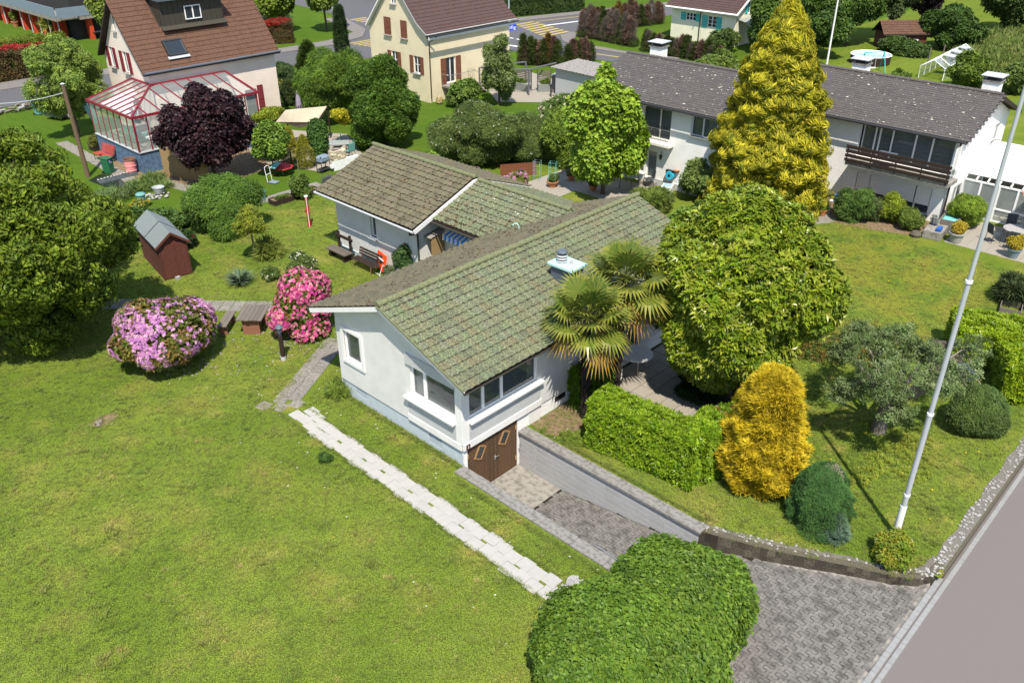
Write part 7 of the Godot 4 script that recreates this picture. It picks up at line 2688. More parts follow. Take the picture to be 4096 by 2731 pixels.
func make_cream_house():
	var X = Vector3.RIGHT
	var Z = Vector3.BACK
	var t = thing("cream_house", "cream house with flared plum tiled roof and brown shutters", "house", Vector3(29.66, 0, -35.15))
	var gtop = [Vector2(0, 5.0), Vector2(0.6, 5.6), Vector2(3.45, 8.9), Vector2(6.4, 5.5), Vector2(7.0, 4.85)]
	var wins = [[1.98, 4.58, 0.8, 1.32], [4.0, 4.55, 0.72, 1.3], [5.3, 2.08, 0.75, 1.3], [2.6, 2.1, 0.75, 1.3], [2.95, 6.95, 0.6, 0.8]]
	var holes = []
	for k in wins: holes.append(Rect2(k[0], k[1], k[2], k[3]))
	var a = Acc.new()
	a.wall(Vector3(0, 0, -7.0), Z, -X, gtop, -0.3, holes, 0.14)
	put(a, "gable_wall", "render_cream", t)
	a = Acc.new()
	a.wall(Vector3(0, 0, 0), X, Z, [Vector2(0, 4.85), Vector2(9.0, 4.85)], -0.3, [Rect2(1.85, 1.2, 1.0, 1.95), Rect2(6.2, 1.6, 1.0, 1.3)], 0.16)
	a.wall(Vector3(9.0, 0, 0), -Z, X, [Vector2(0, 4.85), Vector2(3.5, 8.9), Vector2(7.0, 5.0)], -0.3, [])
	a.wall(Vector3(9.0, 0, -7.0), -X, -Z, [Vector2(0, 5.0), Vector2(9.0, 5.0)], -0.3, [])
	put(a, "wall", "render_cream", t)
	for i in 5:
		var k = wins[i]
		window(t, Vector3(0, k[1], -7.0 + k[0]), Z, -X, k[2], k[3], {"cuts": [0.5], "rows": [0.5], "glass": "dark_glass", "back": false, "sill": "stone"})
		if i < 2:
			shutter(t, Vector3(-0.01, k[1], -7.0 + k[0]), Z, -X, k[2] * 0.5, k[3], "brown_shutter")
			shutter(t, Vector3(-0.01, k[1], -7.0 + k[0] + k[2] * 0.5), Z, -X, k[2] * 0.5, k[3], "brown_shutter")
		elif i < 4:
			shutter(t, Vector3(0, k[1], -7.0 + k[0] - 0.44), Z, -X, 0.42, k[3], "brown_shutter")
			shutter(t, Vector3(0, k[1], -7.0 + k[0] + k[2] + 0.02), Z, -X, 0.42, k[3], "brown_shutter")
	window(t, Vector3(1.85, 1.2, 0), X, Z, 1.0, 1.95, {"cuts": [0.5], "glass": "dark_glass", "back": false, "called": "balcony_door", "rec": 0.12})
	window(t, Vector3(6.2, 1.6, 0), X, Z, 1.0, 1.3, {"cuts": [0.5], "glass": "dark_glass", "back": false})
	shutter(t, Vector3(1.28, 1.2, 0), X, Z, 0.54, 1.95, "brown_shutter")
	shutter(t, Vector3(2.88, 1.2, 0), X, Z, 0.54, 1.95, "brown_shutter")
	# small balcony with stair
	var bal = Node3D.new()
	bal.name = "balcony"
	t.add_child(bal)
	a = Acc.new()
	a.box(Vector3(2.7, 1.08, 0.5), Vector3(2.8, 0.14, 1.0))
	put(a, "slab", "concrete", bal)
	for i in 14:
		a = Acc.new()
		a.tube([Vector3(1.35 + i * 0.2, 1.15, 0.96), Vector3(1.35 + i * 0.2, 2.0, 0.96)], 0.012, 5)
		put(a, "baluster", "steel", bal)
	a = Acc.new()
	a.tube([Vector3(1.32, 1.15, 0.05), Vector3(1.32, 2.02, 0.05), Vector3(1.32, 2.02, 0.96), Vector3(4.1, 2.02, 0.96), Vector3(4.1, 2.02, 0.05)], 0.02, 6)
	a.tube([Vector3(4.1, 2.0, 0.96), Vector3(5.6, 0.95, 0.96), Vector3(5.6, 0.0, 0.96)], 0.02, 6)
	put(a, "handrail", "steel", bal)
	for i in 5:
		a = Acc.new()
		a.box(Vector3(4.3 + i * 0.28, 0.95 - i * 0.2, 0.5), Vector3(0.28, 0.06, 0.9))
		put(a, "stair_tread", "concrete", bal)
	# roof with a flare at the eave
	var roof = Node3D.new()
	roof.name = "roof"
	t.add_child(roof)
	var D1 = Vector3(0, -1.12, 1).normalized()
	var D2 = Vector3(0, -0.68, 1).normalized()
	var E1 = Vector3(0, -1.12, -1).normalized()
	a = Acc.new()
	deck(a, Vector3(-0.35, 9.1, -3.5), X, D1, 9.75, 4.25, 0.1)
	deck(a, Vector3(-0.35, 9.1, -3.5) + D1 * 4.25, X, D2, 9.75, 1.3, 0.1)
	deck(a, Vector3(-0.35, 9.1, -3.5), X, E1, 9.75, 5.4, 0.1)
	put(a, "roof_deck", "trim_white", roof)
	var ts = tile_set(6, 0.3, 0.32, 0.03, "tile_plum", true, 0.12)
	lay(roof, "roof_tile", ts, slope(Vector3(-0.37, 9.12, -3.5), X, D1, 9.75, 4.2, 0.3, 0.325) + slope(Vector3(-0.37, 9.12, -3.5) + D1 * 4.22, X, D2, 9.75, 1.3, 0.3, 0.325), 300)
	for j in 7:
		for i in 10:
			if (i + j) % 2 and j > 0: continue
			a = Acc.new()
			var p = Vector3(0.2 + i * 0.95, 9.16, -3.5) + D1 * (0.9 + j * 0.62)
			if j == 6: p = Vector3(0.2 + i * 0.95, 9.16, -3.5) + D1 * 4.25 + D2 * 0.7
			a.box(p, Vector3(0.06, 0.09, 0.05))
			put(a, "snow_guard", "brown_shutter", roof)
	a = Acc.new()
	a.bar(Vector3(-0.35, 4.95, 0.62), Vector3(9.4, 4.95, 0.62), 0.1, 0.22)
	put(a, "fascia", "trim_white", roof)
	a = Acc.new()
	a.tube([Vector3(-0.35, 5.08, 0.72), Vector3(9.4, 5.08, 0.72)], 0.06, 8)
	put(a, "gutter", "metal_dark", roof)
	a = Acc.new()
	a.tube([Vector3(0.35, 5.0, 0.7), Vector3(0.3, 4.8, 0.4), Vector3(0.12, 4.55, 0.1), Vector3(0.12, 0.3, 0.1)], 0.05, 8)
	put(a, "downpipe", "metal_dark", t)
	var hr = thing("hose_reel", "yellow hose reel on a small stand by the cream house", "hose reel", Vector3(29.9, 0, -34.3), 0.6)
	a = Acc.new()
	a.tube([Vector3(-0.12, 0.35, 0), Vector3(0.12, 0.35, 0)], 0.26, 16)
	put(a, "drum", "brass", hr)
	a = Acc.new()
	for s in [-0.16, 0.16]: a.tube([Vector3(s, 0, 0.2), Vector3(s, 0.8, -0.1), Vector3(s, 0, -0.25)], 0.015, 5)
	put(a, "stand", "steel", hr)
	plant("balcony_shrub", "wide green shrub below the cream house balcony", "shrub", 31.2, -32.9, 0.9, Vector3(1.8, 1.0, 1.2), "lobed", 1100, 0.26, G3([0.11, 0.18, 0.03]), {"lobes": 8})
	plant("weeping_birch", "pale weeping birch in front of the cream house", "tree", 33.0, -30.8, 2.9, Vector3(1.7, 2.3, 1.6), "hang", 2400, 0.24, [lin(0.2, 0.25, 0.10), lin(0.15, 0.2, 0.06), lin(0.11, 0.17, 0.03)], {"trunk": 0.08, "lobes": 14, "lobe": 0.3, "inner": 0.75, "droop": 0.8, "loose": 0.3})
	plant("viburnum", "very large spreading grey green shrub behind the bungalow", "shrub", 22.9, -21.9, 1.4, Vector3(3.8, 2.1, 3.4), "willow", 6500, 0.26, G3([0.105, 0.15, 0.035]), {"lobes": 16, "lobe": 0.36, "inner": 0.66, "flower": ["truss", 130, 0.05, [lin(0.7, 0.68, 0.66)], 0.05]})
	plant("viburnum", "fresh light green shrub right of the grey green one", "shrub", 25.6, -17.6, 1.5, Vector3(1.8, 1.9, 1.8), "small", 2600, 0.26, G3([0.14, 0.22, 0.025]), {"lobes": 9})
	plant("white_rose", "climbing rose with cream clusters behind the tulip tree", "shrub", 29.0, -20.8, 1.9, Vector3(2.2, 1.3, 1.7), "small", 1600, 0.24, G3([0.10, 0.17, 0.03]), {"lobes": 9, "flower": ["truss", 90, 0.14, [lin(0.72, 0.66, 0.48)], 0.0]})
	plant("bright_shoot", "bright green leafy shoots rising behind the wing roof", "shrub", 17.7, -21.2, 0.9, Vector3(0.9, 1.0, 0.8), "broad", 420, 0.22, G3([0.16, 0.24, 0.03]), {"lobes": 6})
	for k in [["red and orange azalea above the wing ridge", 17.6, -20.2, [lin(0.72, 0.05, 0.09), lin(0.7, 0.07, 0.12), lin(0.75, 0.2, 0.05)], 120], ["pale pink azalea row along the wing roof", 18.6, -18.6, [lin(0.62, 0.34, 0.5), lin(0.55, 0.28, 0.46)], 70], ["pink azalea beside the trellis pots", 20.0, -16.6, [lin(0.62, 0.3, 0.46), lin(0.55, 0.26, 0.45)], 90]]:
		plant("azalea", k[0], "shrub", k[1], k[2], 0.55, Vector3(0.95, 0.6, 0.9), "broad", 360, 0.16, G3([0.16, 0.18, 0.03]), {"lobes": 6, "group": "azaleas behind the wing", "flower": ["truss", k[4], 0.12, k[3]]})


func make_back_streets():
	var a = Acc.new()
	var road = [Vector2(-90, -64.2), Vector2(12, -64.1), Vector2(32, -60), Vector2(38.3, -59.4), Vector2(42.8, -60.7), Vector2(45.6, -63.8), Vector2(48, -70.2), Vector2(49.2, -72.5), Vector2(52, -100), Vector2(64, -100), Vector2(59.5, -66), Vector2(60.8, -55.0), Vector2(69.9, -52.7), Vector2(83, -48.9), Vector2(120, -38), Vector2(120, -30), Vector2(77, -44.5), Vector2(71, -45.5), Vector2(60, -46.2), Vector2(57.5, -45.8), Vector2(55.3, -43.5), Vector2(54.4, -41), Vector2(54.6, -36.3), Vector2(55.5, -30), Vector2(52, -30), Vector2(50.8, -36), Vector2(49, -43), Vector2(45.5, -48), Vector2(40, -51), Vector2(34, -52.5), Vector2(28.7, -54.9), Vector2(20, -57), Vector2(8.5, -58.4), Vector2(-90, -59)]
	a.sheet(road, 0.01)
	struct(a, "back_street", "dark_asphalt")
	a = Acc.new()
	a.sheet([Vector2(-90, -67), Vector2(12, -66.8), Vector2(33, -61.8), Vector2(39, -61.6), Vector2(43.6, -63.4), Vector2(46.4, -72.6), Vector2(49.2, -72.5), Vector2(48, -70.2), Vector2(45.6, -63.8), Vector2(42.8, -60.7), Vector2(38.3, -59.4), Vector2(32, -60), Vector2(12, -64.1), Vector2(-90, -64.2)], 0.1, 0.1)
	struct(a, "pavement", "footpath")
	a = Acc.new()
	a.sheet([Vector2(57.5, -45.8), Vector2(55.3, -43.5), Vector2(54.4, -41), Vector2(54.6, -36.3), Vector2(55.5, -30), Vector2(56.6, -30), Vector2(55.6, -36), Vector2(55.6, -40.4), Vector2(57.0, -43.4), Vector2(59.4, -45.0), Vector2(60, -46.2)], 0.1, 0.1)
	struct(a, "pavement", "footpath")
	a = Acc.new()
	a.sheet([Vector2(60.8, -55.0), Vector2(69.9, -52.7), Vector2(83, -48.9), Vector2(120, -38), Vector2(120, -40), Vector2(83, -50.6), Vector2(70, -54.4), Vector2(61, -57)], 0.1, 0.1)
	struct(a, "pavement", "footpath")
	# markings
	for i in 6:
		a = Acc.new()
		var z = -59.2 + i * 0.72
		a.sheet([Vector2(39.6 + i * 0.12, z), Vector2(43.0, z + 0.1), Vector2(43.0, z + 0.45), Vector2(39.6 + i * 0.12, z + 0.36)], 0.016)
		struct(a, "crossing_stripe", "yellow_paint")
	for i in 8:
		a = Acc.new()
		var z = -54.0 + i * 0.98
		var x = 60.6 - i * 0.42
		a.sheet([Vector2(x - 1.6, z), Vector2(x + 1.6 + i * 0.12, z), Vector2(x + 1.6 + i * 0.12, z + 0.5), Vector2(x - 1.6, z + 0.5)], 0.016)
		struct(a, "crossing_stripe", "yellow_paint")
	for i in 3:
		a = Acc.new()
		var z = -70.4 + i * 1.0
		a.sheet([Vector2(48.3, z), Vector2(50.6, z), Vector2(50.6, z + 0.5), Vector2(48.3, z + 0.5)], 0.016)
		struct(a, "crossing_stripe", "yellow_paint")
	for k in [[60.8, -51.1, 66.0, -50.0, 0.16], [61.6, -53.7, 69.0, -51.9, 0.12], [50.2, -46.4, 50.6, -44.0, 0.2], [52.9, -37.8, 53.3, -34.4, 0.14]]:
		a = Acc.new()
		var p = Vector2(k[0], k[1])
		var q = Vector2(k[2], k[3])
		var n = (q - p).normalized().orthogonal() * k[4]
		a.sheet([p - n, q - n, q + n, p + n], 0.016)
		struct(a, "road_line", "white_paint" if k[4] > 0.15 else "yellow_paint")
	for i in 5:
		a = Acc.new()
		var z = -49.0 + i * 0.95
		a.sheet([Vector2(53.0, z), Vector2(53.25, z), Vector2(53.25, z + 0.5), Vector2(53.0, z + 0.5)], 0.016)
		struct(a, "road_dash", "white_paint")
	# the orange building at the top left corner
	var t = thing("apartment_block", "orange apartment block with blue grey balcony band", "building", Vector3(20.2, 0, -81.5))
	a = Acc.new()
	a.wall(Vector3(1.2, 0, -22), Vector3.BACK, Vector3.LEFT, [Vector2(0, 6), Vector2(22, 6)], -0.2, [])
	a.wall(Vector3(1.2, 0, 0), Vector3.RIGHT, Vector3.BACK, [Vector2(0, 6), Vector2(14, 6)], -0.2, [])
	put(a, "rear_wall", "dark_room", t)
	for i in 7:
		a = Acc.new()
		a.box(Vector3(0.35, 1.05, -1.6 - i * 3.0), Vector3(1.2, 2.1, 0.9 if i % 2 else 0.3))
		put(a, "partition", "orange_wall", t)
	for i in 6:
		a = Acc.new()
		a.box(Vector3(1.1, 1.05, -3.1 - i * 3.0), Vector3(0.08, 2.1, 1.3))
		put(a, "red_panel", "red_paint" if i % 3 else "blue_grey", t)
	for i in 4:
		a = Acc.new()
		a.box(Vector3(2.6 + i * 2.6, 1.05, 0.4), Vector3(0.4, 2.1, 0.9))
		put(a, "partition", "orange_wall", t)
	for i in 9:
		a = Acc.new()
		a.tube([Vector3(-0.35, 0, -i * 2.6), Vector3(-0.35, 2.15, -i * 2.6)], 0.06, 6)
		put(a, "column", "zinc", t)
	a = Acc.new()
	a.box(Vector3(0.4, 2.3, -10.6), Vector3(2.2, 0.36, 22.4))
	a.box(Vector3(8.4, 2.3, 0.2), Vector3(13.8, 0.36, 2.0))
	put(a, "balcony_slab", "concrete", t)
	a = Acc.new()
	a.box(Vector3(-0.66, 2.95, -10.6), Vector3(0.08, 0.95, 22.4))
	a.box(Vector3(7.3, 2.95, 1.18), Vector3(16.0, 0.95, 0.08))
	put(a, "parapet", "blue_grey", t)
	a = Acc.new()
	a.box(Vector3(6, 0.35, 3.0), Vector3(6.0, 0.7, 0.1))
	put(a, "terrace_screen", "blue_grey", t)
	for k in [["potted palm in a terracotta pot by the orange block", Vector3(20.0, 0, -84.6), "sword", 12, 0.9], ["small potted flowers under the balcony band", Vector3(19.9, 0, -94.5), "small", 40, 0.3]]:
		pot_plant(k[0], k[1], 0.4, 0.6, "terracotta", k[2], k[3], k[4], G3([0.16, 0.2, 0.03]), Vector3(0.4, 0.5, 0.4), 0.7)
	for k in [["dark patio table in front of the red panels", Vector3(23.4, 0, -80.6)]]:
		table("patio_table", k[0], k[1], 0, 1.2, 0.8, 0.74, "metal_dark", "metal_dark")


# ---- the white houses and everything behind them ---------------------------------------------------
func white_house(t, L, eave, ridge_dx, ridge_h, z0, seed_):
	# local: facade at x 0 facing -x, z from 0 to L; eaves at x -0.5
	var Z = Vector3.BACK
	var dw = Vector3(-(ridge_dx + 0.5), eave - ridge_h, 0)
	var ld = dw.length()
	dw = dw.normalized()
	var de = Vector3(-dw.x, dw.y, 0)
	var roof = Node3D.new()
	roof.name = "roof"
	t.add_child(roof)
	var a = Acc.new()
	deck(a, Vector3(ridge_dx, ridge_h, -0.45), Z, dw, L + 0.9, ld, 0.1)
	deck(a, Vector3(ridge_dx, ridge_h, -0.45), Z, de, L + 0.9, ld + 0.3, 0.1)
	put(a, "roof_deck", "dark_wood", roof)
	var s = []
	var ts = []
	for i in 10: ts.append(flat_tile(0.3, 0.2, 0.016, "tile_slate", gray([0.82, 0.95, 1.0, 1.1, 0.9, 1.05, 1.45, 0.98, 0.88, 1.2][i])))
	var n = int(round(ld / 0.2))
	for j in n:
		for q in slope(Vector3(ridge_dx, ridge_h + 0.015, -0.45 - (0.15 if j % 2 else 0.0)) + dw * (j * ld / n), Z, dw, L + 1.05, 0.2, 0.3, 0.2): s.append(q)
	lay(roof, "slate", ts, s, 300)
	ridge_caps(roof, Vector3(ridge_dx, ridge_h + 0.02, -0.45), Vector3(ridge_dx, ridge_h + 0.02, L + 0.45), 0.11, "tile_slate", 0.45)
	a = Acc.new()
	a.tube([Vector3(-0.58, eave - 0.06, -0.45), Vector3(-0.58, eave - 0.06, L + 0.45)], 0.07, 8)
	put(a, "gutter", "metal_dark", roof)
	a = Acc.new()
	for z in [-0.44, L + 0.44]:
		a.bar(Vector3(ridge_dx, ridge_h - 0.1, z), Vector3(-0.5, eave - 0.1, z), 0.05, 0.2)
		a.bar(Vector3(ridge_dx, ridge_h - 0.1, z), Vector3(ridge_dx * 2 + 0.7, eave - 0.2, z), 0.05, 0.2)
	put(a, "bargeboard", "dark_wood", roof)
	# lichen blotches
	var am = Acc.new()
	am.lathe(Vector3.ZERO, [Vector2(1, -0.1), Vector2(0.8, 0.15), Vector2(0, 0.2)], 7)
	var xf = []
	var cols = []
	for i in 300:
		var u = rng.randf()
		var p = Vector3(ridge_dx, ridge_h + 0.04, rf(-0.4, L + 0.4)) + dw * ld * u
		var r = rf(0.012, 0.034) * (2.2 if rng.randf() < 0.12 else 1.0)
		xf.append(Transform3D(Basis().scaled(Vector3(r, r * 0.3, r)), p))
		cols.append(Color.WHITE)
	many(roof, "lichen_spots", am.mesh(M.lichen_spot), xf, cols)
	return roof


func chimney_stack(roof, at, h):
	var a = Acc.new()
	a.box(at + Vector3(0, h / 2 - 0.3, 0), Vector3(0.7, h + 0.6, 0.8))
	var c = put(a, "chimney", "render_white", roof)
	a = Acc.new()
	a.box(at + Vector3(0, h + 0.04, 0), Vector3(0.84, 0.09, 0.94), Basis(), 0.01)
	put(a, "chimney_slab", "concrete", c)
	a = Acc.new()
	a.box(at + Vector3(0, h + 0.17, 0), Vector3(0.5, 0.18, 0.55))
	put(a, "flue", "black", c)
	a = Acc.new()
	for i in 6:
		var z0 = -0.55 + i * 1.1 / 6
		a.quad(at + Vector3(-0.5, h + 0.3, z0), at + Vector3(-0.5, h + 0.3, z0 + 0.184), at + Vector3(0.5, h + 0.34, z0 + 0.184), at + Vector3(0.5, h + 0.34, z0))
		a.quad(at + Vector3(0.5, h + 0.31, z0), at + Vector3(0.5, h + 0.31, z0 + 0.184), at + Vector3(-0.5, h + 0.27, z0 + 0.184), at + Vector3(-0.5, h + 0.27, z0))
	put(a, "rain_plate", "zinc", c)


func make_white_houses():
	var X = Vector3.RIGHT
	var Z = Vector3.BACK
	var a
	# left half
	var t = thing("white_house", "left white house with French balcony behind the tulip tree", "house", Vector3(26.3, 0, -16.2), 0, "white houses with slate roofs")
	var L = 8.8
	a = Acc.new()
	a.wall(Vector3.ZERO, Z, -X, [Vector2(0, 4.85), Vector2(L, 4.85)], -0.2, [Rect2(3.75, 2.75, 1.95, 1.75), Rect2(7.04, 3.4, 1.64, 1.1), Rect2(4.22, 0.3, 0.74, 1.7), Rect2(3.36, 0.52, 0.7, 1.44), Rect2(7.06, 1.05, 1.0, 0.92)], 0.16)
	a.wall(Vector3(0, 0, L), X, Z, [Vector2(0, 4.85), Vector2(3.8, 6.15), Vector2(7.6, 4.7)], -0.2, [])
	a.wall(Vector3(7.6, 0, 0), -X, -Z, [Vector2(0, 4.7), Vector2(3.8, 6.15), Vector2(7.6, 4.85)], -0.2, [])
	a.wall(Vector3(7.6, 0, L), -Z, X, [Vector2(0, 4.7), Vector2(L, 4.7)], -0.2, [])
	put(a, "wall", "render_white", t)
	a = Acc.new()
	a.box(Vector3(-0.02, 0.15, 6.6), Vector3(0.06, 0.45, 4.3))
	put(a, "plinth", "render_panel", t)
	window(t, Vector3(0, 2.75, 3.75), Z, -X, 1.95, 1.75, {"cuts": [0.6], "rows": [0.3], "curtain": ["curtain_grey", [[0.03, 0.97]]], "rec": 0.12, "frame": "pvc_cream", "called": "French_window"})
	window(t, Vector3(0, 3.4, 7.04), Z, -X, 1.64, 1.1, {"cuts": [0.45], "curtain": ["curtain_grey", [[0.03, 0.97]]], "sill": "planter_grey", "rec": 0.12})
	window(t, Vector3(0, 0.3, 4.22), Z, -X, 0.74, 1.7, {"curtain": ["curtain", [[0.05, 0.95]]], "called": "terrace_door", "frame": "pvc_cream", "fw": 0.09})
	window(t, Vector3(0, 0.52, 3.36), Z, -X, 0.7, 1.44, {"curtain": ["curtain", [[0.05, 0.95]]], "sill": "pvc_cream", "frame": "pvc_cream"})
	window(t, Vector3(0, 1.05, 7.06), Z, -X, 1.0, 0.92, {"cuts": [0.5], "curtain": ["blue_plastic", [[0.05, 0.5]]]})
	var rail = Node3D.new()
	rail.name = "balcony_rail"
	t.add_child(rail)
	for i in 16:
		a = Acc.new()
		a.tube([Vector3(-0.12, 2.72, 3.8 + i * 0.123), Vector3(-0.12, 3.5, 3.8 + i * 0.123)], 0.01, 4)
		put(a, "baluster", "metal_dark", rail)
	a = Acc.new()
	a.tube([Vector3(-0.12, 3.5, 3.75), Vector3(-0.12, 3.5, 5.7)], 0.02, 5)
	a.tube([Vector3(-0.12, 2.75, 3.75), Vector3(-0.12, 2.75, 5.7)], 0.015, 5)
	put(a, "handrail", "metal_dark", rail)
	a = Acc.new()
	a.box(Vector3(-0.3, 2.58, 4.9), Vector3(0.5, 0.14, 2.3))
	put(a, "awning_case", "pvc_cream", t)
	a = Acc.new()
	a.box(Vector3(-0.3, 0.1, 4.6), Vector3(0.5, 0.2, 1.1))
	put(a, "door_step", "concrete", t)
	var roof = white_house(t, L, 4.8, 3.8, 6.28, 0, 1)
	chimney_stack(roof, Vector3(4.2, 6.1, 1.6), 0.75)
	var lamp = thing("wall_lamp", "black wrought iron wall lantern beside the terrace door", "lamp", Vector3(26.3, 1.6, -10.9))
	a = Acc.new()
	a.lathe(Vector3(-0.16, 0, 0), [Vector2(0.02, 0), Vector2(0.05, 0.04), Vector2(0.09, 0.24), Vector2(0.11, 0.25), Vector2(0.03, 0.34), Vector2(0, 0.36)], 6)
	a.tube([Vector3(0, 0.42, 0), Vector3(-0.12, 0.48, 0), Vector3(-0.16, 0.35, 0)], 0.015, 5)
	put(a, "lantern", "black", lamp)
	var hr = thing("hose_box", "round blue and black hose reel on white wall", "hose reel", Vector3(26.3, 0.9, -10.1))
	a = Acc.new()
	a.tube([Vector3(-0.34, 0, 0), Vector3(-0.1, 0, 0)], 0.25, 18)
	put(a, "drum", "cyan", hr)
	a = Acc.new()
	a.box(Vector3(-0.2, 0.16, -0.05), Vector3(0.2, 0.26, 0.5), Basis(), 0.03)
	put(a, "housing", "black", hr)
	a = Acc.new()
	a.tube([Vector3(-0.36, 0, 0), Vector3(-0.33, 0, 0)], 0.08, 10)
	put(a, "hub", "black", hr)
	t = thing("shell_lamp", "small terracotta bowl hung above the hose reel", "ornament", Vector3(26.2, 1.1, -9.75))
	a = Acc.new()
	a.lathe(Vector3.ZERO, [Vector2(0, 0), Vector2(0.12, 0.04), Vector2(0.18, 0.14), Vector2(0.15, 0.14), Vector2(0, 0.06)], 12)
	put(a, "bowl", "terracotta", t)
	# right half
	t = thing("white_house", "right white house with brown slatted balcony and roller blinds", "house", Vector3(31.58, 0, -7.0), 0, "white houses with slate roofs")
	L = 10.3
	a = Acc.new()
	a.wall(Vector3.ZERO, Z, -X, [Vector2(0, 4.75), Vector2(L, 4.75)], -0.2, [Rect2(5.2, 2.62, 4.95, 1.75), Rect2(5.5, 0.26, 4.1, 1.5)], 0.2)
	a.wall(Vector3(0, 0, L), X, Z, [Vector2(0, 4.75), Vector2(3.75, 6.05), Vector2(7.6, 4.55)], -0.2, [Rect2(5.6, 3.1, 0.95, 1.0), Rect2(1.1, 0.6, 1.5, 1.1)], 0.16)
	a.wall(Vector3(7.6, 0, 0), -X, -Z, [Vector2(0, 4.55), Vector2(3.85, 6.05), Vector2(7.6, 4.75)], -0.2, [])
	a.wall(Vector3(7.6, 0, L), -Z, X, [Vector2(0, 4.6), Vector2(L, 4.6)], -0.2, [])
	put(a, "wall", "render_white", t)
	window(t, Vector3(0.3, 2.62, 5.25), Z, -X, 4.88, 1.72, {"cuts": [0.14, 0.19, 0.33, 0.58, 0.76], "rec": 0.05, "curtain": ["curtain_grey", [[0.01, 0.3], [0.34, 0.99]]], "called": "balcony_window"})
	window(t, Vector3(0, 0.26, 5.5), Z, -X, 4.1, 1.5, {"cuts": [0.18, 0.8], "rec": 0.14, "sill": "concrete"})
	window(t, Vector3(5.6, 3.1, L), X, Z, 0.95, 1.0, {"cuts": [0.5], "sill": "concrete"})
	window(t, Vector3(1.1, 0.6, L), X, Z, 1.5, 1.1, {"cuts": [0.5]})
	var bl = Node3D.new()
	bl.name = "roller_blinds"
	t.add_child(bl)
	for k in [[5.55, 0.7], [6.3, 2.45], [8.82, 0.75]]:
		for i in 11:
			a = Acc.new()
			a.box(Vector3(-0.02, 1.72 - i * 0.088, k[0] + k[1] / 2), Vector3(0.02, 0.08, k[1]), Basis(Z, 0.12))
			put(a, "slat", "blind", bl)
	var bal = Node3D.new()
	bal.name = "balcony"
	t.add_child(bal)
	a = Acc.new()
	a.box(Vector3(-0.55, 2.45, 7.9), Vector3(1.2, 0.2, 5.5))
	put(a, "slab", "concrete", bal)
	for i in 4:
		a = Acc.new()
		a.col = gray(rf(0.8, 1.3))
		a.box(Vector3(-1.2, 2.66 + i * 0.24, 7.85), Vector3(0.05, 0.17, 5.5), Basis(), 0.005)
		put(a, "rail_board", "dark_wood", bal)
	for i in 5:
		a = Acc.new()
		a.box(Vector3(-1.16, 2.95, 5.2 + i * 1.32), Vector3(0.05, 1.0, 0.05))
		put(a, "rail_post", "metal_dark", bal)
	a = Acc.new()
	a.box(Vector3(-0.6, 3.4, L + 0.25), Vector3(1.0, 1.9, 0.012))
	put(a, "wind_screen", "clear_glass", bal)
	a = Acc.new()
	a.tube([Vector3(-0.55, 4.6, L + 0.3), Vector3(-0.1, 4.4, L + 0.12), Vector3(-0.08, 4.2, L + 0.1), Vector3(-0.08, 0, L + 0.1)], 0.05, 8)
	put(a, "downpipe", "dark_wood", t)
	roof = white_house(t, L, 4.62, 3.75, 6.15, 0, 2)
	chimney_stack(roof, Vector3(4.1, 6.0, 2.9), 0.55)
	chimney_stack(roof, Vector3(4.1, 6.0, 10.0), 0.7)
	var dt = thing("drying_rack", "dark folding table standing on the slatted balcony", "table", Vector3(30.7, 2.55, 0.2))
	a = Acc.new()
	a.box(Vector3(0, 0.8, 0), Vector3(0.5, 0.04, 0.95))
	put(a, "tabletop", "slate_sheet", dt)
	legs4(dt, 0.2, 0.42, 0.8, 0.015, "steel")
	# winter garden at the gable with a white awning
	t = thing("winter_garden", "white framed glass winter garden at the right picture edge", "conservatory", Vector3(33.8, 0, 3.35))
	var D = 4.6
	for i in 6:
		a = Acc.new()
		a.bar(Vector3(0, 0, i * D / 5.0), Vector3(0, 1.95, i * D / 5.0), 0.09)
		put(a, "post", "frame_white", t)
	for y in [0.05, 0.72, 1.95]:
		a = Acc.new()
		a.bar(Vector3(0, y, 0), Vector3(0, y, D), 0.08)
		put(a, "rail", "frame_white", t)
	for i in 5:
		for k in [[0.1, 0.68], [0.76, 1.9]]:
			a = Acc.new()
			a.box(Vector3(0, (k[0] + k[1]) / 2, (i + 0.5) * D / 5.0), Vector3(0.012, k[1] - k[0], D / 5.0 - 0.1))
			put(a, "pane", "clear_glass", t)
	for i in 9:
		a = Acc.new()
		a.bar(Vector3(-0.05, 2.0, 0.05 + i * 0.57), Vector3(3.6, 3.15, 0.05 + i * 0.57), 0.06, 0.1)
		put(a, "rafter", "frame_white", t)
	a = Acc.new()
	a.quad(Vector3(0, 0.02, 0), Vector3(0, 0.02, D), Vector3(3.6, 0.02, D), Vector3(3.6, 0.02, 0))
	a.quad(Vector3(3.6, 0, 0), Vector3(3.6, 0, D), Vector3(3.6, 3.1, D), Vector3(3.6, 3.1, 0))
	put(a, "inside_wall", "inside", t)
	a = Acc.new()
	a.quad(Vector3(0.3, 2.22, 0.05), Vector3(0.3, 2.22, D), Vector3(3.6, 3.25, D), Vector3(3.6, 3.25, 0.05))
	put(a, "awning", "canvas_white", t)
	a = Acc.new()
	a.bar(Vector3(0.28, 2.22, 0.05), Vector3(0.28, 2.22, D), 0.07)
	put(a, "awning_bar", "frame_white", t)
	t = thing("red_parasol", "edge of a faded red parasol at the right picture edge", "parasol", Vector3(32.6, 0, 8.1))
	a = Acc.new()
	a.lathe(Vector3(0, 2.3, 0), [Vector2(1.6, 0), Vector2(0.9, 0.36), Vector2(0, 0.6)], 8)
	put(a, "canopy", "canvas_red", t)
	a = Acc.new()
	a.tube([Vector3.ZERO, Vector3(0, 2.9, 0)], 0.03, 6)
	put(a, "pole", "steel", t)


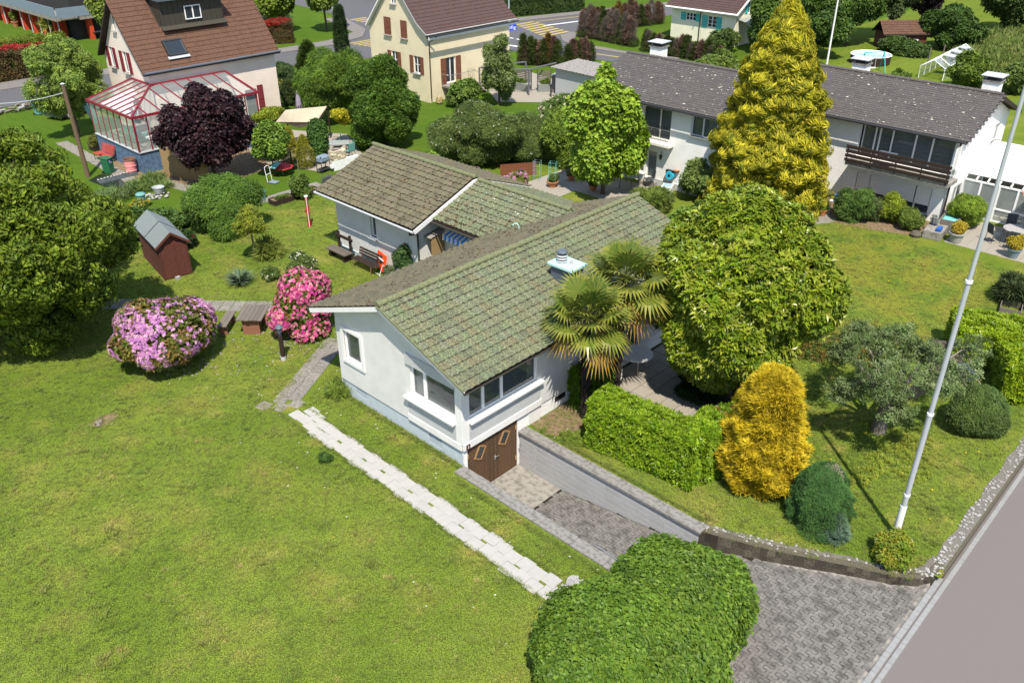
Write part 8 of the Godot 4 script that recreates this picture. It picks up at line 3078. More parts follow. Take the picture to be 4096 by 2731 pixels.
func make_right_yard():
	var a
	var t
	# patios
	for k in [[20.2, 26.0, -17.0, -10.6, "left_patio"], [29.3, 33.7, 4.4, 9.4, "right_patio"]]:
		var n = Node3D.new()
		n.name = k[4].substr(k[4].find("_") + 1)
		n.name = numbered("patio")
		n.set_meta("kind", "structure")
		add_child(n)
		var ms = slab_meshes(0.49, 0.49, 0.04, "terrace", Color(1.15, 1.15, 1.2), 5, 0.08)
		var places = []
		for i in int((k[1] - k[0]) / 0.5):
			for j in int((k[3] - k[2]) / 0.5):
				var p = Vector3(k[0] + 0.25 + i * 0.5, 0.02, k[2] + 0.25 + j * 0.5)
				if p.x < 22.0 and p.z > -13.8 and p.x > 20.4 and p.z < -12.2: continue
				places.append(Transform3D(Basis(), p))
		lay(n, "patio_slab", ms, places)
	# tulip tree and neighbours
	plant("tulip_tree", "bright green tulip tree with lobed leaves before left white house", "tree", 22.9, -12.5, 3.7, Vector3(2.15, 3.55, 2.15), "lobed", 4200, 0.3, [lin(0.2, 0.31, 0.022), lin(0.15, 0.255, 0.018), lin(0.25, 0.35, 0.03)], {"trunk": 0.12, "lobes": 18, "lobe": 0.3, "inner": 0.72, "loose": 0.22})
	column("golden_cypress", "tall conical golden yellow cypress between the white houses", "conifer", 26.9, -4.6, 10.9, 3.35, "fan", 15000, 0.32, [lin(0.43, 0.38, 0.02), lin(0.36, 0.33, 0.018), lin(0.52, 0.45, 0.035), lin(0.17, 0.19, 0.016), lin(0.27, 0.26, 0.016), lin(0.4, 0.36, 0.02)], "", 1.1, 0.9, 1.0, 0.6)
	plant("hazel_bush", "pale green bush at the white house wall left of cypress", "shrub", 26.0, -7.9, 1.15, Vector3(1.35, 1.2, 1.2), "broad", 1000, 0.22, G3([0.14, 0.2, 0.05]), {"lobes": 7, "loose": 0.25})
	plant("privet_bush", "row of small upright bushes above the bungalow ridge end", "shrub", 22.4, -8.6, 0.7, Vector3(2.0, 0.8, 1.0), "spike", 700, 0.26, G3([0.12, 0.17, 0.03]), {"lobes": 10, "lobe": 0.3, "inner": 0.75})
	plant("filler_shrub", "dense green shrubs between magnolia and golden cypress", "shrub", 20.2, -3.8, 1.1, Vector3(2.4, 1.3, 2.0), "broad", 1600, 0.24, G3([0.11, 0.18, 0.025]), {"lobes": 10})
	for k in [["light green bush left of the blue kettle grill", 28.7, -2.1, 0.62, Vector3(0.55, 0.65, 0.5), 500, [0.13, 0.2, 0.025]], ["large dark leafy bush in front of roller blinds", 28.9, -0.2, 0.95, Vector3(1.0, 1.05, 0.95), 1300, [0.09, 0.165, 0.03]], ["dull green bush beside the large dark one", 29.6, 0.55, 0.62, Vector3(0.6, 0.7, 0.6), 600, [0.09, 0.13, 0.035]], ["bright yellow green bush under the roller blinds", 30.1, 1.4, 0.8, Vector3(0.9, 0.8, 0.8), 1000, [0.2, 0.26, 0.02]], ["low broad leaved bush near the house corner", 29.7, 2.4, 0.5, Vector3(0.65, 0.6, 0.65), 600, [0.14, 0.2, 0.03]], ["round bright green bush at the winter garden", 32.1, 4.5, 0.78, Vector3(1.05, 0.85, 0.95), 1500, [0.17, 0.26, 0.025]]]:
		plant("garden_bush", k[0], "shrub", k[1], k[2], k[3], k[4], "small", k[5], 0.15, G3(k[6]), {"lobes": 6, "group": "bushes along the right white house"})
	# blue kettle grill, cafe table
	t = thing("kettle_grill", "blue kettle grill on a wheeled stand", "grill", Vector3(29.2, 0, -1.35))
	a = Acc.new()
	a.lathe(Vector3(0, 0.72, 0), [Vector2(0, -0.05), Vector2(0.2, 0.0), Vector2(0.3, 0.14), Vector2(0.31, 0.18), Vector2(0.3, 0.24), Vector2(0.2, 0.36), Vector2(0, 0.41)], 18)
	put(a, "kettle", "blue_plastic", t)
	legs4(t, 0.26, 0.22, 0.78, 0.02, "white_plastic")
	a = Acc.new()
	a.box(Vector3(-0.35, 0.8, 0), Vector3(0.3, 0.03, 0.5))
	put(a, "side_shelf", "white_plastic", t)
	table("bistro_table", "small dark round bistro table below the cypress", Vector3(27.5, 0.01, -2.0), 0, 1, 0.33, 0.72, "metal_dark", "metal_dark", true)
	pot_plant("empty looking terracotta pot beside the bistro table", Vector3(28.4, 0, -1.7), 0.2, 0.34, "terracotta", "small", 12, 0.14, G3([0.08, 0.13, 0.03]), Vector3(0.12, 0.12, 0.12), 0.05)
	a = Acc.new()
	a.sheet([Vector2(25.6, -2.2), Vector2(27.9, -0.8), Vector2(29.2, -0.9), Vector2(29.0, -2.6), Vector2(26.5, -3.4)], 0.012)
	struct(a, "stone_paving", "slab_old")
	a = Acc.new()
	a.sheet([Vector2(27.9, -0.9), Vector2(28.2, 0.8), Vector2(28.7, 2.2), Vector2(29.2, 3.4), Vector2(31.5, 3.4), Vector2(31.5, -3.0), Vector2(29.2, -2.6)], 0.008)
	struct(a, "flower_bed", "soil")
	# trough, fountain, pots
	t = thing("stone_trough", "long concrete trough edge with pots at the house corner", "trough", Vector3(29.75, 0, 3.75), 0.12)
	a = Acc.new()
	a.box(Vector3(0, 0.22, 0), Vector3(1.3, 0.44, 0.9), Basis(), 0.02)
	put(a, "block", "concrete", t)
	t = thing("water_basin", "pebble concrete fountain basin with turquoise water", "fountain", Vector3(31.0, 0, 4.0), 0.12)
	a = Acc.new()
	for k in [[0, 0.4, 1.1, 0.1], [0, -0.4, 1.1, 0.1]]: a.box(Vector3(k[0], 0.35, k[1]), Vector3(k[2], 0.7, k[3]))
	for k in [-0.5, 0.5]: a.box(Vector3(k, 0.35, 0), Vector3(0.1, 0.7, 0.7))
	put(a, "basin", "gravel", t)
	a = Acc.new()
	a.box(Vector3(0, 0.6, 0), Vector3(0.9, 0.02, 0.7))
	put(a, "water", "turquoise", t)
	pot_plant("round stone bowl with yellow shrub on the patio edge", Vector3(29.6, 0.04, 4.85), 0.36, 0.5, "stone", "small", 260, 0.16, G3([0.42, 0.32, 0.03]), Vector3(0.35, 0.35, 0.35), 0.25)
	pot_plant("blue glazed pot with yellow shrub at the right edge", Vector3(29.6, 0.04, 7.55), 0.32, 0.46, "blue_grey", "small", 280, 0.17, G3([0.42, 0.33, 0.03]), Vector3(0.4, 0.35, 0.4), 0.25)
	pot_plant("yellow chrysanthemum pot on the fountain", Vector3(31.5, 0.7, 4.35), 0.14, 0.18, "terracotta", "truss", 60, 0.08, G3([0.7, 0.5, 0.02]), Vector3(0.22, 0.16, 0.22), 0.08)
	pot_plant("small blue pot with silvery plant on the trough", Vector3(30.1, 0.44, 3.5), 0.13, 0.18, "blue_plastic", "small", 50, 0.14, G3([0.3, 0.32, 0.3]), Vector3(0.18, 0.18, 0.18), 0.1)
	t = thing("flower_tray", "dark blue rectangular flower tray on the trough", "planter", Vector3(29.5, 0.44, 4.0), 0.12)
	a = Acc.new()
	a.box(Vector3(0, 0.08, 0), Vector3(0.5, 0.16, 0.24), Basis(), 0.02)
	put(a, "tray", "blue_plastic", t)
	t = thing("watering_can", "green watering can between trough and stone bowl", "watering can", Vector3(30.1, 0.04, 4.75))
	a = Acc.new()
	a.lathe(Vector3.ZERO, [Vector2(0, 0), Vector2(0.12, 0), Vector2(0.11, 0.24), Vector2(0, 0.26)], 12)
	put(a, "body", "turquoise", t)
	a = Acc.new()
	a.tube([Vector3(0.08, 0.1, 0), Vector3(0.32, 0.3, 0)], 0.02, 6)
	put(a, "spout", "turquoise", t)
	t = thing("boulder", "brown boulder at the end of the concrete trough", "stone", Vector3(29.0, 0, 3.1))
	a = Acc.new()
	a.lathe(Vector3.ZERO, [Vector2(0.26, 0), Vector2(0.3, 0.14), Vector2(0.2, 0.28), Vector2(0, 0.32)], 7)
	put(a, "rock", "kerb_moss", t)
	table("patio_table", "round pale stone patio table at the right edge", Vector3(31.5, 0.04, 7.0), 0, 1, 0.62, 0.74, "stone", "metal_dark", true)
	for k in [["black mesh chair left of the round patio table", Vector3(30.9, 0.04, 6.2), 0.9], ["black mesh chair in front of the round patio table", Vector3(30.6, 0.04, 7.2), 1.7], ["black mesh chair behind the round patio table", Vector3(32.5, 0.04, 6.5), -1.2], ["black mesh chair right of the round patio table", Vector3(32.0, 0.04, 8.0), 3.4]]:
		chair(k[0], k[1], k[2], "metal_dark", "net", "chairs round the patio table")
	# left patio furniture
	table("garden_table", "white topped table under the tulip tree", Vector3(25.0, 0.02, -12.2), 0.3, 1.3, 0.8, 0.72, "planter_grey", "metal_dark")
	chair("dark mesh chair at the white topped table", Vector3(25.7, 0.02, -11.3), -2.2, "metal_dark", "net", "mesh chairs at the white topped table")
	chair("dark mesh chair behind the white topped table", Vector3(25.5, 0.02, -13.2), -0.6, "metal_dark", "net", "mesh chairs at the white topped table")
	t = thing("water_tub", "pale blue square tub below the hose reel", "tub", Vector3(25.6, 0, -9.9), 0.4)
	a = Acc.new()
	a.slab(Vector3(0, 0.0, -0.3), Vector3.RIGHT, Vector3.UP, Vector3.BACK, [Vector2(-0.26, 0), Vector2(0.26, 0), Vector2(0.34, 0.45), Vector2(-0.34, 0.45)], 0.6)
	put(a, "tub", "white_plastic", t)
	a = Acc.new()
	a.box(Vector3(0, 0.452, 0), Vector3(0.58, 0.01, 0.5))
	put(a, "water", "pale_blue", t)
	for k in [["terracotta pot with light shrub on the left patio", Vector3(23.4, 0.02, -15.3), 0.24, [0.16, 0.2, 0.06]], ["wide terracotta bowl with a trellis", Vector3(21.8, 0.02, -15.4), 0.34, [0.1, 0.16, 0.03]], ["brown pot at the edge of the small lawn square", Vector3(23.0, 0.02, -13.3), 0.25, [0.08, 0.13, 0.03]]]:
		pot_plant(k[0], k[1], k[2], 0.34, "terracotta", "small", 90, 0.15, G3(k[3]), Vector3(0.3, 0.3, 0.3), 0.2)
	for k in [["blue metal plant trellis beside the patio", Vector3(22.0, 0.02, -16.8)], ["green metal plant trellis in the terracotta bowl", Vector3(21.8, 0.3, -15.4)]]:
		t = thing("plant_trellis", k[0], "trellis", k[1], 0.5, "plant trellises")
		a = Acc.new()
		for s in [[-0.2, -0.2], [0.2, -0.2], [-0.2, 0.2], [0.2, 0.2]]: a.tube([Vector3(s[0], 0, s[1]), Vector3(s[0], 1.2, s[1])], 0.009, 5)
		for i in 4:
			var y = 0.35 + i * 0.28
			a.tube([Vector3(-0.2, y, -0.2), Vector3(0.2, y, -0.2), Vector3(0.2, y, 0.2), Vector3(-0.2, y, 0.2), Vector3(-0.2, y, -0.2)], 0.006, 4)
		put(a, "frame", "pale_blue" if k[1].y < 0.1 else "turquoise", t)
	t = thing("wood_fence", "brown board fence below the big viburnum", "fence", Vector3(21.2, 0, -18.6), -0.6)
	for i in 14:
		a = Acc.new()
		a.box(Vector3(i * 0.16 - 0.3, 0.4, 0), Vector3(0.15, 0.8, 0.03))
		put(a, "board", "brown_shutter", t)
	# right lawn edge
	plant("rosemary", "dark rosemary bush at the right edge of the lawn", "shrub", 24.6, 8.9, 0.5, Vector3(0.85, 0.6, 0.75), "spike", 500, 0.3, G3([0.06, 0.085, 0.03]), {"lobes": 6})
	t = thing("plank_planter", "grey plank planter beside the rosemary bush", "planter", Vector3(23.6, 0, 9.3), 0.2)
	for s in [-1, 1]:
		a = Acc.new()
		a.col = gray(rf(0.9, 1.3))
		a.box(Vector3(0, 0.14, s * 0.4), Vector3(0.9, 0.28, 0.04))
		put(a, "plank", "grey_wood", t)
		a = Acc.new()
		a.col = gray(rf(0.9, 1.3))
		a.box(Vector3(s * 0.45, 0.14, 0), Vector3(0.04, 0.28, 0.8))
		put(a, "plank", "grey_wood", t)
	# terrace of the cream house
	a = Acc.new()
	a.sheet([Vector2(33.5, -31.5), Vector2(36.5, -28.0), Vector2(40, -28.5), Vector2(41.5, -30), Vector2(43, -37), Vector2(40, -37.5), Vector2(35.5, -34.5)], 0.012)
	struct(a, "patio", "terrace")
	for k in [["long grey planter trough with wooden slat screen", Vector3(37.5, 0, -32.7), 0.1, 1.7], ["short grey planter trough with slat screen and vine", Vector3(38.5, 0, -31.0), 0.9, 1.1]]:
		t = thing("planter_trough", k[0], "planter", k[1], k[2], "planters with slat screens")
		a = Acc.new()
		a.slab(Vector3(0, 0, -k[3] / 2), Vector3.RIGHT, Vector3.UP, Vector3.BACK, [Vector2(-0.2, 0), Vector2(0.2, 0), Vector2(0.3, 0.65), Vector2(-0.3, 0.65)], k[3])
		put(a, "trough", "planter_grey", t)
		for i in 7:
			a = Acc.new()
			a.col = gray(rf(0.8, 1.1))
			a.box(Vector3(0.25, 0.75 + i * 0.14, 0), Vector3(0.03, 0.1, k[3]))
			put(a, "slat", "grey_wood", t)
		for s in [-1, 1]:
			a = Acc.new()
			a.box(Vector3(0.28, 0.9, s * k[3] / 2), Vector3(0.05, 1.6, 0.05))
			put(a, "post", "dark_wood", t)
		crown(t, "foliage", lobes(Vector3(0, 0.75, 0), Vector3(0.25, 0.25, k[3] * 0.4), 3), "broad", 60, 0.2, G3([0.12, 0.18, 0.03]))
	t = thing("pergola", "grey metal pergola frame beside the cream house", "pergola", Vector3(34.4, 0, -34.4))
	for k in [Vector3(0, 0, 0), Vector3(2.3, 0, 3.3), Vector3(4.2, 0, 1.2)]:
		a = Acc.new()
		a.bar(k, k + Vector3(0, 2.05, 0), 0.1)
		put(a, "post", "shed_metal", t)
	for k in [[Vector3(0, 2.05, 0), Vector3(2.3, 2.05, 3.3)], [Vector3(0, 2.05, 0), Vector3(4.2, 2.05, 1.2)], [Vector3(2.3, 2.05, 3.3), Vector3(5.6, 2.05, 3.3)]]:
		a = Acc.new()
		a.bar(k[0], k[1], 0.09)
		put(a, "beam", "shed_metal", t)
	t = thing("metal_cabinet", "dark grey metal garden cabinet beside the low garage", "cabinet", Vector3(39.6, 0, -29.9), 0.35)
	a = Acc.new()
	a.box(Vector3(0, 0.66, 0), Vector3(1.5, 1.32, 1.5), Basis(), 0.02)
	put(a, "body", "shed_metal", t)
	a = Acc.new()
	a.box(Vector3(0, 1.36, 0), Vector3(1.6, 0.07, 1.6), Basis(Vector3.RIGHT, 0.05), 0.01)
	put(a, "lid", "planter_grey", t)
	t = thing("low_garage", "low garage with grey corrugated fibre roof", "garage", Vector3(38.2, 0, -28.6), -0.05)
	a = Acc.new()
	a.wall(Vector3(0, 0, -1.0), Vector3.BACK, Vector3.LEFT, [Vector2(0, 2.2), Vector2(4.8, 2.1)], -0.1, [])
	a.wall(Vector3(0, 0, -1.0), Vector3.RIGHT, Vector3.FORWARD, [Vector2(0, 2.2), Vector2(2.9, 2.3)], -0.1, [])
	put(a, "wall", "zinc", t)
	for i in 15:
		a = Acc.new()
		var z0 = -1.35 + i * 0.36
		a.quad(Vector3(-0.3, 2.24, z0), Vector3(-0.3, 2.20, z0 + 0.18), Vector3(3.0, 2.36, z0 + 0.18), Vector3(3.0, 2.40, z0))
		a.quad(Vector3(-0.3, 2.20, z0 + 0.18), Vector3(-0.3, 2.24, z0 + 0.36), Vector3(3.0, 2.40, z0 + 0.36), Vector3(3.0, 2.36, z0 + 0.18))
		put(a, "roof_sheet", "eternit", t)
	t = thing("bollard_lamp", "slim bollard lamp on the cream house terrace", "lamp", Vector3(37.6, 0, -29.5))
	a = Acc.new()
	a.lathe(Vector3.ZERO, [Vector2(0.07, 0), Vector2(0.06, 0.95), Vector2(0.13, 0.97), Vector2(0.02, 1.1), Vector2(0, 1.1)], 10)
	put(a, "lamp", "metal_dark", t)


func make_background():
	var a
	var t
	# thuja rows, many of them dead
	var green = G3([0.05, 0.075, 0.013])
	var dead = G3([0.14, 0.085, 0.06])
	var greyd = G3([0.17, 0.14, 0.12])
	var rust = G3([0.16, 0.09, 0.02])
	var rows = [
		["row beside the cream house", Vector2(44.6, -39.6), Vector2(46.6, -36.4), 9, 2.3, 0.55, [0, 1, 0, 0, 1, 0, 3, 1, 0]],
		["row by the low garage", Vector2(47.2, -36.2), Vector2(50.2, -35.6), 6, 1.9, 0.5, [0, 1, 0, 1, 1, 0]],
		["row at the street corner", Vector2(58.9, -44.2), Vector2(58.3, -36.6), 14, 2.9, 0.6, [1, 2, 2, 1, 2, 0, 2, 2, 1, 2, 0, 2, 1, 2]],
		["row along the far road", Vector2(60.2, -45.0), Vector2(71.4, -42.4), 15, 2.5, 0.65, [1, 2, 1, 0, 1, 1, 3, 1, 1, 1, 0, 1, 2, 1, 1]],
		["low row before the ivory house", Vector2(57.6, -35.0), Vector2(57.0, -25.6), 17, 1.7, 0.5, [0, 2, 0, 1, 2, 0, 0, 2, 1, 0, 2, 0, 1, 0, 2, 0, 1]],
	]
	for r in rows:
		for i in r[3]:
			var p = r[1].lerp(r[2], (i + 0.5) / r[3]) + Vector2(rf(-0.15, 0.15), rf(-0.15, 0.15))
			var k = r[6][i]
			var h = r[4] * rf(0.78, 1.15)
			var word = ["green", "dead brown", "bare grey", "rusty"][k]
			var ord = ["first", "second", "third", "fourth", "fifth", "sixth", "seventh", "eighth", "ninth", "tenth", "eleventh", "twelfth", "thirteenth", "fourteenth", "fifteenth", "sixteenth", "seventeenth"][i]
			var c = column("thuja", "%s thuja, %s in the %s" % [word, ord, r[0]], "conifer", p.x, p.y, h, r[5] * rf(0.8, 1.1), "tip" if k != 2 else "twig", 260 if k != 2 else 190, 0.3, [green, dead, greyd, rust][k], r[0])
			if k in [1, 2] and i % 2: crown(c, "green_base", [[Vector3(0, 0.35, 0), Vector3(0.6, 0.5, 0.6)]], "tip", 90, 0.28, green)
	hedge("street_hedge", "long dark green hedge along the far road", "hedge", [[Vector2(54, -62.0), Vector2(72.0, -55.2), 1.9, 0.9]], "small", 30.0, 0.36, G3([0.045, 0.085, 0.016]))
	hedge("street_hedge", "dark green hedge at the very top of the picture", "hedge", [[Vector2(66, -95.0), Vector2(60, -76.0), 2.0, 1.0]], "small", 20.0, 0.4, G3([0.04, 0.07, 0.014]))
	# ivory house with turquoise shutters
	t = thing("ivory_house", "ivory house with turquoise shutters at the top edge", "house", Vector3(64.8, 0, -36.8))
	var Z = Vector3.BACK
	var X = Vector3.RIGHT
	a = Acc.new()
	a.wall(Vector3.ZERO, Z, -X, [Vector2(0, 3.5), Vector2(7.6, 3.5)], -0.2, [Rect2(1.75, 1.95, 1.15, 0.75), Rect2(4.35, 1.55, 1.0, 1.1), Rect2(1.8, 0.1, 0.9, 0.4)], 0.14)
	a.wall(Vector3(0, 0, 7.6), X, Z, [Vector2(0, 3.5), Vector2(3.6, 5.6), Vector2(7.2, 3.5)], -0.2, [Rect2(2.0, 3.0, 0.9, 1.1)], 0.14)
	put(a, "wall", "render_ivory", t)
	window(t, Vector3(0, 1.95, 1.75), Z, -X, 1.15, 0.75, {"cuts": [0.33, 0.67], "rows": [0.5], "glass": "dark_glass", "back": false})
	window(t, Vector3(0, 1.55, 4.35), Z, -X, 1.0, 1.1, {"cuts": [0.5], "rows": [0.33, 0.66], "glass": "dark_glass", "back": false})
	window(t, Vector3(0, 0.1, 1.8), Z, -X, 0.9, 0.4, {"glass": "dark_glass", "back": false, "frame": "shed_metal"})
	window(t, Vector3(2.0, 3.0, 7.6), X, Z, 0.9, 1.1, {"cuts": [0.5], "glass": "dark_glass", "back": false})
	for k in [[1.15, 1.95, 0.58, 0.75], [2.92, 1.95, 0.58, 0.75], [3.72, 1.5, 0.6, 1.15], [5.37, 1.5, 0.6, 1.15]]: shutter(t, Vector3(0, k[1], k[0]), Z, -X, k[2], k[3], "teal_shutter")
	for k in [1.45, 2.92]: shutter(t, Vector3(k, 3.0, 7.6), X, Z, 0.5, 1.1, "teal_shutter")
	var roof = Node3D.new()
	roof.name = "roof"
	t.add_child(roof)
	var dw = Vector3(-1, -0.62, 0).normalized()
	a = Acc.new()
	deck(a, Vector3(3.6, 5.75, -0.5), Z, dw, 8.5, 5.0, 0.14)
	deck(a, Vector3(3.6, 5.75, -0.5), Z, Vector3(1, -0.62, 0).normalized(), 8.5, 5.0, 0.14)
	put(a, "roof_deck", "trim_white", roof)
	lay(roof, "roof_tile", tile_set(5, 0.3, 0.34, 0.03, "tile_plum", true, 0.12), slope(Vector3(3.6, 5.78, -0.52), Z, dw, 8.5, 5.0, 0.3, 0.345), 200)
	a = Acc.new()
	a.tube([Vector3(-0.75, 3.1, 3.5), Vector3(-0.1, 2.9, 3.5), Vector3(-0.08, 0, 3.5)], 0.05, 6)
	put(a, "downpipe", "metal_dark", t)
	a = Acc.new()
	a.quad(Vector3(0.3, 2.6, 7.65), Vector3(2.6, 2.6, 7.65), Vector3(2.6, 2.2, 9.2), Vector3(0.3, 2.2, 9.2))
	put(a, "awning", "planter_grey", t)
	# trees and shrubs behind
	for k in [
		["round_shrub", "mid green shrub before the turquoise shutters", "shrub", 61.3, -28.4, 1.2, Vector3(2.0, 1.3, 1.8), 900, 0.32, [0.09, 0.14, 0.03], 0.0],
		["cherry_tree", "leafy tree right of the turquoise shutter house", "tree", 65.0, -25.6, 3.0, Vector3(2.6, 2.4, 2.4), 1500, 0.36, [0.085, 0.15, 0.02], 0.14],
		["walnut_tree", "large dark green tree behind the golden cypress", "tree", 66.5, -21.6, 3.8, Vector3(3.6, 3.0, 3.4), 2600, 0.36, [0.06, 0.115, 0.016], 0.2],
		["walnut_tree", "broad dark tree left of the small brown cabin", "tree", 73.5, -21.6, 4.6, Vector3(4.0, 3.6, 3.8), 2600, 0.4, [0.065, 0.12, 0.016], 0.22],
		["grey_birch", "pale grey green birch behind the cabin roof", "tree", 80.0, -19.8, 4.8, Vector3(2.8, 3.0, 2.6), 1500, 0.36, [0.08, 0.115, 0.035], 0.14],
		["purple_beech", "dark purple tree at the top edge", "tree", 88.0, -19.8, 3.4, Vector3(2.6, 2.2, 2.6), 1100, 0.4, [0.02, 0.012, 0.014], 0.16],
		["lilac_tree", "round dark green tree right of the small cabin", "tree", 79.2, -13.3, 2.2, Vector3(2.8, 2.2, 2.6), 2200, 0.34, [0.05, 0.10, 0.015], 0.14],
		["walnut_tree", "dark tree in the top right corner of the meadow", "tree", 93.0, -12.6, 3.0, Vector3(3.6, 2.6, 3.2), 1500, 0.42, [0.05, 0.09, 0.016], 0.2],
		["elder_bush", "low bushes in front of the small cabin", "shrub", 73.4, -15.6, 0.5, Vector3(2.2, 0.8, 2.6), 1100, 0.3, [0.06, 0.11, 0.02], 0.0],
		["fruit_tree", "bright small tree beside the greenhouse", "tree", 62.9, -6.2, 1.5, Vector3(1.9, 1.4, 1.7), 1300, 0.28, [0.13, 0.2, 0.025], 0.07],
		["conifer_bush", "spreading green bush at the right picture edge", "shrub", 63.8, -2.8, 1.1, Vector3(1.5, 1.2, 1.4), 700, 0.32, [0.1, 0.15, 0.03], 0.0],
		["hazel_bush", "green shrub behind the left white house roof", "shrub", 52.8, -23.6, 1.0, Vector3(2.2, 1.2, 2.0), 900, 0.32, [0.13, 0.19, 0.03], 0.0],
		["young_bush", "small leafy bush behind the right chimney", "shrub", 60.6, -10.8, 0.5, Vector3(0.9, 0.8, 0.8), 300, 0.26, [0.12, 0.19, 0.03], 0.0],
		["green_border", "leafy border along the left side of the right roof", "shrub", 56.5, -20.5, 1.2, Vector3(3.0, 1.5, 2.2), 1200, 0.34, [0.09, 0.15, 0.025], 0.0],
	]:
		plant(k[0], k[1], k[2], k[3], k[4], k[5], k[6], "broad", k[7], k[8], G3(k[9]), {"trunk": k[10], "lobes": 12, "lobe": 0.36, "inner": 0.66, "group": "plants far behind the white houses", "loose": 0.2})
	# cabin
	t = thing("garden_cabin", "small brown timber cabin with tiled roof among trees", "cabin", Vector3(76.6, 0, -17.4), -0.78)
	a = Acc.new()
	a.slab(Vector3(-2.1, 0, -1.2), Vector3.RIGHT, Vector3.UP, Vector3.BACK, [Vector2(0, 0), Vector2(4.2, 0), Vector2(4.2, 1.45), Vector2(0, 1.45)], 2.4)
	put(a, "wall", "shed_wood", t)
	roof = Node3D.new()
	roof.name = "roof"
	t.add_child(roof)
	var df = Vector3(0, -0.75, 1).normalized()
	a = Acc.new()
	deck(a, Vector3(-2.4, 2.45, 0), Vector3.RIGHT, df, 4.8, 1.9, 0.08)
	deck(a, Vector3(-2.4, 2.45, 0), Vector3.RIGHT, Vector3(0, -0.75, -1).normalized(), 4.8, 1.9, 0.08)
	put(a, "roof_deck", "dark_wood", roof)
	lay(roof, "roof_tile", tile_set(5, 0.3, 0.3, 0.03, "tile_brown", true, 0.2), slope(Vector3(-2.4, 2.48, 0), Vector3.RIGHT, df, 4.8, 1.9, 0.3, 0.3), 120)
	window(t, Vector3(-0.7, 0.55, 1.21), Vector3.RIGHT, Vector3.BACK, 0.7, 0.62, {"cuts": [0.5], "rec": -0.03, "glass": "dark_glass", "back": false})
	for k in [[-1.6, 0.5, 0.6, 0.75, "green_plastic"], [1.0, 0.55, 0.6, 0.7, "white_paint"]]:
		a = Acc.new()
		a.box(Vector3(k[0], k[1], 1.23), Vector3(k[2], k[3], 0.03), Basis(), 0.01)
		put(a, "painted_board", k[4], t)
	# pool, swing, pole, greenhouse
	t = thing("round_pool", "round above ground pool with dark sides and pale rim", "pool", Vector3(67.1, 0, -16.2))
	a = Acc.new()
	a.lathe(Vector3.ZERO, [Vector2(1.75, 0), Vector2(1.78, 0.75)], 32)
	put(a, "wall", "dark_wood", t)
	a = Acc.new()
	a.lathe(Vector3.ZERO, [Vector2(1.78, 0.75), Vector2(1.82, 0.78), Vector2(1.78, 0.82), Vector2(1.7, 0.8), Vector2(1.66, 0.5)], 32)
	put(a, "rim", "white_plastic", t)
	a = Acc.new()
	a.lathe(Vector3.ZERO, [Vector2(1.7, 0.62), Vector2(0, 0.62)], 32)
	put(a, "water", "pale_blue", t)
	t = thing("swing_frame", "turquoise swing frame with one seat by the pool", "swing", Vector3(63.6, 0, -14.5), -0.7)
	a = Acc.new()
	for s in [-1, 1]:
		a.tube([Vector3(s * 1.0, 0, -0.6), Vector3(s * 0.9, 1.7, 0), Vector3(s * 1.0, 0, 0.6)], 0.04, 6)
	a.tube([Vector3(-0.9, 1.7, 0), Vector3(0.9, 1.7, 0)], 0.04, 6)
	put(a, "frame", "teal_shutter", t)
	a = Acc.new()
	a.tube([Vector3(-0.2, 1.7, 0), Vector3(-0.2, 0.4, 0.1)], 0.012, 4)
	a.tube([Vector3(0.2, 1.7, 0), Vector3(0.2, 0.4, 0.1)], 0.012, 4)
	put(a, "rope", "white_plastic", t)
	a = Acc.new()
	a.box(Vector3(0, 0.38, 0.1), Vector3(0.5, 0.06, 0.25), Basis(), 0.02)
	put(a, "swing_seat", "white_plastic", t)
	t = thing("flagpole", "pale second flagpole behind the white house ridge", "flagpole", Vector3(63.4, 0, -18.6))
	a = Acc.new()
	a.lathe(Vector3.ZERO, [Vector2(0.09, 0), Vector2(0.06, 7.5), Vector2(0, 7.55)], 10)
	put(a, "shaft", "white_paint", t)
	t = thing("greenhouse", "white framed greenhouse with open roof vents", "greenhouse", Vector3(64.3, 0, -9.6), 0.06)
	for i in 7:
		a = Acc.new()
		var x = i * 1.5
		a.tube([Vector3(x, 0, -1.0), Vector3(x, 1.0, -1.0), Vector3(x, 1.6, 0), Vector3(x, 1.0, 1.0), Vector3(x, 0, 1.0)], 0.035, 5)
		put(a, "arch", "white_plastic", t)
	for k in [[1.0, -1.0], [1.6, 0.0], [1.0, 1.0]]:
		a = Acc.new()
		a.tube([Vector3(0, k[0], k[1]), Vector3(9, k[0], k[1])], 0.035, 5)
		put(a, "purlin", "white_plastic", t)
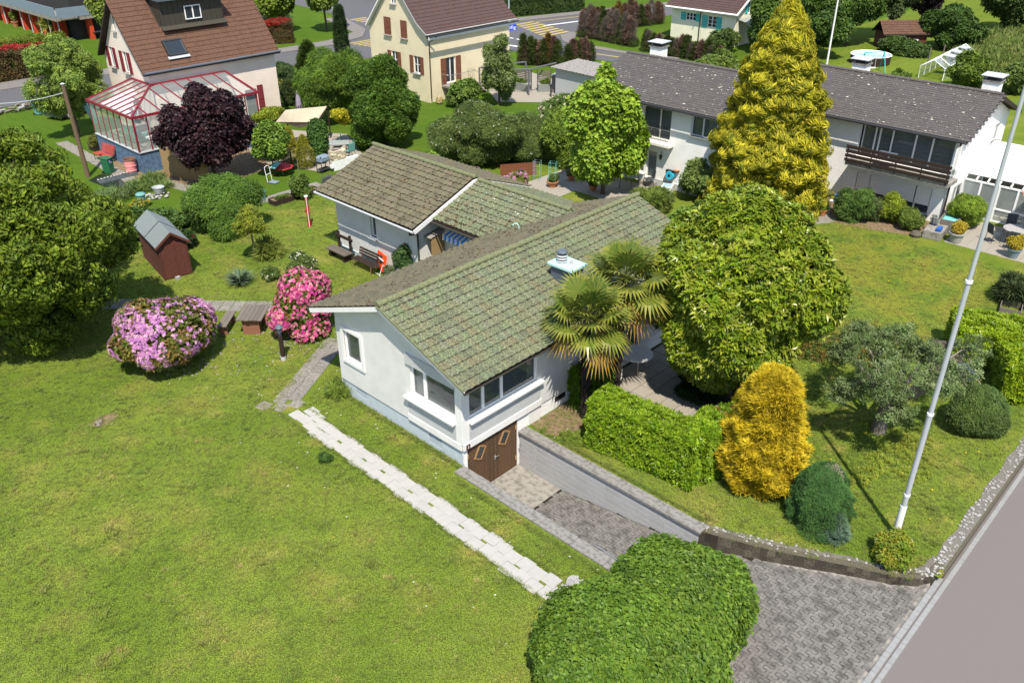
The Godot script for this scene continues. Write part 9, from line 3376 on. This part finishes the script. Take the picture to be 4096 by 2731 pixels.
	for i in 6:
		for s in [-1, 1]:
			a = Acc.new()
			var x = i * 1.5
			a.quad(Vector3(x, 1.0, s * 1.0), Vector3(x + 1.44, 1.0, s * 1.0), Vector3(x + 1.44, 1.6, 0), Vector3(x, 1.6, 0))
			a.quad(Vector3(x, 0, s * 1.0), Vector3(x + 1.44, 0, s * 1.0), Vector3(x + 1.44, 1.0, s * 1.0), Vector3(x, 1.0, s * 1.0))
			put(a, "pane", "clear_glass", t)
	for i in 3:
		a = Acc.new()
		a.box(Vector3(2.6 + i * 2.2, 1.65, 0.5), Vector3(1.1, 0.05, 0.9), Basis(X, 0.1))
		put(a, "vent", "zinc", t)
	t = thing("rain_tub", "blue grey round tub in the meadow behind greenhouse", "tub", Vector3(73.4, 0, -7.2))
	a = Acc.new()
	a.lathe(Vector3.ZERO, [Vector2(0, 0), Vector2(0.5, 0), Vector2(0.6, 0.5), Vector2(0.55, 0.5), Vector2(0.5, 0.1), Vector2(0, 0.1)], 16)
	put(a, "tub", "teal_plastic", t)
	for k in [["thin wooden post left of the greenhouse", 69.9, -12.0, 1.5], ["wooden post beside the ladder trellis", 71.6, -11.4, 1.6]]:
		t = thing("wood_post", k[0], "post", Vector3(k[1], 0, k[2]), 0, "posts by the greenhouse")
		a = Acc.new()
		a.tube([Vector3.ZERO, Vector3(0.05, k[3], 0)], 0.06, 6)
		put(a, "post", "grey_wood", t)
	plant("meadow_grass", "tall unmown meadow grass in the top right corner", "grass", 84.0, -6.5, 0.1, Vector3(14.0, 0.5, 7.0), "sword", 2600, 0.7, [lin(0.15, 0.2, 0.04), lin(0.19, 0.21, 0.06), lin(0.11, 0.17, 0.03)], {"lobes": 30, "lobe": 0.3, "inner": 0.7})


func _ready():
	rng.seed = 7
	n1.seed = 3; n1.frequency = 0.05
	n2.seed = 5; n2.frequency = 0.05
	n3.seed = 9; n3.frequency = 0.05
	set_view()
	make_materials()
	make_sprays()
	make_ground()
	make_paths()
	make_drive()
	make_walls()
	make_bungalow()
	make_garden()
	make_pink_house()
	make_left_yard()
	make_middle()
	make_cream_house()
	make_back_streets()
	make_white_houses()
	make_right_yard()
	make_background()
	make_grass()
